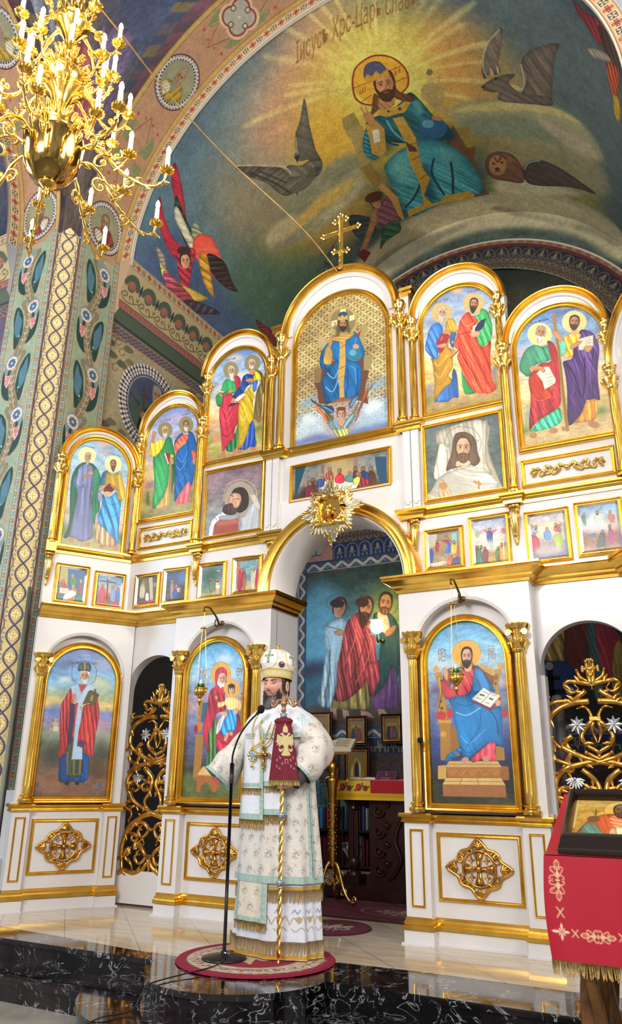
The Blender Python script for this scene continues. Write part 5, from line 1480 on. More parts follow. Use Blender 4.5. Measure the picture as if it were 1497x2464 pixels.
while x < 4130:
 sc.line([(x, 675), (x, 590), (x + 62, 590), (x + 62, 650), (x + 28, 650), (x + 28, 620), (x + 44, 620)], 'c09888', 8, smooth=False); sc.line([(x, 675), (x + 84, 675)], 'c09888', 8); x += 84
sc.poly([(0, 700), (4130, 700), (4130, 900), (0, 900)], '5a6a58'); sc.line([(0, 712), (4130, 712)], '2f3a38', 14); sc.line([(0, 860), (4130, 860)], '34423e', 30)
sc.poly([(0, 900), (4130, 900), (4130, 1040), (0, 1040)], 'c8c0b0')
x = 0
while x < 4130:
 sc.poly([(x, 970), (x + 36, 915), (x + 72, 970), (x + 36, 1025)], '2a2838'); sc.poly([(x + 18, 970), (x + 36, 942), (x + 54, 970), (x + 36, 998)], '7a8a98')
 sc.poly([(x + 36, 905), (x + 72, 960), (x + 108, 905)], '7a3430', .9); sc.poly([(x + 36, 1035), (x + 72, 980), (x + 108, 1035)], '7a3430', .9); x += 72
PR = [(0, 2.636, 6.62), (130, 2.642, 6.50), (300, 2.69, 6.36), (540, 2.775, 6.14), (560, 2.755, 6.11), (690, 2.755, 5.99), (710, 2.73, 5.985), (760, 2.77, 5.95), (860, 2.84, 5.88), (900, 2.845, 5.85), (1040, 2.85, 5.72)]
pv = np.array(PR)
def cmap(U, V): return np.c_[-np.interp(V, pv[:, 0], pv[:, 1]), -.03 + U / 1000, np.interp(V, pv[:, 0], pv[:, 2])]
struct(sc.mesh('trim_4', cmap, FRESCO)); struct(sc.mesh('trim_5', lambda U, V: MIR(cmap(U, V)), FRESCO))
for m_ in (1, -1): mb = MB(); mb.grid([[(-m_ * x_, -.031, z_) for _, x_, z_ in PR], [(-m_ * 2.86, -.031, z_) for _, x_, z_ in PR]]); struct(mb.build('trim_9', mat('tan_plaster', 'b09474', .8)))
nc = Canvas(1500, 1040, 10.0); nc.a[:] = sc.a[::1][np.linspace(0, sc.H - 1, nc.H).astype(int)][:, np.linspace(0, int(1500 / 7), nc.W).astype(int)]
struct(nc.mesh('trim_6', lambda U, V: REF(cmap(U, V)), FRESCO))
wc = Canvas(4130, 2700, 9.0, base='a89a78')
for x, v in ((110, 160), (1500, 200), (1250, 1050), (2700, 380), (3500, 600), (90, 1250)):
 for k in range(7):
  a = k * .9 + x; px, py = x + 150 * cos(a) + 60 * k % 90, v + 170 * sin(a)
  wc.poly([(px, py), (px + 60, py - 70), (px + 170, py - 40), (px + 90, py + 20)], ('6a6648', '7a7454', '5a5a48')[k % 3], 1, True)
  wc.line([(px, py), (px - 60, py + 60), (px - 20, py + 110), (px + 30, py + 60)], '6a3a34', 9)
for k in range(30):
 x = nrs.uniform(0, 4000); v = nrs.uniform(1300, 2600); wc.line([(x, v), (x + 90, v - 90), (x + 180, v), (x + 120, v + 70), (x + 60, v + 30)], '5a5a58', 14)
MX, MV, MR = 790, 630, 545
wc.ell(MX, MV, MR, MR, '5a3038', 1, 40)
for r, a_, b_ in ((.97, 'e0dcd4', '28304a'), (.88, 'e8e4dc', '6a3440'), (.8, 'e8e4dc', '1a2030')):
 for k in range(56):
  a = 2 * pi * k / 56; wc.ell(MX + MR * r * cos(a), MV + MR * r * sin(a), 22, 22, a_); wc.ell(MX + MR * (r - .03) * cos(a + .056), MV + MR * (r - .03) * sin(a + .056), 20, 20, b_)
wc.ell(MX, MV, MR * .74, MR * .74, 'd8dce4', 1, 40); wc.ell(MX, MV, MR * .72, MR * .72, '4a5060', 1, 40)
Q = lambda *q: [(MX + MR * a, MV + MR * b) for a, b in q]
wc.soft(Q((-.6, 0), (.2, -.1), (.3, .5), (-.5, .5)), '4a5a48', .4, .8); wc.soft(Q((-.4, -.6), (.4, -.6), (.5, -.2), (-.5, -.2)), '44486a', .5, .8)
wc.cloth(Q((-.36, .6), (-.25, .2), (-.05, -.05), (.2, -.2), (.5, -.1), (.66, .2), (.5, .5), (.1, .7)), '22302e', .4, 80)
wc.face('a88a6c', 'b0a898', 'a8a8a0', 1.2, (MX + .17 * MR, MV - .40 * MR), (MX + .32 * MR, MV - .38 * MR), (MX + .17 * MR, MV - .18 * MR))
wc.line(Q((-.26, -.40), (-.20, .3)), '5a3420', 22); wc.line(Q((-.38, -.2), (-.12, -.24)), '5a3420', 18); wc.line(Q((-.34, -.3), (-.18, -.33)), '5a3420', 14)
wc.poly(Q((-.30, .2), (-.16, .14), (-.12, .30), (-.26, .34)), 'a07a58', 1, True)
wc.text('Св._Григорій', '202430', *Q((-.66, -.02), (-.34, .10), (-.66, -.14), (-.34, -.02)))
wc.grain(.06)
def wmap(U, V): return np.c_[np.full(len(U), -2.85), -.03 + U / 1000, 5.72 - V / 1000]
struct(wc.mesh('wall_left', wmap, FRESCO)); struct(wc.mesh('wall_right', lambda U, V: MIR(wmap(U, V)), FRESCO))
PLAST = mat('dado_plaster', '4a4e58', .7, noise=(4, '5a5a5e', .3, .8))
struct(MB().box(-2.85, 2.85, YB + .03, YB + .08, 4.0, 9.4).build('wall_back', mat('dark_lunette', '1c2820', .8)))
struct(MB().box(-2.9, -2.85, -.03, 4.15, -.02, 3.03).build('wall_left', PLAST)); struct(MB().box(2.85, 2.9, -.64, 4.15, -.02, 3.03).build('wall_right', PLAST))
nw = Canvas(1500, 5800, 20., base='6a5a70')
for k in range(16): nw.line([(nrs.uniform(0, 1500), nrs.uniform(0, 2500)) for _ in range(4)], '54485c', 30)
nw.soft([(100, 1200), (1400, 1200), (1400, 3000), (100, 3000)], '4a5a78', .4); nw.grain(.08)
struct(nw.mesh('wall_north', lambda U, V: REF(np.c_[np.full(len(U), -2.85), -.03 + U / 1000, 5.72 - V / 1000]), FRESCO))
# right-hand pillar mirrors the left one (plain, outside the picture)
struct(MB().box(2.8, 3.4, -.64, -.03, 0, 6.53).build('wall_right', mat('ochre_wall', 'b08868', .8)))

tag(MB().tube([(-2.765, -.715, 0), (-2.765, -.715, 2.62)], .016, 10).build('pipe', mat('old_green_paint', '6a7468', .5), smooth=True), 'thin grey-green pipe running up the pillar edge beside the icon screen', 'pipe')
# --- pendentive between the two arches
pn = Canvas(1000, 1000, 6., base='3a3038'); pn.run(['G 3c3a3c@0 3c3634@.5 4a3e38@1', 'W 6a5048 .4 300,300 400,-50 20,550 -470,-40', 'W 2f3a58 .3 60,100 360,-40 -20,360 -300,-20', 'W 7a6a68 .3 560,200 200,-20 60,240 -220,0',
 'C 7a3a38 .4 80 500,380 200,40 60,280 -200,120 -130,-180', 'C 6a6a78 .4 70 620,200 220,-40 60,170 -200,70', 'C 5a4a68 .3 60 250,350 210,-50 10,260 -210,80'])
pn.face('9a7458', '4a3428', '4a3428', .4, (560, 300), (600, 300), (560, 350))
for i in range(26):
 v = i * 40
 for u, f in ((40, 0), (960, 1)):
  pn.poly([(u - 45, v), (u + 45, v), (u + 45, v + 40), (u - 45, v + 40)], ('4a2c34', '3e2a30', '563038')[i % 3])
 for u in (130, 870): pn.poly([(u - 40, v), (u + 40, v), (u + 40, v + 40), (u - 40, v + 40)], ('2a2e40', '5a4c30', '2a2e40', '40363e')[i % 4 if i % 2 else 0])
pn.grain(.12)
def pnmap(U, V):
 th = (1 - V / 1000) * radians(82); t = U / 1000; a = np.c_[-SW * np.cos(th), np.full(len(U), -.64), ZC + SW * np.sin(th)]; b = REF(a)
 P = a * (1 - t[:, None]) + b * t[:, None]; w = (t * (1 - t) * 4 * np.sin(th) * .35); P[:, 0] -= w * .7; P[:, 1] += w * .7; return P
struct(pn.mesh('ceiling', pnmap, FRESCO))

# --- east wall behind the iconostasis
ew = Canvas(5740, 4700, 9.0, base='2c3a40')
def paste(name, X0, Z1, res=9.0):
 (w, h) = D[name][0]; c = Canvas(w, h, res); c.run(D[name][1:]); i = int(round((4.7 - Z1) * 1000 / res)); j = int(round((X0 + 2.87) * 1000 / res))
 hh, ww = min(c.H, ew.H - i), min(c.W, ew.W - j); ew.a[i:i + hh, j:j + ww] = c.a[:hh, :ww]
def ev(z): return (4.7 - z) * 1000
ew.poly([(0, 0), (5740, 0), (5740, ev(4.42)), (0, ev(4.42))], '1c2a22')
paste('sanct', -.6, 3.9); paste('apse', -2.55, 3.9)
ew.poly([(0, ev(4.42)), (5740, ev(4.42)), (5740, ev(4.26)), (0, ev(4.26))], '5a5248')
x = 0
while x < 5740:
 for s_ in (-1, 1): ew.line([(x, ev(4.34 + s_ * .08)), (x + 120, ev(4.34 - s_ * .08))], 'a8a08c', 9)
 ew.poly([(x + 60, ev(4.38)), (x + 78, ev(4.34)), (x + 60, ev(4.30)), (x + 42, ev(4.34))], '6a2f2c'); x += 120
ew.line([(0, ev(4.42)), (5740, ev(4.42))], 'a8a8a4', 12)
ew.poly([(0, ev(4.26)), (5740, ev(4.26)), (5740, ev(4.02)), (0, ev(4.02))], '26346a')
x = 750
while x < 5740:
 ew.line([(x + 10, ev(4.03)), (x + 10, ev(4.15))] + [(x + 100 - 90 * cos(pi * k / 8), ev(4.15 + .09 * sin(pi * k / 8))) for k in range(9)] + [(x + 190, ev(4.03))], '98a090', 12, smooth=False)
 ew.poly([(x + 100, ev(4.20)), (x + 122, ev(4.15)), (x + 100, ev(4.10)), (x + 78, ev(4.15))], 'a0a48c', 1, True); ew.line([(x + 50, ev(4.10)), (x + 100, ev(4.13)), (x + 150, ev(4.10))], 'a0a48c', 12)
 for s_ in (-1, 1): ew.line([(x + 100, ev(4.11)), (x + 100 + s_ * 45, ev(4.05)), (x + 100 + s_ * 20, ev(4.04)), (x + 100 + s_ * 30, ev(4.07))], 'a0a48c', 9)
 x += 200
def wave(p0, p1, wid, n):
 p0, p1 = np.array(p0, float), np.array(p1, float); t = (p1 - p0); nn = np.array([-t[1], t[0]]) / np.hypot(*t)
 ew.poly([p0 - nn * wid / 2, p1 - nn * wid / 2, p1 + nn * wid / 2, p0 + nn * wid / 2], '2f5a5e')
 k = np.linspace(0, 1, n * 8 + 1); c_ = p0 + k[:, None] * t + nn * (wid * .26 * np.cos(k * n * 2 * pi))[:, None]
 ew.line(c_ + nn * wid * .08, 'd8b0a0', wid * .24, smooth=False); ew.line(c_ - nn * wid * .06, 'c8ccd8', wid * .12, smooth=False)
 for i in range(2 * n):
  o = p0 + t * (i + .0) / (2 * n) - nn * wid * .22 * (1 if i % 2 == 0 else -1); u = t / np.hypot(*t) * wid * .2
  ew.poly([o - u, o + nn * wid * .12, o + u, o - nn * wid * .14], '6a7ab8' if i % 2 else '8a4a38', 1, True, 3)
 ew.line([p0 - nn * wid / 2, p1 - nn * wid / 2], '2a4a78', 16); ew.line([p0 + nn * wid / 2, p1 + nn * wid / 2], 'd0d4d8', 9)
wave((320, ev(3.945)), (5740, ev(3.945)), 135, 24)
wave((250, ev(3.9)), (250, ev(1.6)), 125, 11); wave((320, ev(1.6)), (5740, ev(1.6)), 120, 24)
ew.ell(250, ev(3.95), 60, 60, '3a5ab0'); ew.line([(205, ev(3.95)), (295, ev(3.95))], 'e0e4f0', 12); ew.line([(250, ev(3.995)), (250, ev(3.905))], 'e0e4f0', 12)
ew.poly([(0, 0), (185, 0), (185, 4700), (0, 4700)], 'a8b0c0')
for k in range(13):
 v = 400 + k * 230
 for s_ in (1, -1): ew.line([(95, v), (95 + s_ * 60, v + 30), (95 + s_ * 60, v + 110), (95 + s_ * 15, v + 120), (95 + s_ * 30, v + 70)], '7a8498', 14)
ew.poly([(200, ev(4.40)), (500, ev(4.62)), (740, ev(4.40)), (740, ev(4.03)), (200, ev(4.03))], 'b88a80'); ew.poly([(290, ev(4.36)), (470, ev(4.6)), (650, ev(4.36)), (470, ev(4.06))], '98aab4'); ew.line([(470, ev(4.12)), (470, ev(4.34))], '4a5a58', 26)
ew.line([(380, ev(4.12)), (560, ev(4.12))], '4a5a58', 20); ew.line([(400, ev(4.3)), (470, ev(4.22)), (540, ev(4.3))], '4a5a58', 20)
x = 0; ew.poly([(0, ev(1.54)), (5740, ev(1.54)), (5740, ev(1.34)), (0, ev(1.34))], '24304e')
while x < 5740:
 ew.line([(x + 20, ev(1.36)), (x + 20, ev(1.42)), (x + 70, ev(1.42)), (x + 70, ev(1.50)), (x + 120, ev(1.50)), (x + 120, ev(1.42)), (x + 170, ev(1.42)), (x + 170, ev(1.36))], 'a8985c', 17, smooth=False); ew.line([(x + 95, ev(1.36)), (x + 95, ev(1.47))], 'a8985c', 14); ew.line([(x + 70, ev(1.41)), (x + 120, ev(1.41))], 'a8985c', 14); x += 190
ew.poly([(0, ev(1.34)), (5740, ev(1.34)), (5740, 4700), (0, 4700)], '4a3a34')
Yg, Xg = np.mgrid[0:ew.H, 0:ew.W]; msk = (Yg * 9.0 > ev(1.34)); ew.a[msk] *= (1 + .22 * nz(Xg / 160., Yg / 160., 1))[msk][:, None]
ew.grain(.06)
struct(ew.mesh('wall_back', lambda U, V: np.c_[U / 1000 - 2.87, np.full(len(U), YB), 4.7 - V / 1000], FRESCO))
# lunette and the three painted rings of the east arch
ln_ = Canvas(4600, 3300, 14., base='18241c'); ln_.run(['G 1a261c@0 1a241c@.6 2a3028@1'])
for k in range(90):
 x, v = nrs.uniform(0, 4600), nrs.uniform(0, 3300); a = nrs.uniform(0, 6); ln_.poly([(x, v), (x + 130 * cos(a), v + 60 * sin(a) - 30), (x + 220 * cos(a), v + 160 * sin(a)), (x + 80 * cos(a + .6), v + 90 * sin(a + .6))], ('2a3a26', '34482c', '22302a', '3a4a30')[k % 4], .8, True)
ln_.soft([(2900, 300), (3700, 500), (3900, 1200), (3200, 900)], '5a4a38', .4, .8); ln_.grain(.1)
struct(ln_.mesh('wall_back', lambda U, V: np.c_[U / 1000 - 2.3, np.full(len(U), YB), 8.0 - V / 1000], FRESCO, keep=lambda U, V: (np.hypot(U / 1000 - 2.3, 8.0 - V / 1000 - 5.97) < 2.22) | (V > 2030)))
La = 2.45 * pi * 1000; rc = Canvas(La, 500, 6.5, base='201c2c')
rc.poly([(0, 0), (La, 0), (La, 60), (0, 60)], '6a3028'); rc.line([(0, 6), (La, 6)], 'b8b0a0', 12); diamonds(rc, (0, 48), (La, 48), 84, 70, '8a5a48'); rc.poly([(0, 88), (La, 88), (La, 130), (0, 130)], '5a2824')
x = 0
while x < La:
 rc.line([(x + 12, 320), (x + 12, 230)] + [(x + 100 - 88 * cos(pi * k / 8), 230 - 80 * sin(pi * k / 8)) for k in range(9)] + [(x + 188, 320)], '6e6a58', 11, smooth=False)
 rc.poly([(x + 100, 165), (x + 124, 215), (x + 100, 265), (x + 76, 215)], '7a7458', 1, True); rc.line([(x + 50, 235), (x + 100, 262), (x + 150, 235)], '7a7458', 13)
 for s_ in (-1, 1): rc.ell(x + 100 + s_ * 40, 292, 34, 30, '6e6a58'); rc.ell(x + 100 + s_ * 40, 292, 22, 19, '201c2c')
 x += 200
rc.poly([(0, 335), (La, 335), (La, 500), (0, 500)], '4e4438'); rc.line([(0, 335), (La, 335)], '8a7a58', 9); rc.line([(0, 490), (La, 490)], '98907c', 10)
x = 0
while x < La:
 for s_ in (-1, 1): rc.line([(x, 415 + s_ * 72), (x + 110, 415 - s_ * 72)], '8a8068', 8)
 rc.poly([(x + 55, 385), (x + 72, 415), (x + 55, 445), (x + 38, 415)], '5a3430'); x += 110
rc.grain(.08)
def rmap2(U, V):
 th = U / La * pi; r = 2.72 - V / 1000; return np.c_[-r * np.cos(th), np.full(len(U), YB - .012), 5.97 + r * np.sin(th)]
struct(rc.mesh('trim_7', rmap2, FRESCO))
mb = MB(); mb.grid([[(-(r) * cos(pi * i / 60), y, 5.97 + r * sin(pi * i / 60)) for r, y in ((2.70, YB), (2.712, YB - .02), (2.702, YB - .02), (2.69, YB - .012))] for i in range(61)]); struct(mb.build('trim_8', mat('cream_line', 'cfc6b4', .7)))
# window in the north side of the sanctuary, beside the altar wall: pale daylight strip and dark frame
mb = MB().box(-2.86, -2.80, 3.86, 4.1, .6, 3.9); struct(mb.build('window_1', mat('window_frame', '1c1418', .4)))
mb = MB().box(-2.86, -2.83, 3.1, 3.84, 1.2, 3.9); struct(mb.build('window_1', mat('window_glass', 'e8f0ff', .2, emit=('dfeaff', 1.0))))
struct(MB().box(-2.86, -2.80, 3.0, 3.1, 1.1, 3.95).build('trim_9', WHITE)) 

# --- floors and steps
def marble_tiles():
 m = mat('floor_tiles', 'c9bba6', .09, 0); nt = m.node_tree; N, L = nt.nodes, nt.links; b = N['Principled BSDF']
 tc = N.new('ShaderNodeTexCoord'); sp = N.new('ShaderNodeSeparateXYZ'); L.new(tc.outputs['Object'], sp.inputs[0])
 def mth(op, a, b_=None):
  n = N.new('ShaderNodeMath'); n.operation = op
  for i, q in enumerate((a, b_)):
   if q is None: continue
   if isinstance(q, (int, float)): n.inputs[i].default_value = q
   else: L.new(q, n.inputs[i])
  return n.outputs[0]
 res = []; cells = []
 for op, off in (('ADD', 2.0), ('SUBTRACT', -1.15)):
  s_ = mth('DIVIDE', mth('ADD', mth(op, sp.outputs[0], sp.outputs[1]), off), .635); f = mth('FRACT', mth('ADD', s_, 100)); cells.append(mth('FLOOR', s_))
  res.append(mth('MULTIPLY', mth('LESS_THAN', mth('MINIMUM', f, mth('SUBTRACT', 1.0, f)), .0045), 1.0 if op == 'ADD' else .4))
 line = mth('MAXIMUM', *res)
 cb = N.new('ShaderNodeCombineXYZ'); L.new(cells[0], cb.inputs[0]); L.new(cells[1], cb.inputs[1]); wn = N.new('ShaderNodeTexWhiteNoise'); L.new(cb.outputs[0], wn.inputs['Vector'])
 mp = N.new('ShaderNodeMapping'); mp.inputs['Scale'].default_value = (1.2, 7, 1); mp.inputs['Rotation'].default_value = (0, 0, .35); L.new(tc.outputs['Object'], mp.inputs[0])
 nz_ = N.new('ShaderNodeTexNoise'); nz_.inputs['Scale'].default_value = 2.2; nz_.inputs['Detail'].default_value = 7; L.new(mp.outputs[0], nz_.inputs['Vector'])
 cr = N.new('ShaderNodeValToRGB'); e = cr.color_ramp.elements; e[0].position = .3; e[0].color = lin('b8a68c') + [1]; e[1].position = .75; e[1].color = lin('d6cab8') + [1]; L.new(nz_.outputs['Fac'], cr.inputs[0])
 mx = N.new('ShaderNodeMix'); mx.data_type = 'RGBA'; L.new(line, mx.inputs[0]); L.new(cr.outputs[0], mx.inputs[6]); mx.inputs[7].default_value = lin('5a5046') + [1]
 L.new(mx.outputs[2], b.inputs['Base Color']); return m
def black_marble():
 m = mat('black_marble', '0a0a0d', .07, 0, coat=.3); nt = m.node_tree; N, L = nt.nodes, nt.links; b = N['Principled BSDF']; tc = N.new('ShaderNodeTexCoord')
 def ridge(scale, dist, lo, hi, dim=6):
  n = N.new('ShaderNodeTexNoise'); n.inputs['Scale'].default_value = scale; n.inputs['Detail'].default_value = dim; n.inputs['Distortion'].default_value = dist; L.new(tc.outputs['Object'], n.inputs['Vector'])
  a = N.new('ShaderNodeMath'); a.operation = 'SUBTRACT'; a.inputs[1].default_value = .5; L.new(n.outputs['Fac'], a.inputs[0]); c = N.new('ShaderNodeMath'); c.operation = 'ABSOLUTE'; L.new(a.outputs[0], c.inputs[0])
  r = N.new('ShaderNodeValToRGB'); r.color_ramp.elements[0].position = lo; r.color_ramp.elements[0].color = (1, 1, 1, 1); r.color_ramp.elements[1].position = hi; r.color_ramp.elements[1].color = (0, 0, 0, 1); L.new(c.outputs[0], r.inputs[0]); return r.outputs[0]
 v1 = ridge(7.5, 1.6, .0, .02, 4); g = N.new('ShaderNodeTexNoise'); g.inputs['Scale'].default_value = 6; L.new(tc.outputs['Object'], g.inputs['Vector']); gr = N.new('ShaderNodeValToRGB'); gr.color_ramp.elements[0].position = .44; gr.color_ramp.elements[1].position = .56; L.new(g.outputs['Fac'], gr.inputs[0])
 mu_ = N.new('ShaderNodeMath'); mu_.operation = 'MULTIPLY'; L.new(v1, mu_.inputs[0]); L.new(gr.outputs[0], mu_.inputs[1])
 n2 = N.new('ShaderNodeTexNoise'); n2.inputs['Scale'].default_value = 3.5; n2.inputs['Detail'].default_value = 8; L.new(tc.outputs['Object'], n2.inputs['Vector'])
 cr = N.new('ShaderNodeValToRGB'); e = cr.color_ramp.elements; e[0].position = .45; e[0].color = lin('08080b') + [1]; e[1].position = .78; e[1].color = lin('33282a') + [1]; L.new(n2.outputs['Fac'], cr.inputs[0])
 mx = N.new('ShaderNodeMix'); mx.data_type = 'RGBA'; L.new(mu_.outputs[0], mx.inputs[0]); L.new(cr.outputs[0], mx.inputs[6]); mx.inputs[7].default_value = lin('a8a8ac') + [1]; L.new(mx.outputs[2], b.inputs['Base Color']); return m
TILE = marble_tiles(); BMAR = black_marble()
def apron(r, y0, xl, yr, k=26):
 """front edge of a step: straight left, round bulge at the middle, straight right"""
 a0 = math.asin(min(1, (-y0 - 1.3) / r)); pts = [(xl, y0)]
 cx, cy = 0.0, -1.3
 al = pi + math.asin(max(-1, min(1, (cy - y0) / r))); ar = 2 * pi - math.asin(max(-1, min(1, (cy - yr) / r)))
 pts.append((cx + r * cos(al) - .10, y0))
 for i in range(k + 1):
  a = al + (ar - al) * i / k; pts.append((cx + r * cos(a), cy + r * sin(a)))
 pts.append((cx + r * cos(ar) + .06, yr)); pts.append((6, yr)); return pts
def slab(edge, back, z0, z1, lip=.02, th=.03):
 mb = MB(); P = edge + [(6, back), (edge[0][0], back)]
 mb.prism(P, lambda a, b: (a, b, z1 - th), lambda a, b: (a, b, z1))
 inn = [(x, y + lip) for x, y in edge] + [(6, back), (edge[0][0], back)]
 mb.prism(inn, lambda a, b: (a, b, z0), lambda a, b: (a, b, z1 - th)); return mb
E1 = apron(.545, -1.37, -6, -1.30); E2 = apron(.875, -1.74, -6, -1.74)
struct(slab(E1, -.5, -.115, 0.0).build('trim_10', BMAR)); struct(slab(E2, -1.0, -.24, -.115).build('trim_11', BMAR))
mb = MB(); P = [(-6, -1.07), (-2.2, -1.08), (-.8, -1.21), (-.35, -1.22), (.1, -1.1), (.4, -.86), (.85, -.83), (2.2, -.85), (6, -.85), (6, 4.2), (-6, 4.2)]
mb.prism(P, lambda a, b: (a, b, -.02), lambda a, b: (a, b, .0015)); struct(mb.build('floor', TILE))
struct(MB().box(-8, 8, -14, -1.0, -.27, -.237).build('floor', mat('nave_floor', 'a8a49c', .25, noise=(5, '8a8378', .3, .75))))
# ------------------------------------------------------------------ the icon screen
ICO = thing('iconostasis', 'tall white and gilded icon screen with arched bays across the sanctuary', 'icon screen', (0, 0, 0))
FPROF = [(0, 0), (0, .022), (.005, .030), (.011, .030), (.015, .021), (.021, .018), (.027, .024), (.033, .034), (.040, .036), (.046, .030), (.050, .0)]
def prof(w, h, flip=False):
 P = [(a * w / .05, b * h / .036) for a, b in FPROF]
 return [(-a, b) for a, b in P] if flip else P
def outward(path):      # make sure the left normal points out of a clockwise outline
 return path
def ring(fr, path, w, h, off=0, closed=True):
 """gilt moulding round an outline given clockwise from bottom left; grows outwards from the path"""
 return MB().sweep(path, [(a, b + off) for a, b in prof(w, h)], lambda p, b: fr.pt(p.x, p.y, b), closed)
def rect(a, b, c, d): return [(a, c), (a, d), (b, d), (b, c)]

def leafy(mb, o, ax, up, out, r, n=5, tilt=.5):
 """small curled acanthus leaf made of fingers; o base, up growing direction, out leaning direction"""
 o, ax, up, out = map(Vector, (o, ax, up, out))
 for k in range(n):
  t = (k - (n - 1) / 2) / max(1, (n - 1) / 2); L = r * (1 - .35 * abs(t))
  P = [o + ax * (t * r * .15), o + ax * (t * r * .38) + up * L * .5 + out * r * .08, o + ax * (t * r * .5) + up * L * .92 + out * r * .24, o + ax * (t * r * .52) + up * L * .86 + out * r * .36]
  mb.tube(P, [r * .10, r * .12, r * .09, r * .04], 6)
 return mb
def column(fr, s, z0, z1, r, off, cap, volutes=False, parent=ICO, name='column'):
 x, y, _ = fr.pt(s, 0, off); zb = z0 + r * 1.7; zt = z1 - cap
 sh = MB(); pr = []
 zz = [zb, zb + .03, zb + (zt - zb) * .30, zt - .03, zt]
 for q, (z, fa) in enumerate(((zb, 0), (zb + .05, 0), (zb + .07, 1), (zb + (zt - zb) * .5, 1), (zt - .07, 1), (zt - .05, 0), (zt, 0))):
  row = []
  for k in range(60):
   a = 2 * pi * k / 60; rr = r * (1.0 - .08 * (z - zb) / (zt - zb)) * (1 - fa * .17 * max(0, cos(10 * a)) ** .7); row.append((x + rr * cos(a), y + rr * sin(a), z))
  pr.append(row)
 sh.grid(pr, cv=True); o = sh.build(name, GOLD, parent, angle=40)
 b = MB().lathe([(r * 1.05, zb), (r * 1.35, zb - r * .2), (r * 1.35, zb - r * .45), (r * 1.12, zb - r * .6), (r * 1.2, zb - r * .8), (r * 1.55, zb - r * 1.0), (r * 1.6, zb - r * 1.3), (r * 1.5, z0), (0.001, z0)], (x, y, 0), 28)
 b.build('base', GOLD, o, angle=50)
 c = MB()
 if not volutes:
  h = cap
  c.lathe([(r * .92, zt - .004), (r * 1.25, zt + .05 * h), (r * 1.28, zt + .10 * h), (r * .98, zt + .14 * h), (r * 1.0, zt + .3 * h), (r * 1.2, zt + .42 * h), (r * 1.4, zt + .50 * h), (r * 1.15, zt + .54 * h), (r * 1.1, zt + .72 * h), (r * 1.35, zt + .80 * h), (r * 1.62, zt + .86 * h), (r * 1.62, z1 - .01), (r * 1.5, z1), (.001, z1)], (x, y, 0), 28)
  for k in range(8):
   a = 2 * pi * k / 8; d = Vector((cos(a), sin(a), 0)); leafy(c, Vector((x, y, zt + .12 * h)) + d * r * .95, Vector((-sin(a), cos(a), 0)), (0, 0, 1), d, h * .42, 3)
 else:
  h = cap
  c.lathe([(r * .92, zt - .004), (r * 1.22, zt + .05 * h), (r * 1.22, zt + .12 * h), (r * .98, zt + .16 * h), (r * 1.05, zt + .5 * h), (r * 1.25, zt + .78 * h), (r * 1.9, zt + .80 * h), (r * 2.0, zt + .86 * h), (r * 2.15, zt + .92 * h), (r * 2.15, z1 - .004), (.001, z1)], (x, y, 0), 28)
  for k in range(6):
   a = 2 * pi * (k + .5) / 6; d = Vector((cos(a), sin(a), 0)); leafy(c, Vector((x, y, zt + .14 * h)) + d * r, Vector((-sin(a), cos(a), 0)), (0, 0, 1), d, h * .38, 5)
  for sg in (-1, 1):
   ctr = Vector((sg * r * 1.45, zt + .66 * h)); P = []
   for k in range(26):
    a = k / 25 * 2.2 * 2 * pi; rr = r * .62 * (1 - k / 30); P.append(fr.pt(s + ctr.x + sg * rr * -cos(a), ctr.y + rr * sin(a), off + r * 1.25))
   c.tube(P, [r * .17 * (1 - k / 40) for k in range(26)], 6)
   c.tube([fr.pt(s + sg * r * 1.45, zt + .66 * h, off + r * .6), fr.pt(s + sg * r * 1.45, zt + .66 * h, off + r * 1.35)], r * .5, 12)
 c.build('capital', GOLDP, o, angle=45); return o

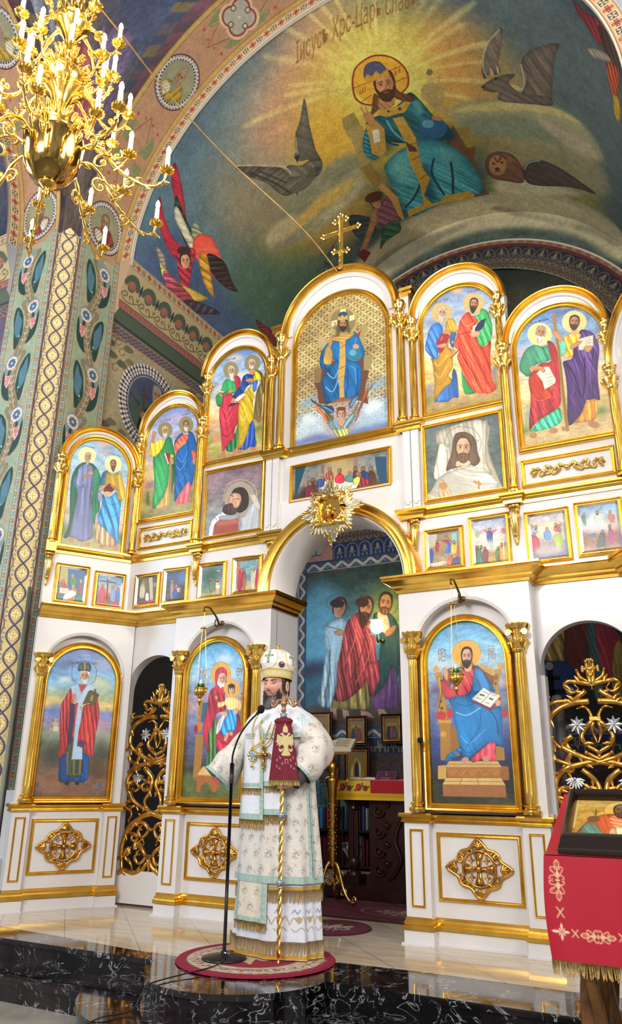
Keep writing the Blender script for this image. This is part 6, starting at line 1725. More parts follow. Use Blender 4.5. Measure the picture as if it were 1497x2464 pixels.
# ---- white body ----------------------------------------------------
def wall_plate(fr, outline, th, off, holes=None, name='wall_panel'):
 mb = MB(); mb.prism(outline, lambda a, b: fr.pt(a, b, off - th), lambda a, b: fr.pt(a, b, off)); return mb.build(name, WHITE, ICO)
def pierced(fr, x0, x1, z0, z1, cx, hw, zs, th, off, zb, name='wall_panel'):
 """plate with an arched opening (centre cx, half width hw, springing zs, foot zb)"""
 mb = MB(); A = [(cx - hw, zb)] + arch(cx, hw, zb, zs, 28)[1:-1] + [(cx + hw, zb)]
 out = [(x0, zb)] ; n = len(A); B = []
 for i, (a, b) in enumerate(A):
  if b <= zs + 1e-6: B.append((x0 if a < cx else x1, b))
  else:
   an = math.atan2(b - zs, a - cx); t = tan = None
   # cast from the arch centre to the frame
   dx, dz = cos(an), sin(an); k = 1e9
   if abs(dx) > 1e-6: k = min(k, ((x1 if dx > 0 else x0) - cx) / dx)
   if dz > 1e-6: k = min(k, (z1 - zs) / dz)
   B.append((cx + dx * k, zs + dz * k))
 # corners
 G = [[fr.pt(*p, off) for p in A], [fr.pt(*p, off) for p in B]]; mb.grid(G)
 mb.grid([[fr.pt(*p, off) for p in A], [fr.pt(*p, off - th) for p in A]])
 mb.grid([[fr.pt(*p, off - th) for p in A], [fr.pt(*p, off - th) for p in B]])
 for sx, xx in ((-1, x0), (1, x1)):   # triangles left by the corner casting
  an0 = math.atan2(z1 - zs, xx - cx); ins = [b for a, b in zip(A, B)]
 zc0 = [p for p in B if p[0] <= x0 + 1e-6 and p[1] > zs]; zc1 = [p for p in B if p[1] >= z1 - 1e-6]
 if zc0 and zc1:
  a = max(zc0, key=lambda p: p[1]); b = min(zc1, key=lambda p: p[0]); mb.add([fr.pt(*a, off), fr.pt(x0, z1, off), fr.pt(*b, off)], [(0, 1, 2)])
  zr = [p for p in B if p[0] >= x1 - 1e-6 and p[1] > zs]; a = max(zr, key=lambda p: p[1]); b = max(zc1, key=lambda p: p[0]); mb.add([fr.pt(*a, off), fr.pt(x1, z1, off), fr.pt(*b, off)], [(0, 1, 2)])
 if zb > z0: mb.bbox(fr, x0, x1, z0, zb, off - th, off)
 # edges
 mb.add([fr.pt(x0, z0, off), fr.pt(x0, z1, off), fr.pt(x0, z1, off - th), fr.pt(x0, z0, off - th)], [(0, 1, 2, 3)])
 mb.add([fr.pt(x1, z0, off), fr.pt(x1, z1, off), fr.pt(x1, z1, off - th), fr.pt(x1, z0, off - th)], [(0, 1, 2, 3)])
 mb.add([fr.pt(x0, z1, off), fr.pt(x1, z1, off), fr.pt(x1, z1, off - th), fr.pt(x0, z1, off - th)], [(0, 1, 2, 3)])
 return mb.build(name, WHITE, ICO)

# central bay: wall above the great arch, round-headed top
pierced(FM, -.60, .60, 2.46, 3.30, 0, .598, 2.47, .30, .02, 2.46)
top = [(-.67, 3.30), (-.67, 5.10), (-.565, 5.10)] + [(-.60 * cos(pi * i / 30), 4.96 + .60 * sin(pi * i / 30)) for i in range(4, 27)] + [(.565, 5.10), (.67, 5.10), (.67, 3.30)]
wall_plate(FM, top, .10, 0)
for sg in (-1, 1):
 mb = MB().box(.60 if sg > 0 else -.735, .735 if sg > 0 else -.60, -.003, .11, 2.46, 3.80); mb.build('wall_panel', WHITE, ICO)
 mb = MB().box(min(sg * .62, sg * .70), max(sg * .62, sg * .70), -.02, .10, 5.08, 5.10); mb.box(min(sg * .60, sg * .72), max(sg * .60, sg * .72), -.04, .1, 5.09, 5.12); mb.box(min(sg * .61, sg * .71), max(sg * .61, sg * .71), -.03, .1, 5.05, 5.075); mb.build('pier_cap', GOLD, ICO)
def upper_bay(fr, cx, zs, r, x0, x1):
 P = [(x0, 2.44), (x0, zs), (cx - r, zs)] + [(cx - r * cos(pi * i / 30), zs + r * sin(pi * i / 30)) for i in range(1, 30)] + [(cx + r, zs), (x1, zs), (x1, 2.44)]
 return wall_plate(fr, P, .10, 0)
for sg in (-1, 1):
 a, b = sorted((sg * .68, sg * 1.50)); upper_bay(FM, sg * 1.10, 4.775, .405, a, b)
 a, b = sorted((sg * 1.50, sg * 2.235)); upper_bay(FM, sg * 1.865, 4.31, .385, a, b)
for fr in (FKL, FKR): upper_bay(fr, .43, 3.895, .39, -.01, KL)

# lower storey ------------------------------------------------------
for sg in (-1, 1):
 x0, x1 = sorted((sg * .56, sg * 1.53)); c = sg * 1.05
 pierced(FM, x0, x1, .80, 2.34, c, .366, 1.88, .10, .15, .80)
 MB().box(x0, x1, -.055, -.045, .80, 2.34).build('niche_back', WHITE, ICO)
 mb = MB(); xa, xb = sorted((sg * .562, sg * .60)); mb.box(xa, xb, -.147, .30, 0, 2.46); xa, xb = sorted((sg * 1.49, sg * 1.528)); mb.box(xa, xb, -.147, .16, .0, 2.34); mb.build('jamb', WHITE, ICO)
 ar = MB().sweep([(c - .366 * cos(pi * i / 26), 1.88 + .366 * sin(pi * i / 26)) for i in range(27)], [(.0, .15), (.0, .158), (.02, .166), (.03, .15)], lambda p, b: FM.pt(p.x, p.y, b)); ar.build('niche_arch', WHITE, ICO, angle=60)
 # side door wall
 xa, xb = sorted((sg * 1.52, sg * 2.235)); pierced(FM, xa, xb, 1.7, 2.40, sg * 1.85, .325, 1.73, .10, -.02, 1.70)
 for q in (1.49, 2.175): 
  xa, xb = sorted((sg * q, sg * (q + .06))); MB().box(xa, xb, .02, .12, 0, 1.70).build('jamb', WHITE, ICO)
for fr in (FKL, FKR):
 pierced(fr, -.03, KL + .02, .80, 2.34, .41, .345, 1.86, .07, .10, .80)
 MB().bbox(fr, -.03, KL + .02, .80, 2.34, .015, .03).build('niche_back', WHITE, ICO)
 MB().sweep([(.41 - .345 * cos(pi * i / 26), 1.86 + .345 * sin(pi * i / 26)) for i in range(27)], [(.0, .10), (.0, .108), (.02, .116), (.03, .10)], lambda p, b: fr.pt(p.x, p.y, b)).build('niche_arch', WHITE, ICO, angle=60)
 MB().bbox(fr, -.03, .0, 0, 2.34, -.05, .099).build('jamb', WHITE, ICO)

# pedestals ---------------------------------------------------------
def pedestal(fr, s0, s1, offp, offr, pw):
 mb = MB(); mb.bbox(fr, s0, s0 + pw, 0, .74, -.05, offp); mb.bbox(fr, s1 - pw, s1, 0, .74, -.05, offp); mb.bbox(fr, s0 + pw, s1 - pw, 0, .74, -.05, offr)
 mb.bbox(fr, s0 - .015, s0 + pw + .015, 0, .085, -.05, offp + .015); mb.bbox(fr, s1 - pw - .015, s1 + .015, 0, .085, -.05, offp + .015); mb.bbox(fr, s0 + pw, s1 - pw, 0, .085, -.05, offr + .015)
 mb.bbox(fr, s0 - .03, s0 + pw + .02, 0, .012, -.05, offp + .03); mb.bbox(fr, s1 - pw - .02, s1 + .03, 0, .012, -.05, offp + .03); mb.bbox(fr, s0 + pw, s1 - pw, 0, .012, -.05, offr + .03)
 mb.build('pedestal', WHITE, ICO)
 path = [(s0, -.05), (s0, offp), (s0 + pw, offp), (s0 + pw, offr), (s1 - pw, offr), (s1 - pw, offp), (s1, offp), (s1, -.05)]
 for z0, z1, w, nm in ((.735, .80, .03, 'ledge'), (.085, .165, .022, 'base_moulding')):
  h = z1 - z0; pr = [(-.002, z0), (w * .5, z0 + .08 * h), (w * .6, z0 + .3 * h), (w * .35, z0 + .38 * h), (w * .45, z0 + .5 * h), (w, z0 + .6 * h), (w * 1.1, z0 + .85 * h), (w * .9, z1), (-.002, z1)]
  if nm == 'base_moulding': pr = [(-.002, z0), (w * 1.1, z0 + .04 * h), (w * 1.0, z0 + .35 * h), (w * .6, z0 + .42 * h), (w * .7, z0 + .6 * h), (w * .25, z0 + .75 * h), (w * .3, z0 + .9 * h), (-.002, z1)]
  MB().sweep(path, pr, lambda p, b: fr.pt(p.x, b, p.y)).build(nm, GOLD, ICO, angle=35)
 mb = MB(); mb.bbox(fr, s0 - .01, s1 + .01, .80, .812, -.05, offr + .0); mb.build('ledge_top', WHITE, ICO)
 m = (s0 + pw + s1 - pw) / 2; hw = (s1 - s0 - 2 * pw) / 2 - .055
 ring(fr, rect(m - hw, m + hw, .285, .655), .026, .014, offr).build('panel_moulding', GOLD, ICO, angle=35)
 for a in (s0 + pw / 2, s1 - pw / 2): ring(fr, rect(a - pw * .2, a + pw * .2, .235, .685), .014, .010, offp).build('panel_moulding', GOLD, ICO, angle=35)
 carved_medallion(fr, m, .47, offr)
def spiral(fr, cx, cz, r, a0, turns, d, off, n=20, shrink=.85):
 return [fr.pt(cx + r * (1 - shrink * k / n) * cos(a0 + d * turns * 2 * pi * k / n), cz + r * (1 - shrink * k / n) * sin(a0 + d * turns * 2 * pi * k / n), off + .006 * sin(pi * k / n)) for k in range(n + 1)]
def carved_medallion(fr, cx, cz, off):
 mb = MB(); o = off + .014; W_, H_ = .205, .165
 # outer lobed outline
 P = []
 for k in range(73):
  a = 2 * pi * k / 72; c_, s_ = cos(a), sin(a); r = 1 / (abs(c_) ** 1.15 + abs(s_) ** 1.15) ** (1 / 1.15); r *= 1 + .07 * cos(8 * a)
  P.append(fr.pt(cx + W_ * r * c_, cz + H_ * r * s_, o + .004))
 mb.tube(P, .0115, 7, cap=False)
 P = [fr.pt(cx + .108 * cos(2 * pi * k / 40), cz + .108 * sin(2 * pi * k / 40), o) for k in range(41)]; mb.tube(P, .009, 6, cap=False)
 # equal-armed cross with flaring ends
 for k in range(4):
  a = k * pi / 2; d = Vector((cos(a), sin(a))); t = Vector((-d.y, d.x))
  A = [(.012, .010), (.05, .016), (.088, .030), (.098, .0), (.088, -.030), (.05, -.016), (.012, -.010)]
  q = [(cx + d.x * u + t.x * v, cz + d.y * u + t.y * v) for u, v in A]
  mb.prism(q, lambda x, z: fr.pt(x, z, off), lambda x, z: fr.pt(x, z, off + .026))
  mb.tube([fr.pt(cx + d.x * .02, cz + d.y * .02, off + .03), fr.pt(cx + d.x * .085, cz + d.y * .085, off + .027)], [.007, .010], 6)
  # little crosses in the quarters
  b = a + pi / 4; x, z = cx + .072 * cos(b), cz + .072 * sin(b)
  for u in (0, pi / 2): mb.tube([fr.pt(x - .022 * cos(u), z - .022 * sin(u), off + .012), fr.pt(x + .022 * cos(u), z + .022 * sin(u), off + .012)], .0055, 5)
  # end palmettes and scrolls
  ex, ez = cx + (.155 if k % 2 == 0 else .135) * d.x * (1 if k % 2 == 0 else 1), cz + (.128) * d.y
  ex = cx + (.152 * d.x); ez = cz + .132 * d.y
  for j in range(5):
   g = a + (j - 2) * .62; mb.tube([fr.pt(ex, ez, off + .02), fr.pt(ex + .03 * cos(g), ez + .026 * sin(g), off + .026), fr.pt(ex + .042 * cos(g), ez + .036 * sin(g), off + .012)], [.009, .010, .004], 6)
  mb.ball(fr.pt(ex, ez, off + .024), .013, 10)
  for sg in (-1, 1):
   sx, sz = cx + d.x * .125 + t.x * sg * .055, cz + d.y * .108 + t.y * sg * .05
   mb.tube(spiral(fr, sx, sz, .026, a + sg * 1.2, 1.1, sg, off + .014, 14), [.008 - .00025 * j for j in range(15)], 5)
   lx, lz = cx + d.x * .10 + t.x * sg * .085, cz + d.y * .09 + t.y * sg * .075
   mb.tube([fr.pt(lx, lz, off + .01), fr.pt(lx + (d.x + t.x * sg) * .02, lz + (d.y + t.y * sg) * .018, off + .02), fr.pt(lx + (d.x * .3 + t.x * sg) * .035, lz + (d.y * .3 + t.y * sg) * .03, off + .008)], [.010, .009, .003], 6)
 mb.ball(fr.pt(cx, cz, off + .026), .019, 14); mb.lathe([(.03, 0)], (0, 0, 0), 8) if False else None
 mb.build('carved_medallion', GOLDD, ICO, smooth=True)
for sg in (-1, 1):
 a, b = sorted((sg * .555, sg * 1.535)); pedestal(FM, a, b, .15, .08, .175)
for fr in (FKL, FKR): pedestal(fr, -.045, KL + .03, .10, .055, .14)

# horizontal mouldings following the plan -----------------------------
def cornice(path, z0, z1, w, name, pr=None):
 h = z1 - z0
 pr = pr or [(-.01, z0), (w * .12, z0), (w * .15, z0 + .18 * h), (w * .38, z0 + .30 * h), (w * .40, z0 + .42 * h), (w * .62, z0 + .55 * h), (w * .92, z0 + .68 * h), (w * .95, z0 + .80 * h), (w * .88, z0 + .83 * h), (w, z0 + .87 * h), (w, z1), (-.01, z1)]
 return MB().sweep(path, pr, lambda p, b: (p.x, p.y, b)).build(name, GOLD, ICO, angle=35)
kl, kd = KA, (KB - KA).normalized(); kn = Vector((-kd.y, kd.x)); kn = kn if kn.x > 0 else -kn
def plan(sg, off_front, off_rec, off_cant, inner):
 """plan from the far cant end to the central arch; mirrored by sg (outward = towards the nave)"""
 e = KB + kd * .02 + kn * off_cant; d0 = kn * off_cant
 # intersection of cant line with the recess line y=-off_rec
 y = -off_rec; t = (y - (KA + d0).y) / kd.y; c = KA + d0 + kd * t
 P = [e, c] + inner
 P = [Vector((p[0], p[1])) for p in P]
 if sg < 0: return P                      # left half runs left to right: left normal points inwards -> flip
 return [Vector((-p.x, p.y)) for p in P][::-1]
for sg in (-1, 1):
 P = plan(sg, 0, -.02, .10, [(-1.53, .02), (-1.53, -.15), (-.56, -.15), (-.56, .28)])
 # the left normal of a left-to-right path points to +Y, so the profile offsets are negated
 w = .105; z0, z1 = 2.335, 2.455; h = z1 - z0
 cornice(P, z0, z1, w, 'main_cornice', [(-a, b) for a, b in [(-.01, z0), (w * .12, z0), (w * .15, z0 + .18 * h), (w * .38, z0 + .30 * h), (w * .40, z0 + .42 * h), (w * .62, z0 + .55 * h), (w * .92, z0 + .68 * h), (w * .95, z0 + .80 * h), (w * .88, z0 + .83 * h), (w, z0 + .87 * h), (w, z1), (-.01, z1)]])
 P = plan(sg, 0, 0, .0, [(-1.50, 0), (-1.50, -.045), (-1.39, -.045), (-1.39, 0), (-.735, 0), (-.735, -.045), (-.56, -.045), (-.56, .02)])
 w = .04; z0, z1 = 2.955, 3.035; h = z1 - z0
 cornice(P, z0, z1, w, 'upper_cornice', [(-a, b) for a, b in [(-.01, z0), (w * .3, z0), (w * .35, z0 + .3 * h), (w * .6, z0 + .45 * h), (w * .65, z0 + .6 * h), (w, z0 + .75 * h), (w, z1), (-.01, z1)]])
P = [Vector(p) for p in ((-.735, .05), (-.735, -.045), (-.555, -.045), (-.555, 0), (.555, 0), (.555, -.045), (.735, -.045), (.735, .05))]
w = .04; z0, z1 = 3.725, 3.80; h = z1 - z0
cornice(P, z0, z1, w, 'upper_cornice', [(-a, b) for a, b in [(-.01, z0), (w * .3, z0), (w * .35, z0 + .3 * h), (w * .6, z0 + .45 * h), (w * .65, z0 + .6 * h), (w, z0 + .75 * h), (w, z1), (-.01, z1)]])
for fr in (FKL, FKR):      # end blocks of the upper cornice on the canted bays
 MB().bbox(fr, KL - .06, KL + .03, 2.952, 3.048, -.02, .07).build('cornice_block', GOLD, ICO)

# white fluted pilasters either side of the central bay
for sg in (-1, 1):
 for q in (.605, .675):
  mb = MB(); c = sg * (q + .018); mb.box(c - .032, c + .032, -.04, .0, 3.035, 3.725)
  for k in (-1, 1): mb.box(c + k * .017 - .009, c + k * .017 + .009, -.046, -.04, 3.10, 3.69)
  mb.box(c - .012, c + .012, -.050, -.046, 3.08, 3.68); mb.build('pilaster', WHITE, ICO)

# gilt arches over the bays, columns, consoles
def arch_mould(fr, cx, zs, r, w, h, name='arch_moulding', z0=None):
 P = ([(cx - r, z0)] if z0 else []) + [(cx - r * cos(pi * i / 36), zs + r * sin(pi * i / 36)) for i in range(37)] + ([(cx + r, z0)] if z0 else [])
 return MB().sweep(P, prof(w, h), lambda p, b: fr.pt(p.x, p.y, b)).build(name, GOLD, ICO, angle=35)
def cream_arch(fr, cx, zs, r, w):
 P = [(cx - r * cos(pi * i / 36), zs + r * sin(pi * i / 36)) for i in range(37)]
 return MB().sweep(P, [(0, 0), (0, .012), (w * .3, .02), (w, .018), (w, 0)], lambda p, b: fr.pt(p.x, p.y, b)).build('arch_band', WHITE, ICO, angle=50)
arch_mould(FM, 0, 4.96, .53, .075, .065); cream_arch(FM, 0, 4.96, .49, .05)
for sg in (-1, 1):
 column(FM, sg * .595, 3.80, 4.985, .034, .035, .27)
 arch_mould(FM, sg * 1.10, 4.775, .365, .06, .055); cream_arch(FM, sg * 1.10, 4.775, .342, .03)
 column(FM, sg * .70, 3.80, 4.79, .029, .03, .23)
 column(FM, sg * 1.445, 4.31, 4.80, .027, .025, .23); column(FM, sg * 1.46, 3.035, 4.31, .032, .045, .22)
 arch_mould(FM, sg * 1.865, 4.31, .35, .055, .055); cream_arch(FM, sg * 1.865, 4.31, .328, .03)
 column(FM, sg * 2.235, 3.035, 4.31, .027, .02, .22)
 column(FM, sg * .668, .81, 2.035, .038, .172, .20, True); column(FM, sg * 1.435, .81, 2.035, .038, .172, .20, True)
for fr in (FKL, FKR):
 arch_mould(fr, .43, 3.895, .345, .055, .055); cream_arch(fr, .43, 3.895, .322, .03)
 column(fr, .055, 3.035, 3.915, .030, .035, .20); column(fr, .80, 3.035, 3.915, .030, .035, .20)
 column(fr, .755, .81, 2.02, .040, .125, .20, True)
def console(fr, s, z, off):
 mb = MB(); mb.bbox(fr, s - .04, s + .04, z - .03, z, off, off + .05); mb.bbox(fr, s - .034, s + .034, z - .06, z - .03, off, off + .035)
 P = [fr.pt(s, z - .06, off + .03), fr.pt(s, z - .12, off + .05), fr.pt(s, z - .19, off + .035), fr.pt(s, z - .25, off + .03), fr.pt(s, z - .31, off + .012)]
 mb.tube(P, [.030, .036, .026, .022, .008], 10)
 x, y, _ = fr.pt(s, 0, off); ax = fr.pt(1, 0, 0); ax = Vector((fr.d.x, fr.d.y, 0)); nn = Vector((fr.n.x, fr.n.y, 0))
 for k, (dz, r) in enumerate(((-.10, .05), (-.17, .055), (-.23, .04), (-.29, .03))): leafy(mb, Vector(fr.pt(s, z + dz + .03, off + .03)), ax, (0, 0, -1), nn, r, 5)
 for sg in (-1, 1): mb.tube(spiral(fr, s + sg * .026, z - .10, .022, pi / 2, 1.2, sg, off + .045, 12), .006, 5)
 mb.ball(fr.pt(s, z - .24, off + .045), .013, 8)
 mb.build('console', GOLDP, ICO, smooth=True)
for sg in (-1, 1): console(FM, sg * .66, 2.955, .0); console(FM, sg * 1.445, 2.955, .0)
for fr in (FKL, FKR): console(fr, .80, 2.95, .0)
# great arch rim of the holy doors opening
mb = MB().sweep([(-.605, 2.42)] + [(-.605 * cos(pi * i / 44), 2.47 + .605 * sin(pi * i / 44)) for i in range(45)] + [(.605, 2.42)], [(0, -.25), (0, .14), (.012, .155), (.03, .16), (.045, .145), (.06, .15), (.085, .165), (.10, .15), (.105, .10), (.105, 0)], lambda p, b: FM.pt(p.x, p.y, b)); mb.build('arch_moulding', GOLD, ICO, angle=35)
mb = MB().sweep([(-.60, 2.36)] + [(-.60 * cos(pi * i / 44), 2.47 + .60 * sin(pi * i / 44)) for i in range(45)] + [(.60, 2.36)], [(-.010, -.30), (-.010, .12), (.004, .12), (.004, -.30)], lambda p, b: FM.pt(p.x, p.y, b)); mb.build('arch_soffit', WHITE, ICO, smooth=True)

# carved foliage strips in their framed panels
def foliage_strip(fr, x0, x1, z0, z1, parent=ICO):
 ring(fr, rect(x0 + .03, x1 - .03, z0 + .03, z1 - .03), .03, .028).build('panel_moulding', GOLD, parent, angle=35)
 mb = MB(); c = (x0 + x1) / 2; zc = (z0 + z1) / 2; L = (x1 - x0) * .33
 for sg in (-1, 1):
  P = [fr.pt(c + sg * L * t, zc + .026 * sin(t * 2.4 * pi), .012) for t in np.linspace(0, 1, 22)]; mb.tube(P, [.011 - .004 * t for t in np.linspace(0, 1, 22)], 6)
  for t, d in ((.2, 1), (.42, -1), (.62, 1), (.82, -1)):
   x = c + sg * L * t; mb.tube(spiral(fr, x, zc + d * .022, .024, pi / 2 * -d, 1.0, d * sg, .016, 12), [.009 - .0004 * j for j in range(13)], 6); mb.ball(fr.pt(x, zc + d * .022, .02), .010, 8)
   mb.tube([fr.pt(x, zc, .012), fr.pt(x + sg * .03, zc - d * .028, .02), fr.pt(x + sg * .05, zc - d * .03, .01)], [.008, .01, .003], 6)
  for g in (-.8, 0, .8): mb.tube([fr.pt(c + sg * L, zc, .014), fr.pt(c + sg * (L + .03 * cos(g)), zc + .034 * sin(g), .02), fr.pt(c + sg * (L + .045 * cos(g)), zc + .05 * sin(g), .01)], [.009, .012, .004], 6)
 mb.ball(fr.pt(c, zc, .015), .02, 10); mb.build('carved_foliage', GOLDP, parent, smooth=True)
foliage_strip(FM, 1.515, 2.185, 3.07, 3.295); foliage_strip(FM, -2.17, -1.52, 3.07, 3.295)

# ------------------------------------------------------------------ icons
def icon(key, fr, s0, s1, z0, z1, label, arched=None, w=.05, h=.036, off=0, flipu=False, group=None, res=4.0, glass=False, name='framed_icon'):
 c = ((s0 + s1) / 2, (z0 + z1) / 2); t = thing(name, label, 'icon', fr.pt(c[0], z0, off), 0, group)
 (W_, H_) = D[key][0]; cv = Canvas(W_, H_, res); cv.run(D[key][1:]); cv.grain(.03)
 zs = arched
 def mp(U, V):
  s_ = (s1 - U / W_ * (s1 - s0)) if flipu else (s0 + U / W_ * (s1 - s0)); z = z1 - V / H_ * (z1 - z0)
  o = np.full(len(U), off + .012); P = np.zeros((len(U), 3)); P[:, 0] = fr.o.x + fr.d.x * s_ + fr.n.x * o; P[:, 1] = fr.o.y + fr.d.y * s_ + fr.n.y * o; P[:, 2] = z; return P
 hw = (s1 - s0) / 2
 keep = None
 if zs: keep = lambda U, V: (z1 - V / H_ * (z1 - z0) < zs) | (np.hypot(U / W_ * (s1 - s0) - hw, z1 - V / H_ * (z1 - z0) - zs) < hw + .012)
 cv.mesh('painting', mp, OIL, t, keep)
 path = arch(c[0], hw, z0, zs, 36) if zs else rect(s0, s1, z0, z1)
 ring(fr, path, w, h, off).build('frame', GOLD, t, angle=35)
 mb = MB(); mb.prism(path, lambda a, b: fr.pt(a, b, off), lambda a, b: fr.pt(a, b, off + .009)); mb.build('panel', DWOOD, t)
 if glass:
  lip = .016; MB().sweep([(s0, z0), (s0, z1), (s1, z1), (s1, z0)], [(-lip, off + .013), (0, off + .032), (.003, off + .013)], lambda p, b: fr.pt(p.x, p.y, b), True).build('inner_slip', SILVER, t, angle=30)
 return t
g1 = 'apostle icons in the arched top row'
icon('bay1', FKL, .155, .715, 3.03, 4.145, 'arched icon of two saints, one in lilac robe, leftmost of the top row', 3.865, flipu=True)
icon('bay2', FM, -2.165, -1.535, 3.385, 4.525, 'arched icon of a saint in green with red book beside one in blue', 4.21)
icon('bay3', FM, -1.41, -.785, 3.845, 4.975, 'arched icon of a white-bearded saint in red and one in yellow mantle', 4.6625)
icon('centre', FM, -.435, .455, 3.80, 5.245, 'tallest arched icon, crowned enthroned figure in blue on chased gilt ground', 4.80, w=.055, h=.04)
icon('bay4', FM, .80, 1.42, 3.845, 4.965, 'arched icon of a saint in blue and ochre and one in scarlet holding a sword', 4.655)
icon('bay5', FM, 1.565, 2.20, 3.40, 4.525, 'arched icon of two saints with a tall wooden cross between them', 4.2075)
icon('nich', FKL, .11, .70, .86, 2.085, 'lower arched icon of a mitred bishop in red cope, far left', 1.79, w=.06, h=.045, off=.10, flipu=True, res=3.5)
icon('mary', FM, -1.335, -.79, .87, 2.085, 'lower arched icon of a woman in red enthroned with a child', 1.8125, w=.055, h=.045, off=.15, res=3.5)
icon('carr', FM, .775, 1.33, .87, 2.08, 'lower arched icon of a robed figure enthroned with an open book, blue mantle over red', 1.8025, w=.055, h=.045, off=.15, res=3.5)
icon('head', FM, -1.38, -.78, 3.10, 3.72, 'square painting of a bearded head lying on a silver dish', w=.035, h=.03, res=3.5)
icon('shroud', FM, .78, 1.38, 3.105, 3.725, 'square painting of a long-haired bearded face before white drapery', w=.035, h=.03, res=3.5)
icon('supper', FM, -.455, .445, 3.31, 3.60, 'wide painting of a supper table behind the gilt sunburst', w=.035, h=.03, res=3)
FG = 'small square feast icons in the row above the cornice'
for key, fr, s0, s1, z0, z1, fl, lab in (
 ('fest1', FKL, .445, .70, 2.52, 2.835, True, 'small icon of a birth scene with blue curtain, leftmost of the small row'), ('fest2', FKL, .10, .345, 2.51, 2.81, True, 'small icon of a big brown cross raised on red steps'),
 ('fest3', FM, -2.135, -1.885, 2.53, 2.80, False, 'small dark icon of a child on red carpeted steps'), ('fest4', FM, -1.80, -1.555, 2.53, 2.82, False, 'small dark icon of a mother and child in a cave at night'),
 ('fest5', FM, -1.40, -1.145, 2.53, 2.82, False, 'small green icon of a baptism in a river'), ('fest6', FM, -1.03, -.77, 2.54, 2.83, False, 'small icon of four people meeting between orange columns, next to the great arch'),
 ('fest7', FM, .755, 1.02, 2.545, 2.83, False, 'small icon of a rider on a donkey entering a gateway'), ('fest8', FM, 1.115, 1.375, 2.53, 2.88, False, 'small icon of a figure in blue rising above two crowds'),
 ('fest9', FM, 1.535, 1.80, 2.51, 2.855, False, 'small icon of people seated in a half circle round a woman in blue'), ('fest10', FM, 1.89, 2.16, 2.52, 2.87, False, 'small icon of a white-robed figure shining on a mountain')):
 icon(key, fr, s0, s1, z0, z1, lab, w=.028, h=.026, flipu=fl, group=FG, res=3, glass=True)
# ------------------------------------------------------------------ side doors of open carved work
GATE = '''
13 11 -8,1637 -13,1684 -23,1790
10 8 -14,1649 -70,1686 -90,1734
14 6 -13,1637 -82,1652 -151,1660 -178,1626 -136,1584 -92,1605 -111,1635
14 7 -46,1592 -131,1537 -237,1528 -297,1513 -315,1542 -286,1559
16 12 -32,1523 -144,1514 -246,1471 -306,1391 -303,1299 -250,1231 -156,1202
10 6 -21,1409 -33,1454 -66,1489 -110,1479
14 10 -20,1397 -67,1353 -99,1297 -71,1241 -8,1201 2,1173
12 6 -18,1386 -28,1330 -6,1262
13 8 -288,1299 -314,1254 -295,1225 -266,1242
15 12 -235,1231 -124,1174 -17,1140 73,1118
15 12 -206,1102 -89,1129 -3,1151 80,1195
14 9 -166,1298 -208,1264 -178,1196 -210,1141 -235,1096 -188,1074 -169,1107 -209,1129
13 8 -192,1118 -287,1152 -312,1175 -278,1141
17 12 -191,1107 -262,1063 -298,985 -280,897 -220,822 -125,770 3,725
14 7 -284,930 -266,968 -207,974 -172,931 -206,898 -238,919
15 10 -114,1085 -50,1031 -21,965 -50,889 -87,824 -66,761 2,731
13 6 -29,965 -88,976 -130,948 -110,905 -67,911 -77,938
12 5 -249,821 -292,798 -303,766 -263,745 -221,703 -261,659 -229,639
12 5 -258,767 -200,779 -218,811
18 14 3,725 -103,696 -213,629 -283,531 -300,425 -297,342 -274,271
15 7 -224,597 -170,641 -83,644 -34,593 -72,539 -131,547 -135,584 -99,591
13 6 -130,537 -190,556 -200,513 -139,495 -84,518 -65,477
16 7 -148,443 -153,484 -75,436 -42,386 -79,333 -144,340 -149,386 -100,398
15 8 -280,384 -228,439 -217,408 -256,365 -193,327 -174,287
17 12 -308,248 -259,267 -171,256 -87,271 -34,315 -10,357
10 6 -10,357 2,307 2,266
'''
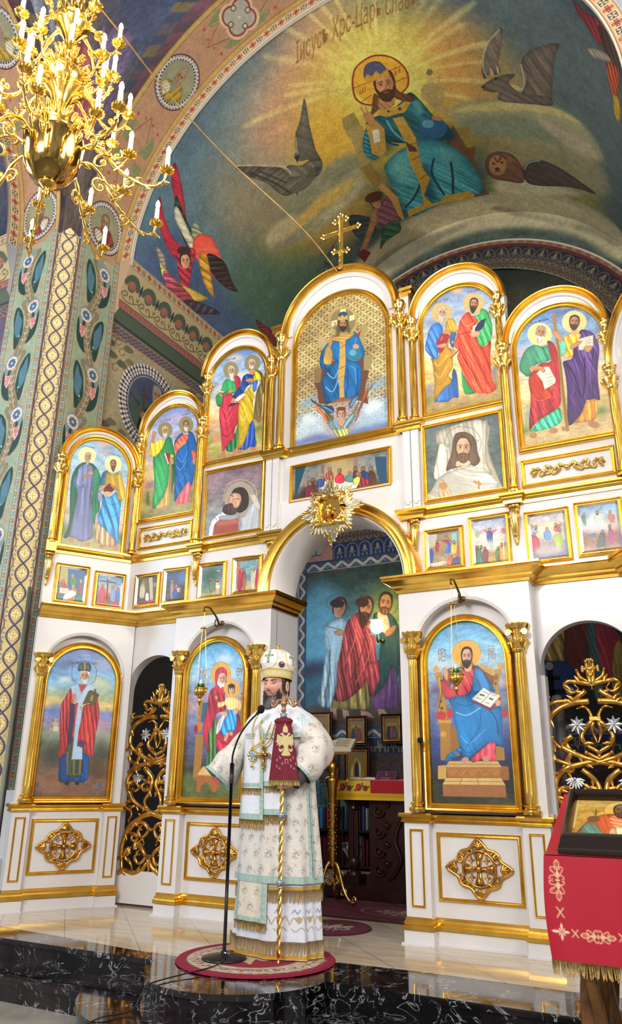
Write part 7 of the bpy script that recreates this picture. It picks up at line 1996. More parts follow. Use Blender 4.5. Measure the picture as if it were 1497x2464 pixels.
def gate(name, cx, Y, label):
 t = thing(name, label, 'carved gate', (cx, Y, .02)); F = Fr((cx, Y), (1, 0))
 mb = MB().bbox(F, -.34, .34, .02, .27, -.025, .01); mb.bbox(F, -.34, -.315, .27, 1.35, -.025, .01); mb.bbox(F, .315, .34, .27, 1.35, -.025, .01); mb.build('door_leaf', WHITE, t)
 MB().sweep([(-.34, .01), (.34, .01)], [(0, .105), (-.012, .108), (-.010, .13), (-.02, .14), (-.02, .155), (0, .16)], lambda p, b: (cx + p.x, Y - p.y * 1 - 0.0 + 0, b)).build('base_moulding', GOLD, t, angle=35)
 M = MB()
 for ln in GATE.strip().split('\n'):
  q = ln.split(); r0, r1 = float(q[0]) / 1000, float(q[1]) / 1000; P = catmull([tuple(map(float, a.split(','))) for a in q[2:]], 5, False) / 1000; n = len(P)
  for sg in (1, -1):
   M.ball(F.pt(sg * P[-1][0], P[-1][1], .004), r1 * 1.25, 8)
   M.tube([F.pt(sg * x, z, .006 * sin(i * .7)) for i, (x, z) in enumerate(P)], [(r0 + (r1 - r0) * i / (n - 1)) * 1.45 * (1 - .5 * (i / (n - 1)) ** 6) for i in range(n)], 8)
   if r0 > .0125:
    for i in range(5, n - 3, 9):      # small leaf nicks along the stems
     d = P[i + 1] - P[i]; d /= np.hypot(*d) + 1e-9; nn = np.array([-d[1], d[0]]) * (1 if (i // 9) % 2 else -1)
     a = P[i]; M.tube([F.pt(sg * a[0], a[1], .004), F.pt(sg * (a[0] + nn[0] * .018 + d[0] * .01), a[1] + nn[1] * .018 + d[1] * .01, .012), F.pt(sg * (a[0] + nn[0] * .04 + d[0] * .034), a[1] + nn[1] * .04 + d[1] * .034, .004)], [.013, .015, .004], 6)
 M.build('carved_scrollwork', GOLDD, t, smooth=True)
 mb = MB()
 for z, w in ((1.74, .045),): mb.tube([F.pt(-w, z, 0), F.pt(w, z, 0)], [.014, .014], 8); mb.tube([F.pt(0, 1.60, 0), F.pt(0, 1.80, 0)], .013, 8)
 for a, b in ((-.05, 1.74), (.05, 1.74), (0, 1.80)): 
  for k in (-1, 0, 1): mb.ball(F.pt(a + .013 * k * (0 if b < 1.78 else 1), b + .013 * k * (1 if b < 1.78 else 0), 0), .013, 8)
 mb.build('cross_finial', GOLDP, t, smooth=True)
 for sg in (-1, 1):
  for kind, x, z in (('lily', .115, 1.37), ('shell', .165, 1.03)):
   mb = MB(); c = Vector(F.pt(sg * x, z, .02))
   for k in range(8 if kind == 'lily' else 9):
    a = 2 * pi * k / 8 if kind == 'lily' else -pi * (k + .5) / 9
    L = .055 if kind == 'lily' else .062
    mb.tube([c, c + Vector((cos(a) * L * .5, -.014, sin(a) * L * .5)), c + Vector((cos(a) * L, -.006, sin(a) * L))], [.006, .015, .004], 6)
   mb.ball(c + Vector((0, -.012, 0)), .012, 8); mb.build('silver_flower', SILVER, t, smooth=True)
 for z in (1.41, .39):
  mb = MB().bbox(F, -.035, .035, z - .012, z + .012, -.005, .028); mb.build('clasp', GOLDD, t)
 MB().bbox(F, -.024, .024, .384, .397, .028, .031).build('clasp_plate', mat('dark_plate', '4a3020', .4), t)
 return t
gate('side_gate', -1.84, .10, 'gilded openwork side gate with silver flowers, left beside the mitred bishop icon')
gate('side_gate', 1.84, .10, 'gilded openwork side gate with silver flowers, right, behind the red-draped lectern')
# swept base strip above is local to each leaf

# ------------------------------------------------------------------ sunburst icon on the great arch
t = thing('sunburst_icon', 'small gilded icon in a star-shaped sunburst hanging on the arch keystone', 'icon', (.05, -.26, 3.05)); F = Fr((.05, -.26), (1, 0))
for col, m_, n, off in (('silver_rays', SILVER, 24, .5), ('gold_rays', GOLDP, 24, 0)):
 mb = MB()
 for k in range(n):
  a = 2 * pi * (k + off) / n; big = abs(((k % 3) - 0)) == 0
  L = (.285 if k % 6 == 0 else .25 if k % 3 == 0 else .215) * (.92 if off else 1); w = .017
  d = Vector((cos(a), sin(a))); tt = Vector((-d.y, d.x))
  for j, (lo, ll) in enumerate(((-1, .88), (0, 1), (1, .88))):
   c0 = d * .10 + tt * lo * w * .5; c1 = d * L * ll + tt * lo * w * 1.05
   mb.tube([F.pt(c0.x, 3.05 + c0.y, .01), F.pt(c1.x, 3.05 + c1.y, .012), F.pt(c1.x + d.x * .008, 3.05 + c1.y + d.y * .008, .012)], [.006, .0095, .004], 6)
 mb.build(col, m_, t, smooth=True)
mb = MB()
P = []
for k in range(49):
 a = 2 * pi * k / 48; r = .118 / max(abs(cos(a)), abs(sin(a))) ** .85 * (1 + .07 * cos(8 * a)); P.append(F.pt(r * cos(a), 3.05 + r * sin(a), .045 + .008 * cos(12 * a)))
mb.tube(P, [.022 + .006 * cos(k * 1.3) for k in range(49)], 8, cap=False)
for k in range(4):
 a = pi / 4 + k * pi / 2; mb.tube(spiral(F, .135 * cos(a) * 1.05, 3.05 + .135 * sin(a) * 1.05, .03, a, 1.2, 1, .05, 14), [.013 - .0006 * j for j in range(15)], 6); mb.ball(F.pt(.13 * cos(a), 3.05 + .13 * sin(a), .06), .02, 8)
mb.build('carved_frame', GOLDP, t, smooth=True)
mb = MB().bbox(F, -.10, .10, 2.95, 3.15, -.005, .022); mb.build('gilt_cover', GOLDP, t); 
mb = MB(); mb.ball(F.pt(-.012, 3.085, .022), .024, 12, sy=.4); mb.tube([F.pt(-.012, 3.06, .026), F.pt(-.015, 3.02, .03), F.pt(-.01, 2.975, .026)], [.02, .036, .042], 10); mb.ball(F.pt(.03, 3.055, .022), .016, 10, sy=.4); mb.tube([F.pt(.03, 3.04, .026), F.pt(.02, 3.0, .03)], [.012, .02], 8)
for z in (2.962, 2.975): mb.tube([F.pt(-.07, z, .023), F.pt(.07, z, .023)], .003, 5)
mb.build('embossed_figures', GOLDD, t, smooth=True)
MB().tube([(.10, -.02, 3.22), (.12, -.16, 3.20), (.10, -.26, 3.14)], .010, 8).build('bracket', BLACK, t)

# ------------------------------------------------------------------ cross on the top of the screen
t = thing('crowning_cross', 'gilded three-barred cross on top of the central arch', 'cross', (.02, -.02, 5.55)); F = Fr((.02, -.02), (1, 0)); mb = MB()
def bar(x0, z0, x1, z1, w):
 mb.tube([F.pt(x0, z0, 0), F.pt(x1, z1, 0)], w, 4); 
 d = Vector((x1 - x0, z1 - z0)).normalized(); n = Vector((-d.y, d.x))
 for x, z, s_ in ((x0, z0, -1), (x1, z1, 1)):
  for q in (-1, 0, 1): mb.ball(F.pt(x + n.x * q * .024 + d.x * s_ * (.016 if q == 0 else -.006), z + n.y * q * .024 + d.y * s_ * (.016 if q == 0 else -.006), 0), .016, 8)
bar(0, 5.55, 0, 6.16, .026); bar(-.19, 5.97, .19, 5.97, .024); bar(-.065, 6.10, .065, 6.10, .02); bar(-.075, 5.76, .075, 5.73, .02); mb.build('cross_arms', GOLDP, t)
mb = MB(); mb.tube([F.pt(0, 5.58, .022), F.pt(0, 6.14, .022)], .008, 6); mb.tube([F.pt(-.17, 5.97, .02), F.pt(.17, 5.97, .02)], .008, 6)
for z in (5.62, 5.68, 5.85): mb.ball(F.pt(0, z, .02), .014, 8)
mb.build('inner_rod', GOLD, t, smooth=True); mb = MB().lathe([(.05, -.02), (.05, .0), (.03, .02), (.026, .05)], (.02, -.02, 5.53), 16); mb.build('foot', GOLDP, t, smooth=True)
t_ = [Vector(p) for p in ((0, -.02, 5.50), (-.10, -.55, 5.66), (-.40, -1.3, 5.93), (-.40, -2.1, 5.86), (-.24, -2.75, 5.63), (-.12, -3.3, 5.45))]
P = catmull([tuple(p) for p in t_], 12, False); tag(MB().tube([tuple(p) for p in P], [.0055 + .0015 * sin(i * 1.9) for i in range(len(P))], 6).build('cable', mat('cord', 'c8a060', .5), smooth=True), 'thin twisted golden cord stretched from the crowning cross up towards the chandelier', 'cord')

# ------------------------------------------------------------------ hanging oil lamps
FLAME = mat('flame', 'fff0c0', .5, emit=('ffd890', 14))
def oil_lamp(x, label):
 y = -.42; z = 1.66; t = thing('hanging_lamp', label, 'oil lamp', (x, y, z - .1))
 mb = MB().lathe([(.001, -.115), (.006, -.11), (.008, -.09), (.016, -.085), (.012, -.07), (.009, -.06), (.022, -.045), (.038, -.03), (.047, -.01), (.044, .006), (.040, .012), (.046, .02), (.044, .026), (.03, .024)], (x, y, z), 26)
 mb.build('bowl', BRASS, t, smooth=True)
 MB().lathe([(.036, .022), (.041, .04), (.043, .055), (.040, .055), (.036, .03), (.001, .028)], (x, y, z), 22).build('glass', mat('green_glass', '2a5a20', .1, 0, trans=.6), t, smooth=True)
 MB().lathe([(.001, .045), (.006, .052), (.007, .062), (.003, .078), (.0005, .085)], (x, y, z), 10).build('flame', FLAME, t, smooth=True)
 mb = MB()
 for k in range(3):
  a = 2 * pi * k / 3 + .4; p = Vector((x + .048 * cos(a), y + .048 * sin(a), z + .01)); mb.tube([p + Vector((-.0, 0, -.02)), p + Vector((.012 * cos(a), .012 * sin(a), -.004)), p + Vector((0, 0, .014))], .005, 6)
 mb.build('handle', BRASS, t, smooth=True)
 mb = MB()
 for k in range(3):
  a = 2 * pi * k / 3 + .4; mb.tube([(x + .048 * cos(a), y + .048 * sin(a), z + .01), (x + .014 * cos(a), y + .014 * sin(a), z + .50)], .0016, 5)
 mb.tube([(x, y, z + .5), (x, y, z + .64)], .002, 5); mb.build('chain', BRASS, t)
 mb = MB().lathe([(.001, .512), (.024, .50), (.026, .495), (.010, .50), (.001, .50)], (x, y, z), 14)
 for k in range(6): mb.ball((x + .024 * cos(k), y + .024 * sin(k), z + .497), .006, 6)
 mb.build('crown', BRASS, t, smooth=True)
 P = catmull([(-.155, 2.25), (-.20, 2.22), (-.24, 2.27), (-.30, 2.31), (-.36, 2.34), (-.42, 2.33), (-.43, 2.30), (-.41, 2.30)], 4, False); mb = MB().tube([(x, a, b) for a, b in P], [.010 - .004 * i / len(P) for i in range(len(P))], 7)
 P = catmull([(-.25, 2.27), (-.27, 2.22), (-.24, 2.20), (-.22, 2.22)], 4, False); mb.tube([(x, a, b) for a, b in P], .006, 6); mb.ball((x, -.165, 2.245), .022, 10, sy=.4); mb.build('wall_hook', mat('dark_bronze', '6a5430', .35, 1), t, smooth=True)
oil_lamp(-1.03, 'brass oil lamp hanging before the icon of the woman in red'); oil_lamp(1.06, 'brass oil lamp hanging before the icon of the figure with an open book')

# clip-on microphone on the column by the holy doors
t = thing('clip_microphone', 'small black ball microphone clipped on the gilt column left of the book icon', 'microphone', (.735, -.26, 1.26))
MB().ball((.735, -.265, 1.27), .021, 14).build('foam_head', mat('foam', '0a0a0a', .95), t, smooth=True); MB().tube([(.735, -.26, 1.25), (.745, -.235, 1.215), (.72, -.215, 1.21)], .005, 6).build('stem', BLACK, t)

# ------------------------------------------------------------------ sanctuary furniture
def prism_box(mb, x0, x1, y0, y1, z0, z1): return mb.box(x0, x1, y0, y1, z0, z1)
t = thing('altar_table', 'dark carved wooden altar table with corner columns under a yellow cloth', 'altar table', (0, 2.2, .0))
MB().box(-.86, .86, 1.40, 3.0, .0, .11).build('plinth', BRWOOD, t)
MB().box(-.76, .76, 1.50, 2.9, .93, 1.0).build('table_top', BRWOOD, t)
for x, y in ((-.66, 1.62), (.66, 1.62), (-.66, 2.8), (.66, 2.8)):
 r = .055; mb = MB().lathe([(.001, .19), (.07, .19), (.065, .21), (.045, .225), (.06, .25), (.068, .29), (.06, .325), (.045, .34)], (x, y, 0), 20); mb.lathe([(r, .34), (r * .97, .50), (r * .95, .74)], (x, y, 0), 60, fl=12, famp=.16)
 mb.lathe([(.05, .74), (.062, .75), (.052, .77), (.055, .82), (.085, .86), (.085, .93), (.001, .93)], (x, y, 0), 20)
 for k in range(8):
  a = k * pi / 4; d = Vector((cos(a), sin(a), 0)); leafy(mb, Vector((x, y, .78)) + d * .05, Vector((-sin(a), cos(a), 0)), (0, 0, 1), d, .08, 3)
 mb.box(x - .085, x + .085, y - .085, y + .085, .11, .19); mb.build('leg', BRWOOD, t, angle=40)
mb = MB().box(-.48, .48, 1.58, 1.64, .11, .93); F = Fr((0, 1.58), (1, 0))
for sg in (-1, 1):
 for z in (.24, .40, .56, .74): mb.tube(spiral(F, sg * .38, z, .055, 0, 1.6, sg, .012, 20), [.014 - .0005 * j for j in range(21)], 6); mb.tube(spiral(F, sg * .30, z + .07, .04, pi, 1.3, -sg, .012, 16), [.011 - .0004 * j for j in range(17)], 6)
 P = catmull([(sg * .26, .18), (sg * .17, .33), (sg * .22, .5), (sg * .15, .68), (sg * .05, .8)], 5, False); mb.tube([F.pt(a, b, .014) for a, b in P], .018, 7)
 for a, b in P[::3]: mb.ball(F.pt(a + sg * .012, b, .026), .014, 6)
ring_p = [F.pt(.12 * cos(k * pi / 12), .5 + .2 * sin(k * pi / 12), .01) for k in range(25)]; mb.tube(ring_p, .014, 6)
mb.build('carved_front', BRWOOD, t, angle=40)
# yellow embroidered altar cloth
ac = Canvas(1540, 170, 3.0, base='e8b818')
for x in range(60, 1540, 165):
 ac.ell(x, 60, 30, 34, 'a01828'); ac.ell(x - 6, 54, 16, 18, 'c83038'); ac.ell(x + 70, 68, 24, 26, '8a1828')
 for a, b in ((38, 40), (52, 66), (-34, 74), (100, 44)): ac.poly([(x + a, 60 + b - 60), (x + a + 16, b + 8), (x + a, b + 24), (x + a - 14, b + 10)], '3a7a38', 1, True)
 for k in range(6): ac.line([(x + 36, 30), (x + 36 + 13 * cos(k * 1.05), 30 + 13 * sin(k * 1.05))], '3a3070', 5)
for x in range(0, 1540, 22): ac.line([(x, 140), (x + 11, 128), (x + 20, 140), (x + 11, 150)], '9a7010', 3)
ac.line([(0, 120), (1540, 120)], 'b08a10', 3)
AC = thing('altar_cloth', 'yellow altar cloth with a row of embroidered red roses', 'tablecloth', (0, 2.2, 1.0))
ac.mesh('front_drop', lambda U, V: np.c_[U / 1000 - .77, 1.488 - .004 * np.sin(U / 60) * V / 170, 1.006 - V / 1000], CLOTH, AC)
ac.mesh('side_drop', lambda U, V: np.c_[np.full(len(U), -.772), 1.49 + U / 1540 * 1.42, 1.006 - V / 1000], CLOTH, AC)
MB().box(-.77, .77, 1.49, 2.91, 1.0, 1.008).build('top', mat('yellow_cloth', 'e8b818', .8), AC)
t = thing('red_cloth', 'red velvet cloth folded over a stand on the altar', 'cloth', (.1, 1.6, 1.01))
mb = MB(); mb.add([(-.42, 1.478, .90), (.60, 1.478, .90), (.60, 1.478, 1.01), (-.42, 1.478, 1.01), (-.42, 1.85, 1.02), (.60, 1.85, 1.02)], [(0, 1, 2, 3), (3, 2, 5, 4)]); mb.build('fringe_panel', mat('red_velvet', 'b00c20', .8, sheen=.5), t)
MB().add([(-.10, 1.50, 1.012), (.6, 1.50, 1.012), (.6, 1.55, 1.14), (.08, 1.55, 1.14), (-.10, 1.85, 1.012), (.6, 1.85, 1.012)], [(0, 1, 2, 3), (0, 3, 4), (3, 2, 5, 4)]).build('raised_fold', mat('red_velvet'), t)
def book(name, label, loc, rz, w, d, h, cover, tilt=0, openb=False, group=None):
 t = thing(name, label, 'book', loc, rz, group); M = Matrix.Translation(loc) @ Matrix.Rotation(rz, 4, 'Z') @ Matrix.Rotation(tilt, 4, 'X')
 f = lambda v: M @ Vector(v)
 if openb:
  mb = MB()
  for sg in (-1, 1):
   G = [[(sg * w / 2 * a, y, h * (.35 + .65 * sin(min(1, a * 1.5) * pi / 1.6)) * (1 - .25 * a)) for a in np.linspace(.01, 1, 8)] for y in (-d / 2, d / 2)]
   mb.grid(G); mb.grid([G[0], [(p[0], p[1], 0.003) for p in G[0]]]); mb.grid([G[1], [(p[0], p[1], 0.003) for p in G[1]]]); mb.add([G[0][-1], G[1][-1], (G[1][-1][0], d / 2, .003), (G[0][-1][0], -d / 2, .003)], [(0, 1, 2, 3)])
  mb.xf(f).build('pages', mat('paper_pages', 'd8ccb0', .8), t)
  mb = MB()
  for sg in (-1, 1):
   for k in range(9): 
    z = h * .88; mb.box(sg * w * .28 - w * .15, sg * w * .28 + w * .15 * (1 if k % 3 else .6), d * (.34 - .08 * k), d * (.34 - .08 * k) + d * .012, z, z + .0015)
  mb.xf(f).build('print', mat('ink', '8a6a5a', .9), t)
  MB().box(-w / 2 - .005, w / 2 + .005, -d / 2 - .005, d / 2 + .005, -.004, .003).xf(f).build('cover', mat('cover_' + cover, cover, .5), t)
 else:
  mb = MB().box(-w / 2, w / 2, -d / 2, d / 2, 0, .004); mb.box(-w / 2, w / 2, -d / 2, d / 2, h - .004, h); mb.box(-w / 2 - .003, -w / 2 + .003, -d / 2, d / 2, 0, h); mb.xf(f).build('cover', mat('cover_' + cover, cover, .45), t)
  MB().box(-w / 2 + .003, w / 2 - .006, -d / 2 + .006, d / 2 - .006, .004, h - .004).xf(f).build('pages', mat('paper_pages', 'd8ccb0', .8), t)
 return t
book('open_book', 'open white-paged book lying on the yellow altar cloth', (-.56, 1.68, 1.012), .1, .26, .20, .03, '2a5a8a', 0, True)
b_ = book('closed_book', 'purple service book propped on the altar with gold cross on cover', (-.33, 1.66, 1.02), .12, .20, .15, .03, '5a2048', .75)
M_ = Matrix.Translation((-.33, 1.66, 1.02)) @ Matrix.Rotation(.12, 4, 'Z') @ Matrix.Rotation(.75, 4, 'X'); mb = MB().box(-.004, .004, .01, .05, .031, .032); mb.box(-.012, .012, .033, .040, .031, .032)
for k in range(3): mb.box(-.05, .05, -.02 - .018 * k, -.014 - .018 * k, .031, .032)
for a, b, c, d in ((-.09, .09, .066, .068), (-.09, .09, -.068, -.066), (-.09, -.088, -.068, .068), (.088, .09, -.068, .068)): mb.box(a, b, c, d, .031, .032)
mb.xf(lambda v: M_ @ v).build('cover_stamping', mat('gilt_stamp', 'c8a868', .4, .6), b_)
MB().box(-.5, -.3, 1.80, 1.9, 1.012, 1.05).xf(lambda v: v).build('green_book', mat('cover_green', '1f5a4a', .6)); tag(bpy.data.objects['green_book'], 'dark green book lying behind the purple book on the altar', 'book')

# gilded book stand
AX, AY = -.62, 1.10
t = thing('book_stand', 'tall gilded carved book stand with three scrolled feet behind the bishop', 'lectern', (AX, AY, 0))
mb = MB().lathe([(.030, .30), (.038, .34), (.034, .38), (.036, .6), (.040, .85), (.046, .93), (.065, 1.0), (.062, 1.03), (.035, 1.04)], (AX, AY, 0), 24)
for k in range(90):
 a = k * 2.4; z = .40 + k * .0066; mb.ball((AX + .036 * cos(a), AY + .036 * sin(a), z), .0085, 6)
mb.build('post', GOLDD, t, smooth=True)
mb = MB().lathe([(.03, 1.035), (.045, 1.045), (.03, 1.06), (.05, 1.09), (.055, 1.12), (.045, 1.16), (.02, 1.18), (.018, 1.22), (.05, 1.25)], (AX, AY, 0), 24, fl=12, famp=.12); mb.build('knop', GOLDD, t, smooth=True)
for k, a in enumerate((-.25, -2.2, 1.9)):
 d = Vector((cos(a), sin(a), 0)); P = catmull([(.02, .33), (.06, .30), (.09, .22), (.13, .12), (.18, .05), (.23, .03), (.26, .05), (.245, .075), (.225, .06)], 4, False)
 mb = MB().tube([Vector((AX, AY, 0)) + d * r + Vector((0, 0, z)) for r, z in P], [.017 - .006 * i / len(P) for i in range(len(P))], 7)
 for r, z, s_ in ((.075, .23, .05), (.12, .10, .04), (.04, .17, .035)):
  mb.tube([Vector((AX, AY, 0)) + d * (r + s_ * (1 - j / 16) * cos(j * .62)) + Vector((0, 0, z + s_ * (1 - j / 16) * sin(j * .62))) for j in range(15)], .0075, 6)
 mb.build('foot', GOLDP, t, smooth=True)
MB().box(-.19, .19, -.13, .13, -.01, .01).xf(lambda v: Matrix.Translation((AX - .03, AY, 1.285)) @ Matrix.Rotation(.25, 4, 'Z') @ Matrix.Rotation(.38, 4, 'X') @ v).build('desk', GOLDD, t)
b_ = book('open_book', 'large open book with red printed text resting on the gilded stand', (AX - .03, AY, 1.298), .25, .44, .27, .035, 'a07a58', .38, True)
# second microphone foot in the sanctuary
t = thing('stand_foot', 'round black base of a stand behind the gilded book stand', 'microphone stand', (-.95, 1.9, 0)); MB().lathe([(.001, .03), (.02, .03), (.13, .012), (.135, 0), (.001, 0)], (-.95, 1.9, 0), 26).build('disc', BLACK, t, smooth=True); MB().tube([(-.95, 1.9, .02), (-.95, 1.9, 1.25)], .011, 8).build('pole', BLACK, t)
# processional candle holder behind the altar column
t = thing('candle_holder', 'slim twisted brass candle holder beside the altar column', 'candle holder', (-.52, 1.95, .11))
mb = MB().lathe([(.001, .11), (.05, .11), (.045, .15), (.02, .17), (.025, .20), (.012, .22)], (-.52, 1.95, 0), 16); mb.tube([(-.52 + .004 * cos(k), 1.95 + .004 * sin(k), .22 + k * .012) for k in range(50)], .009, 6); mb.lathe([(.012, .82), (.028, .84), (.03, .87), (.012, .90), (.001, .97)], (-.52, 1.95, 0), 14); mb.build('shaft', BRASS, t, smooth=True)
t = thing('goblet', 'silver basin on a stem standing under the altar', 'basin', (-1.0, 2.3, .0)); MB().lathe([(.001, 0), (.08, 0), (.075, .02), (.02, .05), (.018, .22), (.05, .27), (.10, .34), (.11, .40), (.105, .40), (.001, .36)], (-1.0, 2.3, 0), 22).build('bowl', SILVER, t, smooth=True)
# bookcase with books
t = thing('bookcase', 'dark wooden bookcase against the painted wall', 'bookcase', (-1.9, 3.75, 0)); X0, X1, Y0, Y1 = -2.7, -1.0, 3.55, 3.95
mb = MB().box(X0, X1, Y1 - .02, Y1, 0, .88); mb.box(X0, X0 + .03, Y0, Y1, 0, .88); mb.box(X1 - .03, X1, Y0, Y1, 0, .88); mb.build('case', DWOOD, t)
for z in (.03, .42, .86): MB().box(X0, X1, Y0 - (.02 if z > .8 else 0), Y1, z, z + .03).build('shelf', DWOOD, t)
for x in (-2.15, -1.72): MB().lathe([(.02, .06), (.026, .1), (.018, .2), (.024, .3), (.018, .42), (.02, .5), (.026, .6), (.018, .8), (.02, .86)], (x, Y0 + .01, 0), 12).build('turned_post', DWOOD, t, smooth=True)
tones = [('c8283c', 'red'), ('3a8ac0', 'light blue'), ('2a4a7a', 'navy'), ('1a1a22', 'black'), ('3a2a38', 'plum'), ('a8a49c', 'pale grey'), ('5a1824', 'maroon')]
x = -2.62; k = 0; pos = {}
while x < -1.1:
 for z, row in ((.45, 'upper'), (.06, 'lower')):
  w = rnd.uniform(.02, .045); h = rnd.uniform(.22, .33) if row == 'upper' else rnd.uniform(.26, .33); c, cn = tones[(k * 3 + (0 if row == 'upper' else 0)) % 7] if row == 'upper' else (tones[0] if rnd.random() < .0 else ('6a1420', 'crimson'))
  if row == 'lower' and k % 6 == 5: c, cn = ('4a5a7a', 'slate')
  o = MB().box(x, x + w, Y0 + .03, Y0 + .24, z, z + h).build('shelved_book', mat('cover_' + c, c, .6)); tag(o, '%s book standing on the %s shelf of the bookcase' % (cn, row), 'book', 'books on the %s shelf' % row if cn != 'x' else None)
  o['group'] = '%s books on the %s bookcase shelf' % (cn, row)
 x += .048; k += 1
# side table with a blue cloth
t = thing('side_table', 'small table draped with a sky blue cloth behind the bishop', 'table', (-1.62, 2.2, 0))
mb = MB()
for a, b in ((-1.92, 2.0), (-1.28, 2.0), (-1.92, 2.5), (-1.28, 2.5)): MB().box(a - .02, a + .02, b - .02, b + .02, 0, .94).build('leg', DWOOD, t)
bc = Canvas(1000, 220, 6, base='5aa0d0'); 
for k in range(14): bc.line([(nrs.uniform(0, 1000), nrs.uniform(0, 200)) for _ in range(3)], 'd8c878', 9, .8)
bc.line([(0, 205), (1000, 205)], 'c8b860', 16); bo = thing('blue_cloth', 'sky blue cloth with gold trim hanging over the side table', 'tablecloth', (-1.6, 2.2, .96))
bc.mesh('front_drop', lambda U, V: np.c_[-1.95 + U / 1000 * .75, 1.965 + .015 * np.sin(U / 55.) * V / 220, .965 - V / 1000], CLOTH, bo); bc.mesh('side_drop', lambda U, V: np.c_[-1.2 + .02 * np.sin(U / 70.) * V / 220, 1.965 + U / 1000 * .58, .965 - V / 1000], CLOTH, bo)
MB().box(-1.95, -1.2, 1.965, 2.545, .96, .968).build('top', mat('blue_cloth', '5aa0d0', .8), bo)
t = thing('decanter', 'small glass cruet with stopper standing on the blue cloth', 'decanter', (-1.32, 2.1, .968)); MB().lathe([(.001, .97), (.035, .97), (.04, 1.0), (.03, 1.04), (.012, 1.06), (.012, 1.10), (.02, 1.11), (.001, 1.12)], (-1.32, 2.1, 0), 16).build('body', mat('clear_glass', 'c8ccd0', .08, .3), t, smooth=True)
# icons standing and hanging on the sanctuary wall
def wall_icon(X, Y, Z, w, h, label, tone, n=3, top=None):
 t = thing('wall_icon', label, 'icon', (X, Y, Z)); F = Fr((X, Y), (1, 0)); cv = Canvas(w * 1000, h * 1000, 5, base='8a6a30'); W_, H_ = w * 1000, h * 1000
 cv.poly([(0, 0), (W_, 0), (W_, 12), (0, 12)], '5a4420')
 cv.cloth([(W_ * .15, H_ * .95), (W_ * .25, H_ * .45), (W_ * .5, H_ * .3), (W_ * .75, H_ * .45), (W_ * .88, H_ * .95)], tone, .4, 88)
 for k in range(n):
  x = W_ * (.28 + .44 * k / max(1, n - 1)) if n > 1 else W_ / 2; cv.ell(x, H_ * .34, W_ * .11, W_ * .11, 'c8a04a'); cv.ell(x, H_ * .35, W_ * .065, W_ * .08, '8a6040'); cv.cloth([(x - W_ * .1, H_ * .9), (x - W_ * .08, H_ * .45), (x + W_ * .08, H_ * .45), (x + W_ * .1, H_ * .9)], ('28304a', '7a2828', '3a4a38')[k % 3], .4, 88)
 cv.mesh('painting', lambda U, V: np.c_[X - w / 2 + U / 1000, np.full(len(U), Y - .03), Z + h / 2 - V / 1000], OIL, t)
 ring(F, rect(X - X - w / 2, w / 2, Z - h / 2, Z + h / 2), .022, .02, .02).build('gilt_slip', GOLDD, t)
 ring(F, rect(-w / 2 - .02, w / 2 + .02, Z - h / 2 - .02, Z + h / 2 + .02), .03, .03, .0).build('frame', mat('rope_frame', '2a1820', .35, coat=.5), t)
 mb = MB()
 for a in np.arange(-w / 2 - .045, w / 2 + .046, .018):
  for b in (Z - h / 2 - .045, Z + h / 2 + .045): mb.ball(F.pt(a, b, .03), .009, 6)
 for b in np.arange(Z - h / 2 - .045, Z + h / 2 + .046, .018):
  for a in (-w / 2 - .045, w / 2 + .045): mb.ball(F.pt(a, b, .03), .009, 6)
 mb.build('bead_edge', mat('bead', '5a4650', .3, .3), t, smooth=True)
 MB().bbox(F, -w / 2, w / 2, Z - h / 2, Z + h / 2, 0, .02).build('panel', DWOOD, t); return t
wall_icon(-1.74, 4.05, 1.63, .20, .27, 'small framed icon hanging left of a pair on the sanctuary wall', '6a4a28', 2)
wall_icon(-1.24, 4.05, 1.645, .20, .27, 'small framed icon hanging right of a pair, figures under an arch', '3a3a58', 3)
wall_icon(-2.27, 4.05, 1.67, .24, .32, 'small framed icon at the bishop shoulder, leftmost on the sanctuary wall', '5a4a30', 1)
wall_icon(-1.74, 4.05, 1.20, .26, .34, 'gilt framed icon with a cross standing low on the sanctuary wall', '8a7038', 1)
# wall lamp with a frosted shade
t = thing('wall_lamp', 'lit wall lamp with white glass tulip shade in front of the mural', 'wall lamp', (-1.36, 4.09, 2.8)); gx, gy, gz = -1.37, 3.90, 2.95
MB().lathe([(.03, -.09), (.07, -.06), (.09, -.01), (.085, .04), (.07, .065), (.085, .085), (.075, .075)], (gx, gy, gz), 24, fl=8, famp=.05).build('shade', mat('lit_shade', 'fff6e0', .3, emit=('ffe6b0', 9)), t, smooth=True)
P = catmull([(0, -.10), (.0, -.16), (.04, -.20), (.08, -.16), (.12, -.18), (.18, -.16)], 4, False); MB().tube([(gx, gy + a, gz + b) for a, b in P], .011, 7).build('arm', mat('dark_bronze'), t, smooth=True); MB().ball((gx, 4.085, gz - .16), .03, 10, sy=.3).build('wall_plate', mat('dark_bronze'), t, smooth=True)
pl = bpy.data.lights.new('wall_lamp_light', 'POINT'); pl.energy = 9; pl.color = (1, .85, .6); pl.shadow_soft_size = .08; po = bpy.data.objects.new('wall_lamp_light', pl); COL.objects.link(po); po.location = (gx, gy - .16, gz)
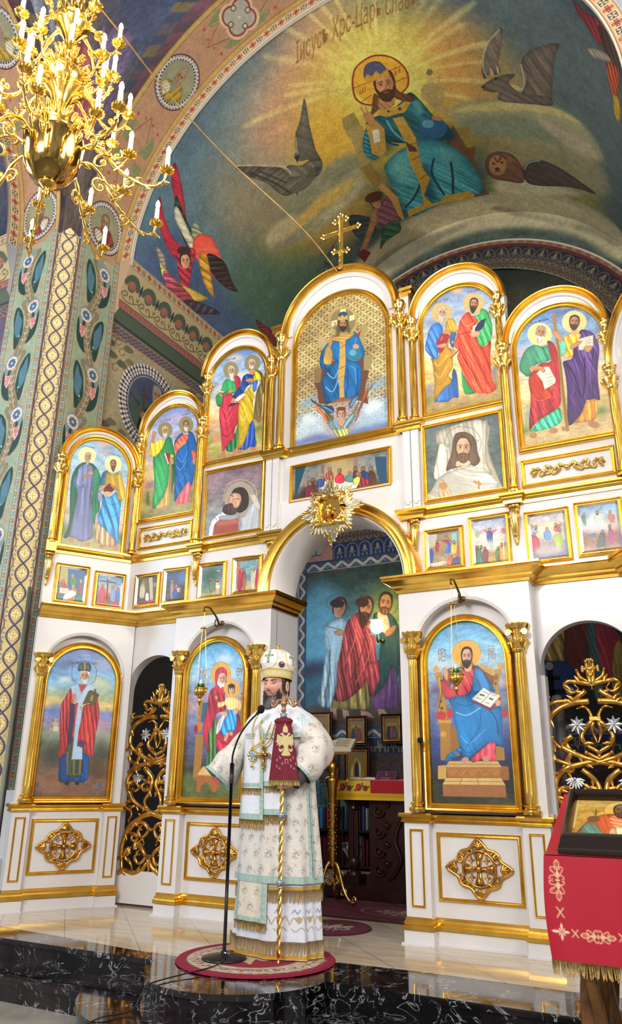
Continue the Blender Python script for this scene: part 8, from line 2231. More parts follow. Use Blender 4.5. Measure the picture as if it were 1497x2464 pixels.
# altar cross seen through the right side door
t = thing('altar_cross', 'dark processional cross with round medallions seen through the right doorway', 'cross', (1.50, .8, 0)); F = Fr((1.42, .9), (1, 0)); mb = MB().bbox(F, -.02, .02, 1.45, 1.86, 0, .02); mb.bbox(F, -.13, .13, 1.66, 1.70, 0, .02); mb.bbox(F, -.07, .07, 1.77, 1.80, 0, .02); mb.build('cross_arms', mat('dark_metal', '2a2c34', .3, .7), t)
mb = MB()
for a, b in ((0, 1.88), (-.14, 1.68), (.14, 1.68)): MB().tube([F.pt(a, b, -.005), F.pt(a, b, .03)], .032, 16).build('medallion', SILVER, t); MB().tube([F.pt(0, 0, .01), F.pt(0, 1.46, .01)], .018, 10).build('staff', mat('dark_metal'), t)
t = thing('grey_post', 'plain grey round post just inside the right doorway', 'post', (1.56, .32, 0)); MB().lathe([(.001, 0), (.05, 0), (.042, .04), (.042, 1.55), (.03, 1.59), (.001, 1.60)], (1.56, .32, 0), 20).build('post_shaft', mat('grey_paint', '6a6664', .5), t, smooth=True)

# rugs
def disc_mesh(cv, name, label, cx, cy, r, z=.013, drop=.010):
 """round rug: the square drawing is resampled on rings, the rim rolled down to the floor"""
 h = cv.w / 2; P = Canvas(720, h, 3.5, base='000000'); V, A = np.mgrid[0:P.H, 0:P.W]; a = A / (P.W - 1) * 2 * pi; q = V / (P.H - 1) * h
 P.a[:] = cv.a[np.clip(((h + q * np.sin(a)) / cv.res).astype(int), 0, cv.H - 1), np.clip(((h + q * np.cos(a)) / cv.res).astype(int), 0, cv.W - 1)]
 def mp(U, W_):
  k = U / ((P.W - 1) * 3.5) * 2 * pi; t = W_ / ((P.H - 1) * 3.5); return np.c_[cx + r * t * np.cos(k), cy - r * t * np.sin(k), z - drop * (t > .985)]
 return tag(P.mesh(name, mp, RUGM), label, 'rug')
def carpet(cv, name, label, fn, cat='rug'):
 o = cv.mesh(name, fn, RUGM); tag(o, label, cat); return o
cc = Canvas(2200, 1150, 8, base='5a0f20'); cc.poly([(0, 0), (2200, 0), (2200, 90), (0, 90)], '3a1820'); cc.poly([(0, 1060), (2200, 1060), (2200, 1150), (0, 1150)], '3a1820')
for k in range(160): x, v = nrs.uniform(0, 2200), rnd.choice([nrs.uniform(20, 80), nrs.uniform(1070, 1140)]); cc.line([(x, v), (x + 30, v - 15), (x + 50, v + 10)], '6a5a50', 9)
cc.ell(1100, 575, 520, 330, '7a6a60', 1, 40); cc.ell(1100, 575, 500, 312, '5a0f20', 1, 40); cc.ell(1100, 575, 400, 240, '6a5a50', .6, 40)
for k in range(90): a = nrs.uniform(0, 6.3); r = nrs.uniform(.2, 1); x, v = 1100 + 380 * r * cos(a), 575 + 220 * r * sin(a); cc.line([(x, v), (x + 40, v + 20), (x + 10, v + 40)], 'a89888', 12)
carpet(cc, 'sanctuary_carpet', 'dark red oval-medallion carpet on the floor before the altar', lambda U, V: np.c_[-.85 + U / 1000, 1.36 - V / 1000 * .75, np.full(len(U), .012)])
MB().box(-.85, 1.35, .4975, 1.36, .002, .0115).build('backing', mat('rug_backing', '4a1018', .9), bpy.data.objects['sanctuary_carpet'])
oc = Canvas(640, 640, 5, base='5a1024')
for k in range(120): a = nrs.uniform(0, 6.3); r = nrs.uniform(0, .62); x, v = 320 + 300 * r * cos(a), 320 + 300 * r * sin(a) * .7; oc.line([(x, v), (x + 30 * cos(a), v + 30 * sin(a)), (x + 10, v + 35)], ('b8a48c', '8a7464')[k % 2], 11)
disc_mesh(oc, 'oval_rug', 'small round wine-red rug with pale flower behind the bishop', -.13, .08, .30)
# ------------------------------------------------------------------ chandelier
CX, CY = 0.0, -3.35
CH = thing('chandelier', 'large gilded many-armed chandelier with lit candle bulbs, upper left', 'chandelier', (CX, CY, 0))
MB().lathe([(.001, 3.82), (.03, 3.825), (.09, 3.86), (.13, 3.93), (.145, 4.02), (.15, 4.08), (.152, 4.10), (.14, 4.115), (.001, 4.12)], (CX, CY, 0), 36).build('bowl', mat('polished_brass', 'b09050', .12, 1), CH, smooth=True)
MB().lathe([(.001, 3.74), (.008, 3.745), (.02, 3.77), (.012, 3.785), (.03, 3.80), (.05, 3.82), (.052, 3.83), (.001, 3.83)], (CX, CY, 0), 24, fl=24, famp=.12).build('finial', BRASS, CH, smooth=True)
mb = MB().lathe([(.06, 4.11), (.09, 4.15), (.11, 4.19), (.05, 4.24), (.035, 4.32), (.06, 4.40), (.11, 4.46), (.13, 4.50), (.12, 4.54), (.05, 4.58), (.035, 4.68), (.03, 4.80), (.06, 4.86), (.09, 4.90), (.10, 4.94), (.04, 4.98), (.03, 5.08), (.05, 5.14), (.022, 5.20), (.02, 5.9), (.045, 5.93), (.02, 5.97), (.02, 7.8)], (CX, CY, 0), 32, fl=16, famp=.08); mb.build('stem', GOLDP, CH, smooth=True)
mb = MB()
for zc, r, n in ((4.20, .07, 9), (4.62, .05, 7), (4.44, .08, 9), (5.0, .05, 6)):
 for k in range(n): a = 2 * pi * k / n; d = Vector((cos(a), sin(a), 0)); leafy(mb, Vector((CX, CY, zc)) + d * r, Vector((-sin(a), cos(a), 0)), (0, 0, 1), d, .10, 3)
mb.build('stem_leaves', GOLDP, CH, smooth=True)
BULB = mat('lit_bulb', 'fff4d0', .3, emit=('ffdf9a', 26)); WAX = mat('candle_sleeve', 'f4ecd8', .5, emit=('ffd9a0', .35)); RV, TV = Vector((.675, .738, 0)), Vector((.738, -.675, 0))
def candle(arm, r, z, gilt):
 mb = MB(); G = []
 for rr, zz in ((.006, -.012), (.018, -.008), (.030, .0), (.037, .010), (.030, .006), (.001, .004)):
  G.append([(CX + r + rr * (1 + .10 * (zz > .004) * cos(14 * a)) * cos(a), CY + rr * (1 + .10 * (zz > .004) * cos(14 * a)) * sin(a), z + zz) for a in np.linspace(0, 2 * pi, 56, endpoint=False)])
 mb.grid(G, cv=True).build('drip_pan', gilt, arm)
 MB().lathe([(.012, .004), (.0125, .05), (.0115, .105), (.010, .112), (.001, .113)], (CX + r, CY, z), 12).build('candle', WAX, arm, smooth=True)
 MB().lathe([(.006, .110), (.011, .122), (.0125, .134), (.009, .150), (.003, .162), (.0005, .165)], (CX + r, CY, z), 12).build('bulb', BULB, arm, smooth=True)
def make_arm(P, sp, cups):
 P = catmull(P, 6, False); n = len(P); mb = MB().tube([(CX + r, CY, z) for r, z in P], [.011 - .004 * i / n + .002 * sin(i * 1.1) for i in range(n)], 7)
 for r, z, R, d in sp: mb.tube([(CX + r + R * (1 - j / 18) * cos(1.2 + d * j * .5), CY, z + R * (1 - j / 18) * sin(1.2 + d * j * .5)) for j in range(16)], [.0085 - .0003 * j for j in range(16)], 6); mb.ball((CX + r, CY, z), .010, 6)
 for i in range(4, n - 2, 5):
  a = P[i]; s_ = 1 if (i // 5) % 2 else -1
  mb.tube([(CX + a[0], CY, a[1]), (CX + a[0] + .012, CY + .008 * s_, a[1] + s_ * .022), (CX + a[0] + .034, CY + .012 * s_, a[1] + s_ * .030)], [.008, .010, .002], 6)
 arm = mb.build('arm', GOLDP, CH, smooth=True)
 for r, z in cups[:1]: candle(arm, r, z, GOLD)
 for r, z in cups[1:]: MB().tube([(CX + r - .07, CY, z - .10), (CX + r - .03, CY, z - .06), (CX + r, CY, z - .015)], [.009, .008, .006], 6).build('branch', GOLDP, arm, smooth=True); candle(arm, r, z, GOLD)
 return arm
def ring_arms(arm, n, ph):
 base = math.atan2(RV.y, RV.x)
 for k in range(n):
  o = arm if k == 0 else copy_tree(arm, CH)
  fi = radians(ph + 360 / n * k); v = RV * cos(fi) + TV * sin(fi); o.rotation_euler = (0, 0, math.atan2(v.y, v.x))
ring_arms(make_arm([(.12, 4.03), (.19, 4.07), (.26, 4.04), (.32, 3.95), (.38, 3.885), (.45, 3.83), (.52, 3.80), (.58, 3.82), (.60, 3.88)], [(.26, 3.96, .05, 1), (.41, 3.83, -.04, 1), (.34, 4.0, .03, -1)], [(.60, 3.895), (.40, 4.00)]), 9, 21)
ring_arms(make_arm([(.10, 4.46), (.16, 4.40), (.22, 4.28), (.29, 4.25), (.34, 4.30), (.35, 4.35)], [(.20, 4.36, .045, 1), (.27, 4.31, .03, -1)], [(.35, 4.365)]), 9, 5)
ring_arms(make_arm([(.09, 4.92), (.14, 4.88), (.18, 4.78), (.22, 4.74), (.25, 4.77), (.26, 4.81)], [(.16, 4.86, .04, 1)], [(.26, 4.82)]), 7, 12)
ring_arms(make_arm([(.10, 4.50), (.15, 4.52), (.19, 4.60), (.20, 4.64)], [(.13, 4.56, .03, 1)], [(.205, 4.65)]), 7, 30)
for x, y, z in ((.42, .1, 4.12), (-.35, -.3, 4.12), (0, .35, 4.3), (.1, -.3, 4.55), (-.15, .1, 4.95)):
 l = bpy.data.lights.new('candle_light', 'POINT'); l.energy = 11; l.color = (1, .80, .52); l.shadow_soft_size = .12; o = bpy.data.objects.new('candle_light', l); COL.objects.link(o); o.location = (CX + x, CY + y, z)
# ------------------------------------------------------------------ the bishop
BX, BY = .01, -.92
PE = thing('person', 'bearded person in glasses, jewelled white mitre and white brocade vestments, speaking at a microphone', 'person', (BX, BY, 0))
_z = [0, .1, .45, .8, 1.1, 1.28, 1.36, 1.42, 1.46, 1.50]; _rx = [.31, .30, .275, .245, .225, .225, .215, .16, .09, .07]; _ry = [.175, .172, .165, .16, .155, .15, .14, .11, .075, .065]
def body(u, z, off=0, folds=1.):
 """u: angle from straight ahead (towards the nave), positive to the wearer's left"""
 u = np.asarray(u, float); z = np.asarray(z, float); rx = np.interp(z, _z, _rx); ry = np.interp(z, _z, _ry); k = np.clip((1.25 - z) / 1.2, 0, 1) * folds
 f = 1 + k * (.05 * np.sin(8 * u + .6) + .03 * np.sin(15 * u + 1.5 * z) + .03 * np.sin(3 * u + 3 * z)); return np.stack([BX + (rx * f + off) * np.sin(u), BY - (ry * f + off) * np.cos(u), z + 0 * u], -1)
# body: one continuous surface, mostly hidden by the vestments
FY = radians(-4)
def head_pt(a, b):     # a longitude (0 = face), b latitude
 x, y, z = .077 * sin(a) * cos(b), -.092 * cos(a) * cos(b), .115 * sin(b)
 g = lambda a0, b0, sa, sb: math.exp(-((a - a0) / sa) ** 2 - ((b - b0) / sb) ** 2)
 d = .030 * g(0, -.22, .13, .13) + .017 * g(0, -.02, .10, .20) - .010 * (g(.42, .10, .2, .14) + g(-.42, .10, .2, .14)) + .006 * (g(.4, .28, .3, .08) + g(-.4, .28, .3, .08)) + .009 * (g(.55, -.25, .28, .25) + g(-.55, -.25, .28, .25)) + .010 * g(0, -.60, .25, .12) + .012 * g(0, -.92, .4, .2) - .006 * g(0, -.45, .2, .05)
 n = Vector((x, y, z)).normalized(); v = Vector((x, y, z)) + n * d
 return v
HC = Vector((-.010, -.955, 1.602)); RH = Matrix.Rotation(FY, 3, 'Z')
mb = MB(); mb.grid([[HC + RH @ head_pt(-pi + 2 * pi * j / 64, -pi / 2 + .02 + (pi - .04) * i / 56) for j in range(64)] for i in range(57)], cv=True)
mb.tube([(0, -.93, .95), (0, -.93, 1.2), (.0, -.93, 1.38), (0, -.94, 1.45), (-.005, -.945, 1.56)], [.14, .16, .13, .062, .056], 20)
for sg in (-1, 1): mb.tube([(sg * .09, -.92, 1.0), (sg * .09, -.92, .5), (sg * .09, -.93, .09)], [.09, .06, .045], 12); mb.tube([(sg * .09, -.87, .07), (sg * .09, -.95, .055), (sg * .095, -1.0, .045)], [.04, .045, .03], 10)
mb.tube([(-.12, -.93, 1.37), (-.27, -.96, 1.22), (-.33, -1.0, 1.09), (-.33, -1.04, 1.04)], [.055, .045, .035, .026], 12)
mb.tube([(.12, -.93, 1.37), (.30, -.93, 1.20), (.26, -1.04, 1.05), (.17, -1.10, .985)], [.055, .045, .035, .026], 12)
mb.ball((-.33, -1.05, 1.025), .036, 12, sy=1.2, sz=.7); mb.ball((.185, -1.115, .99), .034, 12, sy=1.1)
for k in range(4):
 mb.tube([(-.352 + .015 * k, -1.075, 1.025), (-.355 + .015 * k, -1.105, 1.015), (-.353 + .015 * k, -1.12, .995)], [.009, .0085, .007], 8)
 z = 1.015 - .018 * k; mb.tube([(.185, -1.12, z), (.175, -1.15, z), (.155, -1.16, z), (.137, -1.15, z - .002), (.135, -1.135, z)], [.009, .009, .0085, .008, .006], 8)
mb.tube([(-.31, -1.05, 1.03), (-.30, -1.08, 1.02), (-.31, -1.105, 1.005)], [.011, .010, .008], 8); mb.tube([(.18, -1.10, 1.0), (.165, -1.105, 1.02), (.145, -1.11, 1.02)], [.011, .010, .008], 8)
for sg in (-1, 1):
 e = HC + RH @ Vector((sg * .077, .004, -.012)); mb.tube([e + Vector((0, .012 * cos(t), .030 * sin(t) - .004)) + Vector((sg * .006, 0, 0)) for t in np.linspace(0, 2 * pi, 13)], .0075, 6, cap=False); mb.ball(e, .016, 8, sx=.4)
def skin_paint(V):
 c = np.tile(rgb('d8a28e'), (len(V), 1)); L = (V - np.array(HC)) @ np.array(RH); 
 def blob(x, z, sx, sz, col, k=1.): 
  w = np.exp(-((L[:, 0] - x) / sx) ** 2 - ((L[:, 2] - z) / sz) ** 2) * (L[:, 1] < -.03) * k; c[:] = c * (1 - w[:, None]) + rgb(col) * w[:, None]
 for s_ in (-1, 1): blob(s_ * .045, -.03, .022, .022, 'd88a7c', .7); blob(s_ * .032, .012, .018, .009, 'a87868', .7); blob(s_ * .033, .034, .017, .0035, '5a4438', .8)
 blob(0, -.028, .012, .014, 'd08474', .7); blob(0, -.062, .021, .0045, '9a4a48', 1); blob(0, -.0625, .018, .0016, '3a1c1c', 1); return c
# body meshes are in world space until build(), so paint before
P0 = np.array(mb.v); cols = skin_paint(P0); o = mb.build('body', mat_paint('skin', .5), PE, smooth=True); ca = o.data.color_attributes.new('paint', 'BYTE_COLOR', 'POINT'); ca.data.foreach_set('color_srgb', np.c_[np.clip(cols, 0, 1), np.ones(len(cols))].ravel().astype(np.float32)); BODY = o
H = lambda x, y, z: HC + RH @ Vector((x, y, z))
for sg in (-1, 1):
 MB().ball(H(sg * .031, -.0735, .010), .0105, 14).build('eye', mat('eye_white', 'c4b6ae', .2), BODY, smooth=True); MB().ball(H(sg * .031 - .002, -.0818, .009), .0048, 10, sy=.5).build('iris', mat('iris', '2a3440', .15), BODY, smooth=True)
mb = MB()
for sg in (-1, 1):
 for r_, w_ in ((.0075, .0034), (-.0070, .0028)): mb.tube([H(sg * .031 + .013 * q, -.0835 + .010 * q * q, .010 + r_ * (1 - q * q)) for q in (-1, -.6, 0, .6, 1)], [.0015, w_, w_, w_, .0015], 6)
mb.build('eyelids', mat('eyelid_skin', 'b88474', .5), BODY, smooth=True)
# beard and moustache: tapered strands over a soft core
mb = MB(); rr = random.Random(3)
mb.lathe([(.060, .0), (.064, -.015), (.064, -.045), (.054, -.08), (.040, -.115), (.022, -.14), (.001, -.155)], (0, 0, 0), 28, sy=.72); n0 = len(mb.v)
mb.v = [tuple(H(x, y - .036, z - .050 + .035 * y / .05)) for x, y, z in mb.v]
for k in range(380):
 a = rr.uniform(-1.5, 1.5); q = rr.uniform(0, 1); x, y, z = .062 * sin(a), -.040 - .048 * cos(a), -.052 - .05 * q - .026 * cos(a)
 if abs(a) > 1.1: z = rr.uniform(-.09, -.03)
 L = rr.uniform(.05, .085) * (1 - .3 * abs(a)); mb.tube([H(x, y, z), H(x * .92 + rr.uniform(-.006, .006), y - .012, z - L * .5), H(x * .62 + rr.uniform(-.008, .008), y + .002, z - L)], [.0022, .0028, .0008], 4)
for k in range(44):
 s_ = rr.choice((-1, 1)); a = rr.uniform(0, 1); mb.tube([H(s_ * .004, -.106, -.046 - .003 * a), H(s_ * (.016 + .01 * a), -.101, -.051 - .004 * a), H(s_ * (.030 + .008 * a), -.084, -.066 - .012 * a)], [.0012, .0018, .0006], 4)
mb.build('beard', mat('beard_hair', '3a302e', .8, noise=(13, '8a8684', .45, .7)), PE, smooth=True)
mb = MB()
for k in range(260):
 a = rr.uniform(1.15, 5.1); z = rr.uniform(-.03, .045); x, y = .080 * sin(a), -.094 * cos(a); mb.tube([H(x * .96, y * .96, z), H(x * 1.03, y * 1.03, z - .02), H(x * 1.0, y * 1.0, z - .045)], [.003, .0035, .001], 4)
mb.build('hair', mat('dark_hair', '2c2624', .7), PE, smooth=True)
mb = MB()
for sg in (-1, 1):
 q = [H(sg * .034 + a * .025, -.095 + .006 * abs(a), .011 + b) for a, b in ((-1, .010), (1, .012), (1.0, -.003), (.6, -.012), (-.5, -.013), (-.95, -.006))]
 mb.tube(q[:2] , .0022, 6); mb.tube([tuple(p) for p in catmull([tuple(v) for v in (q[1], q[2], q[3], q[4], q[5], q[0])], 4, False)], .0010, 5); mb.tube([H(sg * .060, -.094, .022), H(sg * .078, -.05, .020), H(sg * .082, .0, .012)], .0018, 6)
mb.tube([H(-.010, -.108, .018), H(0, -.112, .020), H(.010, -.108, .018)], .0018, 6); mb.build('glasses', mat('glasses_frame', '3a1418', .25, .3), PE)
# mitre
mc = Canvas(760, 300, 2.5, base='ece6d8'); 
mc.poly([(0, 225), (760, 225), (760, 300), (0, 300)], 'd8c888'); mc.line([(0, 228), (760, 228)], 'b8983c', 5); mc.line([(0, 292), (760, 292)], 'b8983c', 6)
for x in range(0, 760, 48): mc.ell(x + 24, 260, 17, 20, 'c0b070'); mc.ell(x + 24, 260, 12, 14, 'ece6c8'); mc.line([(x + 24, 248), (x + 24, 272)], 'a8903c', 3); mc.line([(x + 16, 260), (x + 32, 260)], 'a8903c', 3)
for i, x in enumerate(range(40, 800, 190)):
 mc.ell(x, 120, 68, 105, 'c8b468'); mc.ell(x, 120, 63, 99, 'f0ece4')
 for a, b, c, d in ((x - 11, x + 11, 60, 175), (x - 38, x + 38, 98, 122)): mc.poly([(a, c), (b, c), (b, d), (a, d)], '9aa888')
 for a, b in ((0, 68), (0, 110), (-28, 110), (28, 110), (0, 165)): mc.ell(x + a, b, 5, 5, '3a4a44')
 mc.ell(x + 95, 185, 24, 32, 'b8983c'); mc.ell(x + 95, 185, 20, 28, '5a4458'); mc.ell(x + 95, 172, 8, 9, 'b88a68'); mc.poly([(x + 83, 208), (x + 86, 184), (x + 104, 184), (x + 107, 208)], '38407a')
 for k in range(26): mc.ell(x + 95 + nrs.uniform(-22, 22), nrs.uniform(20, 148), 4, 4, ('b8c4d8', 'c8a858', '8a98c0')[k % 3])
def mitre_r(V): return np.interp(V, [0, 30, 70, 120, 170, 222, 228, 300], [.004, .062, .098, .118, .121, .108, .104, .099])
def mitre_z(V): return np.interp(V, [0, 30, 70, 120, 170, 222, 300], [.200, .192, .170, .130, .090, .055, .0])
MC = HC + Vector((0, .006, .032))
def mmap(U, V):
 a = U / 760 * 2 * pi - .33; r = mitre_r(V) * (1 + .012 * np.cos(a * 4)); X = r * np.sin(a); Yy = -r * np.cos(a) * 1.02; Z = mitre_z(V); Z = Z + Yy * -.10; return np.c_[MC.x + X, MC.y + Yy, MC.z + Z]
MI = mc.mesh('mitre', mmap, mat_paint('mitre_cloth', .4, .3, 0, 0, 0), PE)
mb = MB(); top = MC + Vector((0, 0, .198)); mb.tube([top, top + Vector((0, 0, .045))], .004, 6); mb.tube([top + Vector((-.014, 0, .028)), top + Vector((.014, 0, .028))], .004, 6); mb.ball(top, .008, 8); mb.build('mitre_cross', GOLDP, MI, smooth=True)
mb = MB()
for V in (226, 298):
 for k in range(90): a = 2 * pi * k / 90; p = mmap(np.array([k / 90 * 760]), np.array([float(V)]))[0]; mb.ball(p, .0028, 5)
for i in range(4):
 for k in range(26): a = 2 * pi * k / 26; p = mmap(np.array([40 + 190 * i + 66 * cos(a)]), np.array([120 + 100 * sin(a)]))[0]; mb.ball(p, .0028, 5)
mb.build('gold_beading', GOLDP, MI, smooth=True)

# --- vestments ------------------------------------------------------
def brocade(c, seed=1, s=1.0, dens=1.0):
 r = np.random.RandomState(seed); w, h = c.w, c.h; n = int(w * h / 2400 * dens)
 for k in range(n):
  x, v, a = c.u0 + r.uniform(0, w), c.v0 + r.uniform(0, h), r.uniform(0, 6.3); L = 20 * s; c.line([(x, v), (x + L * cos(a), v + L * sin(a)), (x + L * cos(a + 1.1), v + L * sin(a + 1.1))], ('b8a888', 'a89a90', 'f2ead8', 'c4a868')[k % 4], 4, .75)
 k = 0
 for v in np.arange(c.v0 + 40, c.v0 + h, 105 * s):
  for x in np.arange(c.u0 + 30 + (55 * s if k % 2 else 0), c.u0 + w, 112 * s):
   for a, b, cc, R in ((0, 0, '6a7fc0', 10), (22, 10, '9a3a50', 8), (-16, 20, '9a4a58', 7), (8, 30, '6a7fc0', 7), (-6, -22, 'a8708a', 6)): c.ell(x + a * s, v + b * s, R * .8 * s, R * .8 * s, cc, .8); c.ell(x + a * s, v + b * s, R * .4 * s, R * .4 * s, 'e8e0d0', .8)
   for a, b in ((-24, 4), (30, -8), (14, -18), (-10, 40)): c.line([(x, v), (x + a * s, v + b * s)], '8a9a7a', 4, .8)
  k += 1
def trim(c, P, wd, col='9cbab0'):
 c.line(P, col, wd, smooth=False); P = np.asarray(P, float); L = np.hypot(*(P[-1] - P[0])); n = int(L / 34); 
 for k in range(n):
  q = P[0] + (P[-1] - P[0]) * (k + .5) / n; c.ell(q[0], q[1], 8, 8, 'c8dcc8'); c.ell(q[0], q[1], 3.5, 3.5, '5a8a90')
def fringe(path, ln_, m_, name, parent, dens=.0045, lean=(0, 0, -1)):
 P = catmull(path, 8, False) if len(path) > 2 else np.array(path, float); D_ = np.r_[0, np.cumsum(np.linalg.norm(np.diff(P, axis=0), axis=1))]; n = int(D_[-1] / dens); mb = MB(); r = random.Random(5)
 for k in range(n + 1):
  s_ = D_[-1] * k / n; p = Vector([np.interp(s_, D_, P[:, i]) for i in range(3)]); L = ln_ * r.uniform(.85, 1.05); j = Vector((r.uniform(-.003, .003), r.uniform(-.002, .002), 0))
  mb.tube([p, p + Vector(lean) * L * .5 + j, p + Vector(lean) * L + j * 2], [dens * .42, dens * .55, dens * .35], 4)
 o = mb.build(name, m_, parent, smooth=True); o['kind'] = 'stuff'; return o
GFR = mat('gold_fringe', 'c0a060', .55, .35, noise=(90, '8a6c34', .4, .7)); BFR = mat('tan_fringe', 'b09468', .8)
# white under-robe
c = Canvas(1800, 480, 5, base='dfe2ee')
for x in range(0, 1800, 120): c.line([(x, 300), (x + 30, 262), (x + 60, 290), (x + 90, 255), (x + 118, 296)], 'a8905c', 6); c.ell(x + 60, 270, 17, 15, 'b8a070'); c.line([(x + 20, 240), (x + 36, 222), (x + 52, 240), (x + 70, 218)], '6a80a0', 6); c.line([(x + 10, 318), (x + 40, 334), (x + 70, 312), (x + 100, 330)], 'a8a098', 6)
c.poly([(0, 98), (1800, 98), (1800, 122), (0, 122)], 'c8a038'); c.poly([(0, 455), (1800, 455), (1800, 480), (0, 480)], 'c89a28')
UR = c.mesh('under_robe', lambda U, V: body(U / 1800 * 2 * pi - pi, .50 - V / 1000, -.006), SATIN, PE)
for z, ln_, m_ in ((.385, .07, BFR), (.115, .07, BFR)): fringe([body(a, z, .004) for a in np.linspace(-1.9, 2.0, 60)], ln_, m_, 'fringe', UR, .005)
# stole hanging below the brocade
c = Canvas(230, 300, 4, base='e0d8c4'); brocade(c, 5, .8); 
for x in (16, 214): trim(c, [(x, 0), (x, 300)], 30)
trim(c, [(0, 285), (230, 285)], 26); ST = c.mesh('stole', lambda U, V: body(-.80 + U / 230 * .92, .50 - V / 1000, .012), SATIN, PE)
fringe([body(a, .205, .014) for a in np.linspace(-.80, .12, 20)], .05, GFR, 'fringe', ST, .004)
# sakkos
c = Canvas(1800, 1010, 5, base='dcd6d0'); brocade(c, 2, .85); trim(c, [(0, 990), (1800, 990)], 38)
for x in (1255, 1300): trim(c, [(x, 60), (x, 990)], 26)
for x in (545,): trim(c, [(x, 60), (x, 990)], 26)
c.line([(1278, 250), (1278, 980)], '4a6a78', 10)
SK = c.mesh('brocade_robe', lambda U, V: body(U / 1800 * 2 * pi - pi, 1.43 - V / 1000, .006 + .012 * (V / 1010)), SATIN, PE)
mb = MB()
for k in range(7): mb.ball(body(1.392, 1.05 - .1 * k, .024), .006, 8)
mb.build('bells', SILVER, SK, smooth=True)
# sleeves
def sleeve(name, path, rad, seed):
 P = catmull(path, 8, False); R = np.interp(np.linspace(0, 1, len(P)), np.linspace(0, 1, len(rad)), rad); n = len(P); frames = []; prev = Vector((0, -1, 0))
 for i in range(n):
  t = Vector(P[min(i + 1, n - 1)] - P[max(i - 1, 0)]).normalized(); x = (prev - t * prev.dot(t)).normalized(); prev = x; frames.append((x, t.cross(x)))
 L = 1000 * sum(np.linalg.norm(np.diff(P, axis=0), axis=1)); c = Canvas(640, L, 5, base='dcd6d0'); brocade(c, seed, .85); trim(c, [(0, L - 14), (640, L - 14)], 36)
 X = np.array([f[0] for f in frames]); Yv = np.array([f[1] for f in frames])
 def mp(U, V):
  a = U / 640 * 2 * pi; s_ = np.clip(V / L, 0, 1) * (n - 1); i0 = np.floor(s_).astype(int).clip(0, n - 2); f = (s_ - i0)[:, None]; p = P[i0] * (1 - f) + P[i0 + 1] * f; x = X[i0] * (1 - f) + X[i0 + 1] * f; y = Yv[i0] * (1 - f) + Yv[i0 + 1] * f
  r = np.interp(s_, range(n), R) * (1 + .10 * np.sin(3 * a + V / 60.) * np.sin(V / L * pi) + .06 * np.sin(V / 26. + 2 * np.cos(a))); return p + x * (r * np.cos(a))[:, None] + y * (r * np.sin(a) * (.62 if seed == 7 else .9))[:, None]
 return c.mesh(name, mp, SATIN, PE)
sleeve('right_sleeve', [(-.12, -.93, 1.36), (-.215, -.95, 1.27), (-.30, -1.0, 1.12), (-.375, -1.06, 1.0)], [.085, .095, .135, .165], 7)
sleeve('left_sleeve', [(.10, -.92, 1.38), (.22, -.92, 1.30), (.285, -.94, 1.20), (.275, -1.0, 1.11), (.235, -1.05, 1.04)], [.085, .10, .118, .112, .085], 8)
MB().tube([(.25, -1.02, 1.08), (.235, -1.06, 1.04), (.205, -1.10, .985)], [.060, .057, .052], 16).build('dark_cuff', mat('grey_cloth', '4a4448', .8), PE, smooth=True)
# omophorion: shoulder cape and front bands
c = Canvas(1500, 270, 4, base='e6e9f2')
for k in range(160): x, v, a = nrs.uniform(0, 1500), nrs.uniform(0, 250), nrs.uniform(0, 6); c.line([(x, v), (x + 16 * cos(a), v + 16 * sin(a)), (x + 16 * cos(a + 1), v + 22)], 'd2d8e8', 4)
for x in (480, 1010):
 for a in (0, pi / 2): c.line([(x - 46 * cos(a + .3), 160 - 46 * sin(a + .3)), (x + 46 * cos(a + .3), 160 + 46 * sin(a + .3))], 'a8c8c4', 26); c.line([(x - 40 * cos(a + .3), 160 - 40 * sin(a + .3)), (x + 40 * cos(a + .3), 160 + 40 * sin(a + .3))], 'cfe0e0', 12)
trim(c, [(0, 255), (1500, 255)], 26); trim(c, [(0, 12), (1500, 12)], 22)
def cape(U, V):
 a = U / 1500 * 2 * pi - pi; t = V / 270; z = 1.475 - .20 * t ** 1.25; k = np.where(abs(a) < .9, 1, 1); rx = .085 + .175 * np.sin(np.minimum(t * 1.25, 1) * pi / 2); ry = .072 + .105 * np.sin(np.minimum(t * 1.25, 1) * pi / 2)
 rx = rx + .012 * np.sin(6 * a) * t; return np.c_[BX + rx * np.sin(a), BY - .01 - (ry + .008 * np.sin(9 * a) * t) * np.cos(a), z - .02 * np.cos(a) * t]
OM = c.mesh('shoulder_mantle', cape, SATIN, PE)
def band(name, a0, a1, z0, z1, off, parent, seed, tilt=0):
 W_ = 210; Hh = (z1 - z0) * 1000; c = Canvas(W_, Hh, 4, base='e6e9f2')
 for k in range(60): x, v, a = nrs.uniform(0, W_), nrs.uniform(0, Hh), nrs.uniform(0, 6); c.line([(x, v), (x + 14 * cos(a), v + 14 * sin(a))], 'd0d6e6', 4)
 for x in (13, W_ - 13): trim(c, [(x, 0), (x, Hh)], 26)
 trim(c, [(0, Hh - 16), (W_, Hh - 16)], 34); trim(c, [(0, Hh * .66), (W_, Hh * .66)], 24)
 f = lambda U, V: body(a0 + (a1 - a0) * U / W_ + tilt * V / Hh, z1 - V / 1000, off, .35)
 o = c.mesh(name, f, SATIN, parent); e = [f(np.array([u]), np.array([Hh]))[0] for u in np.linspace(0, W_, 14)]; fringe(e, .055, GFR, 'fringe', o, .0042)
 e = [f(np.array([u]), np.array([Hh * .69]))[0] + np.array([0, -.004, 0]) for u in np.linspace(14, W_ - 14, 14)]; fringe(e, .042, GFR, 'fringe', o, .0042); return o
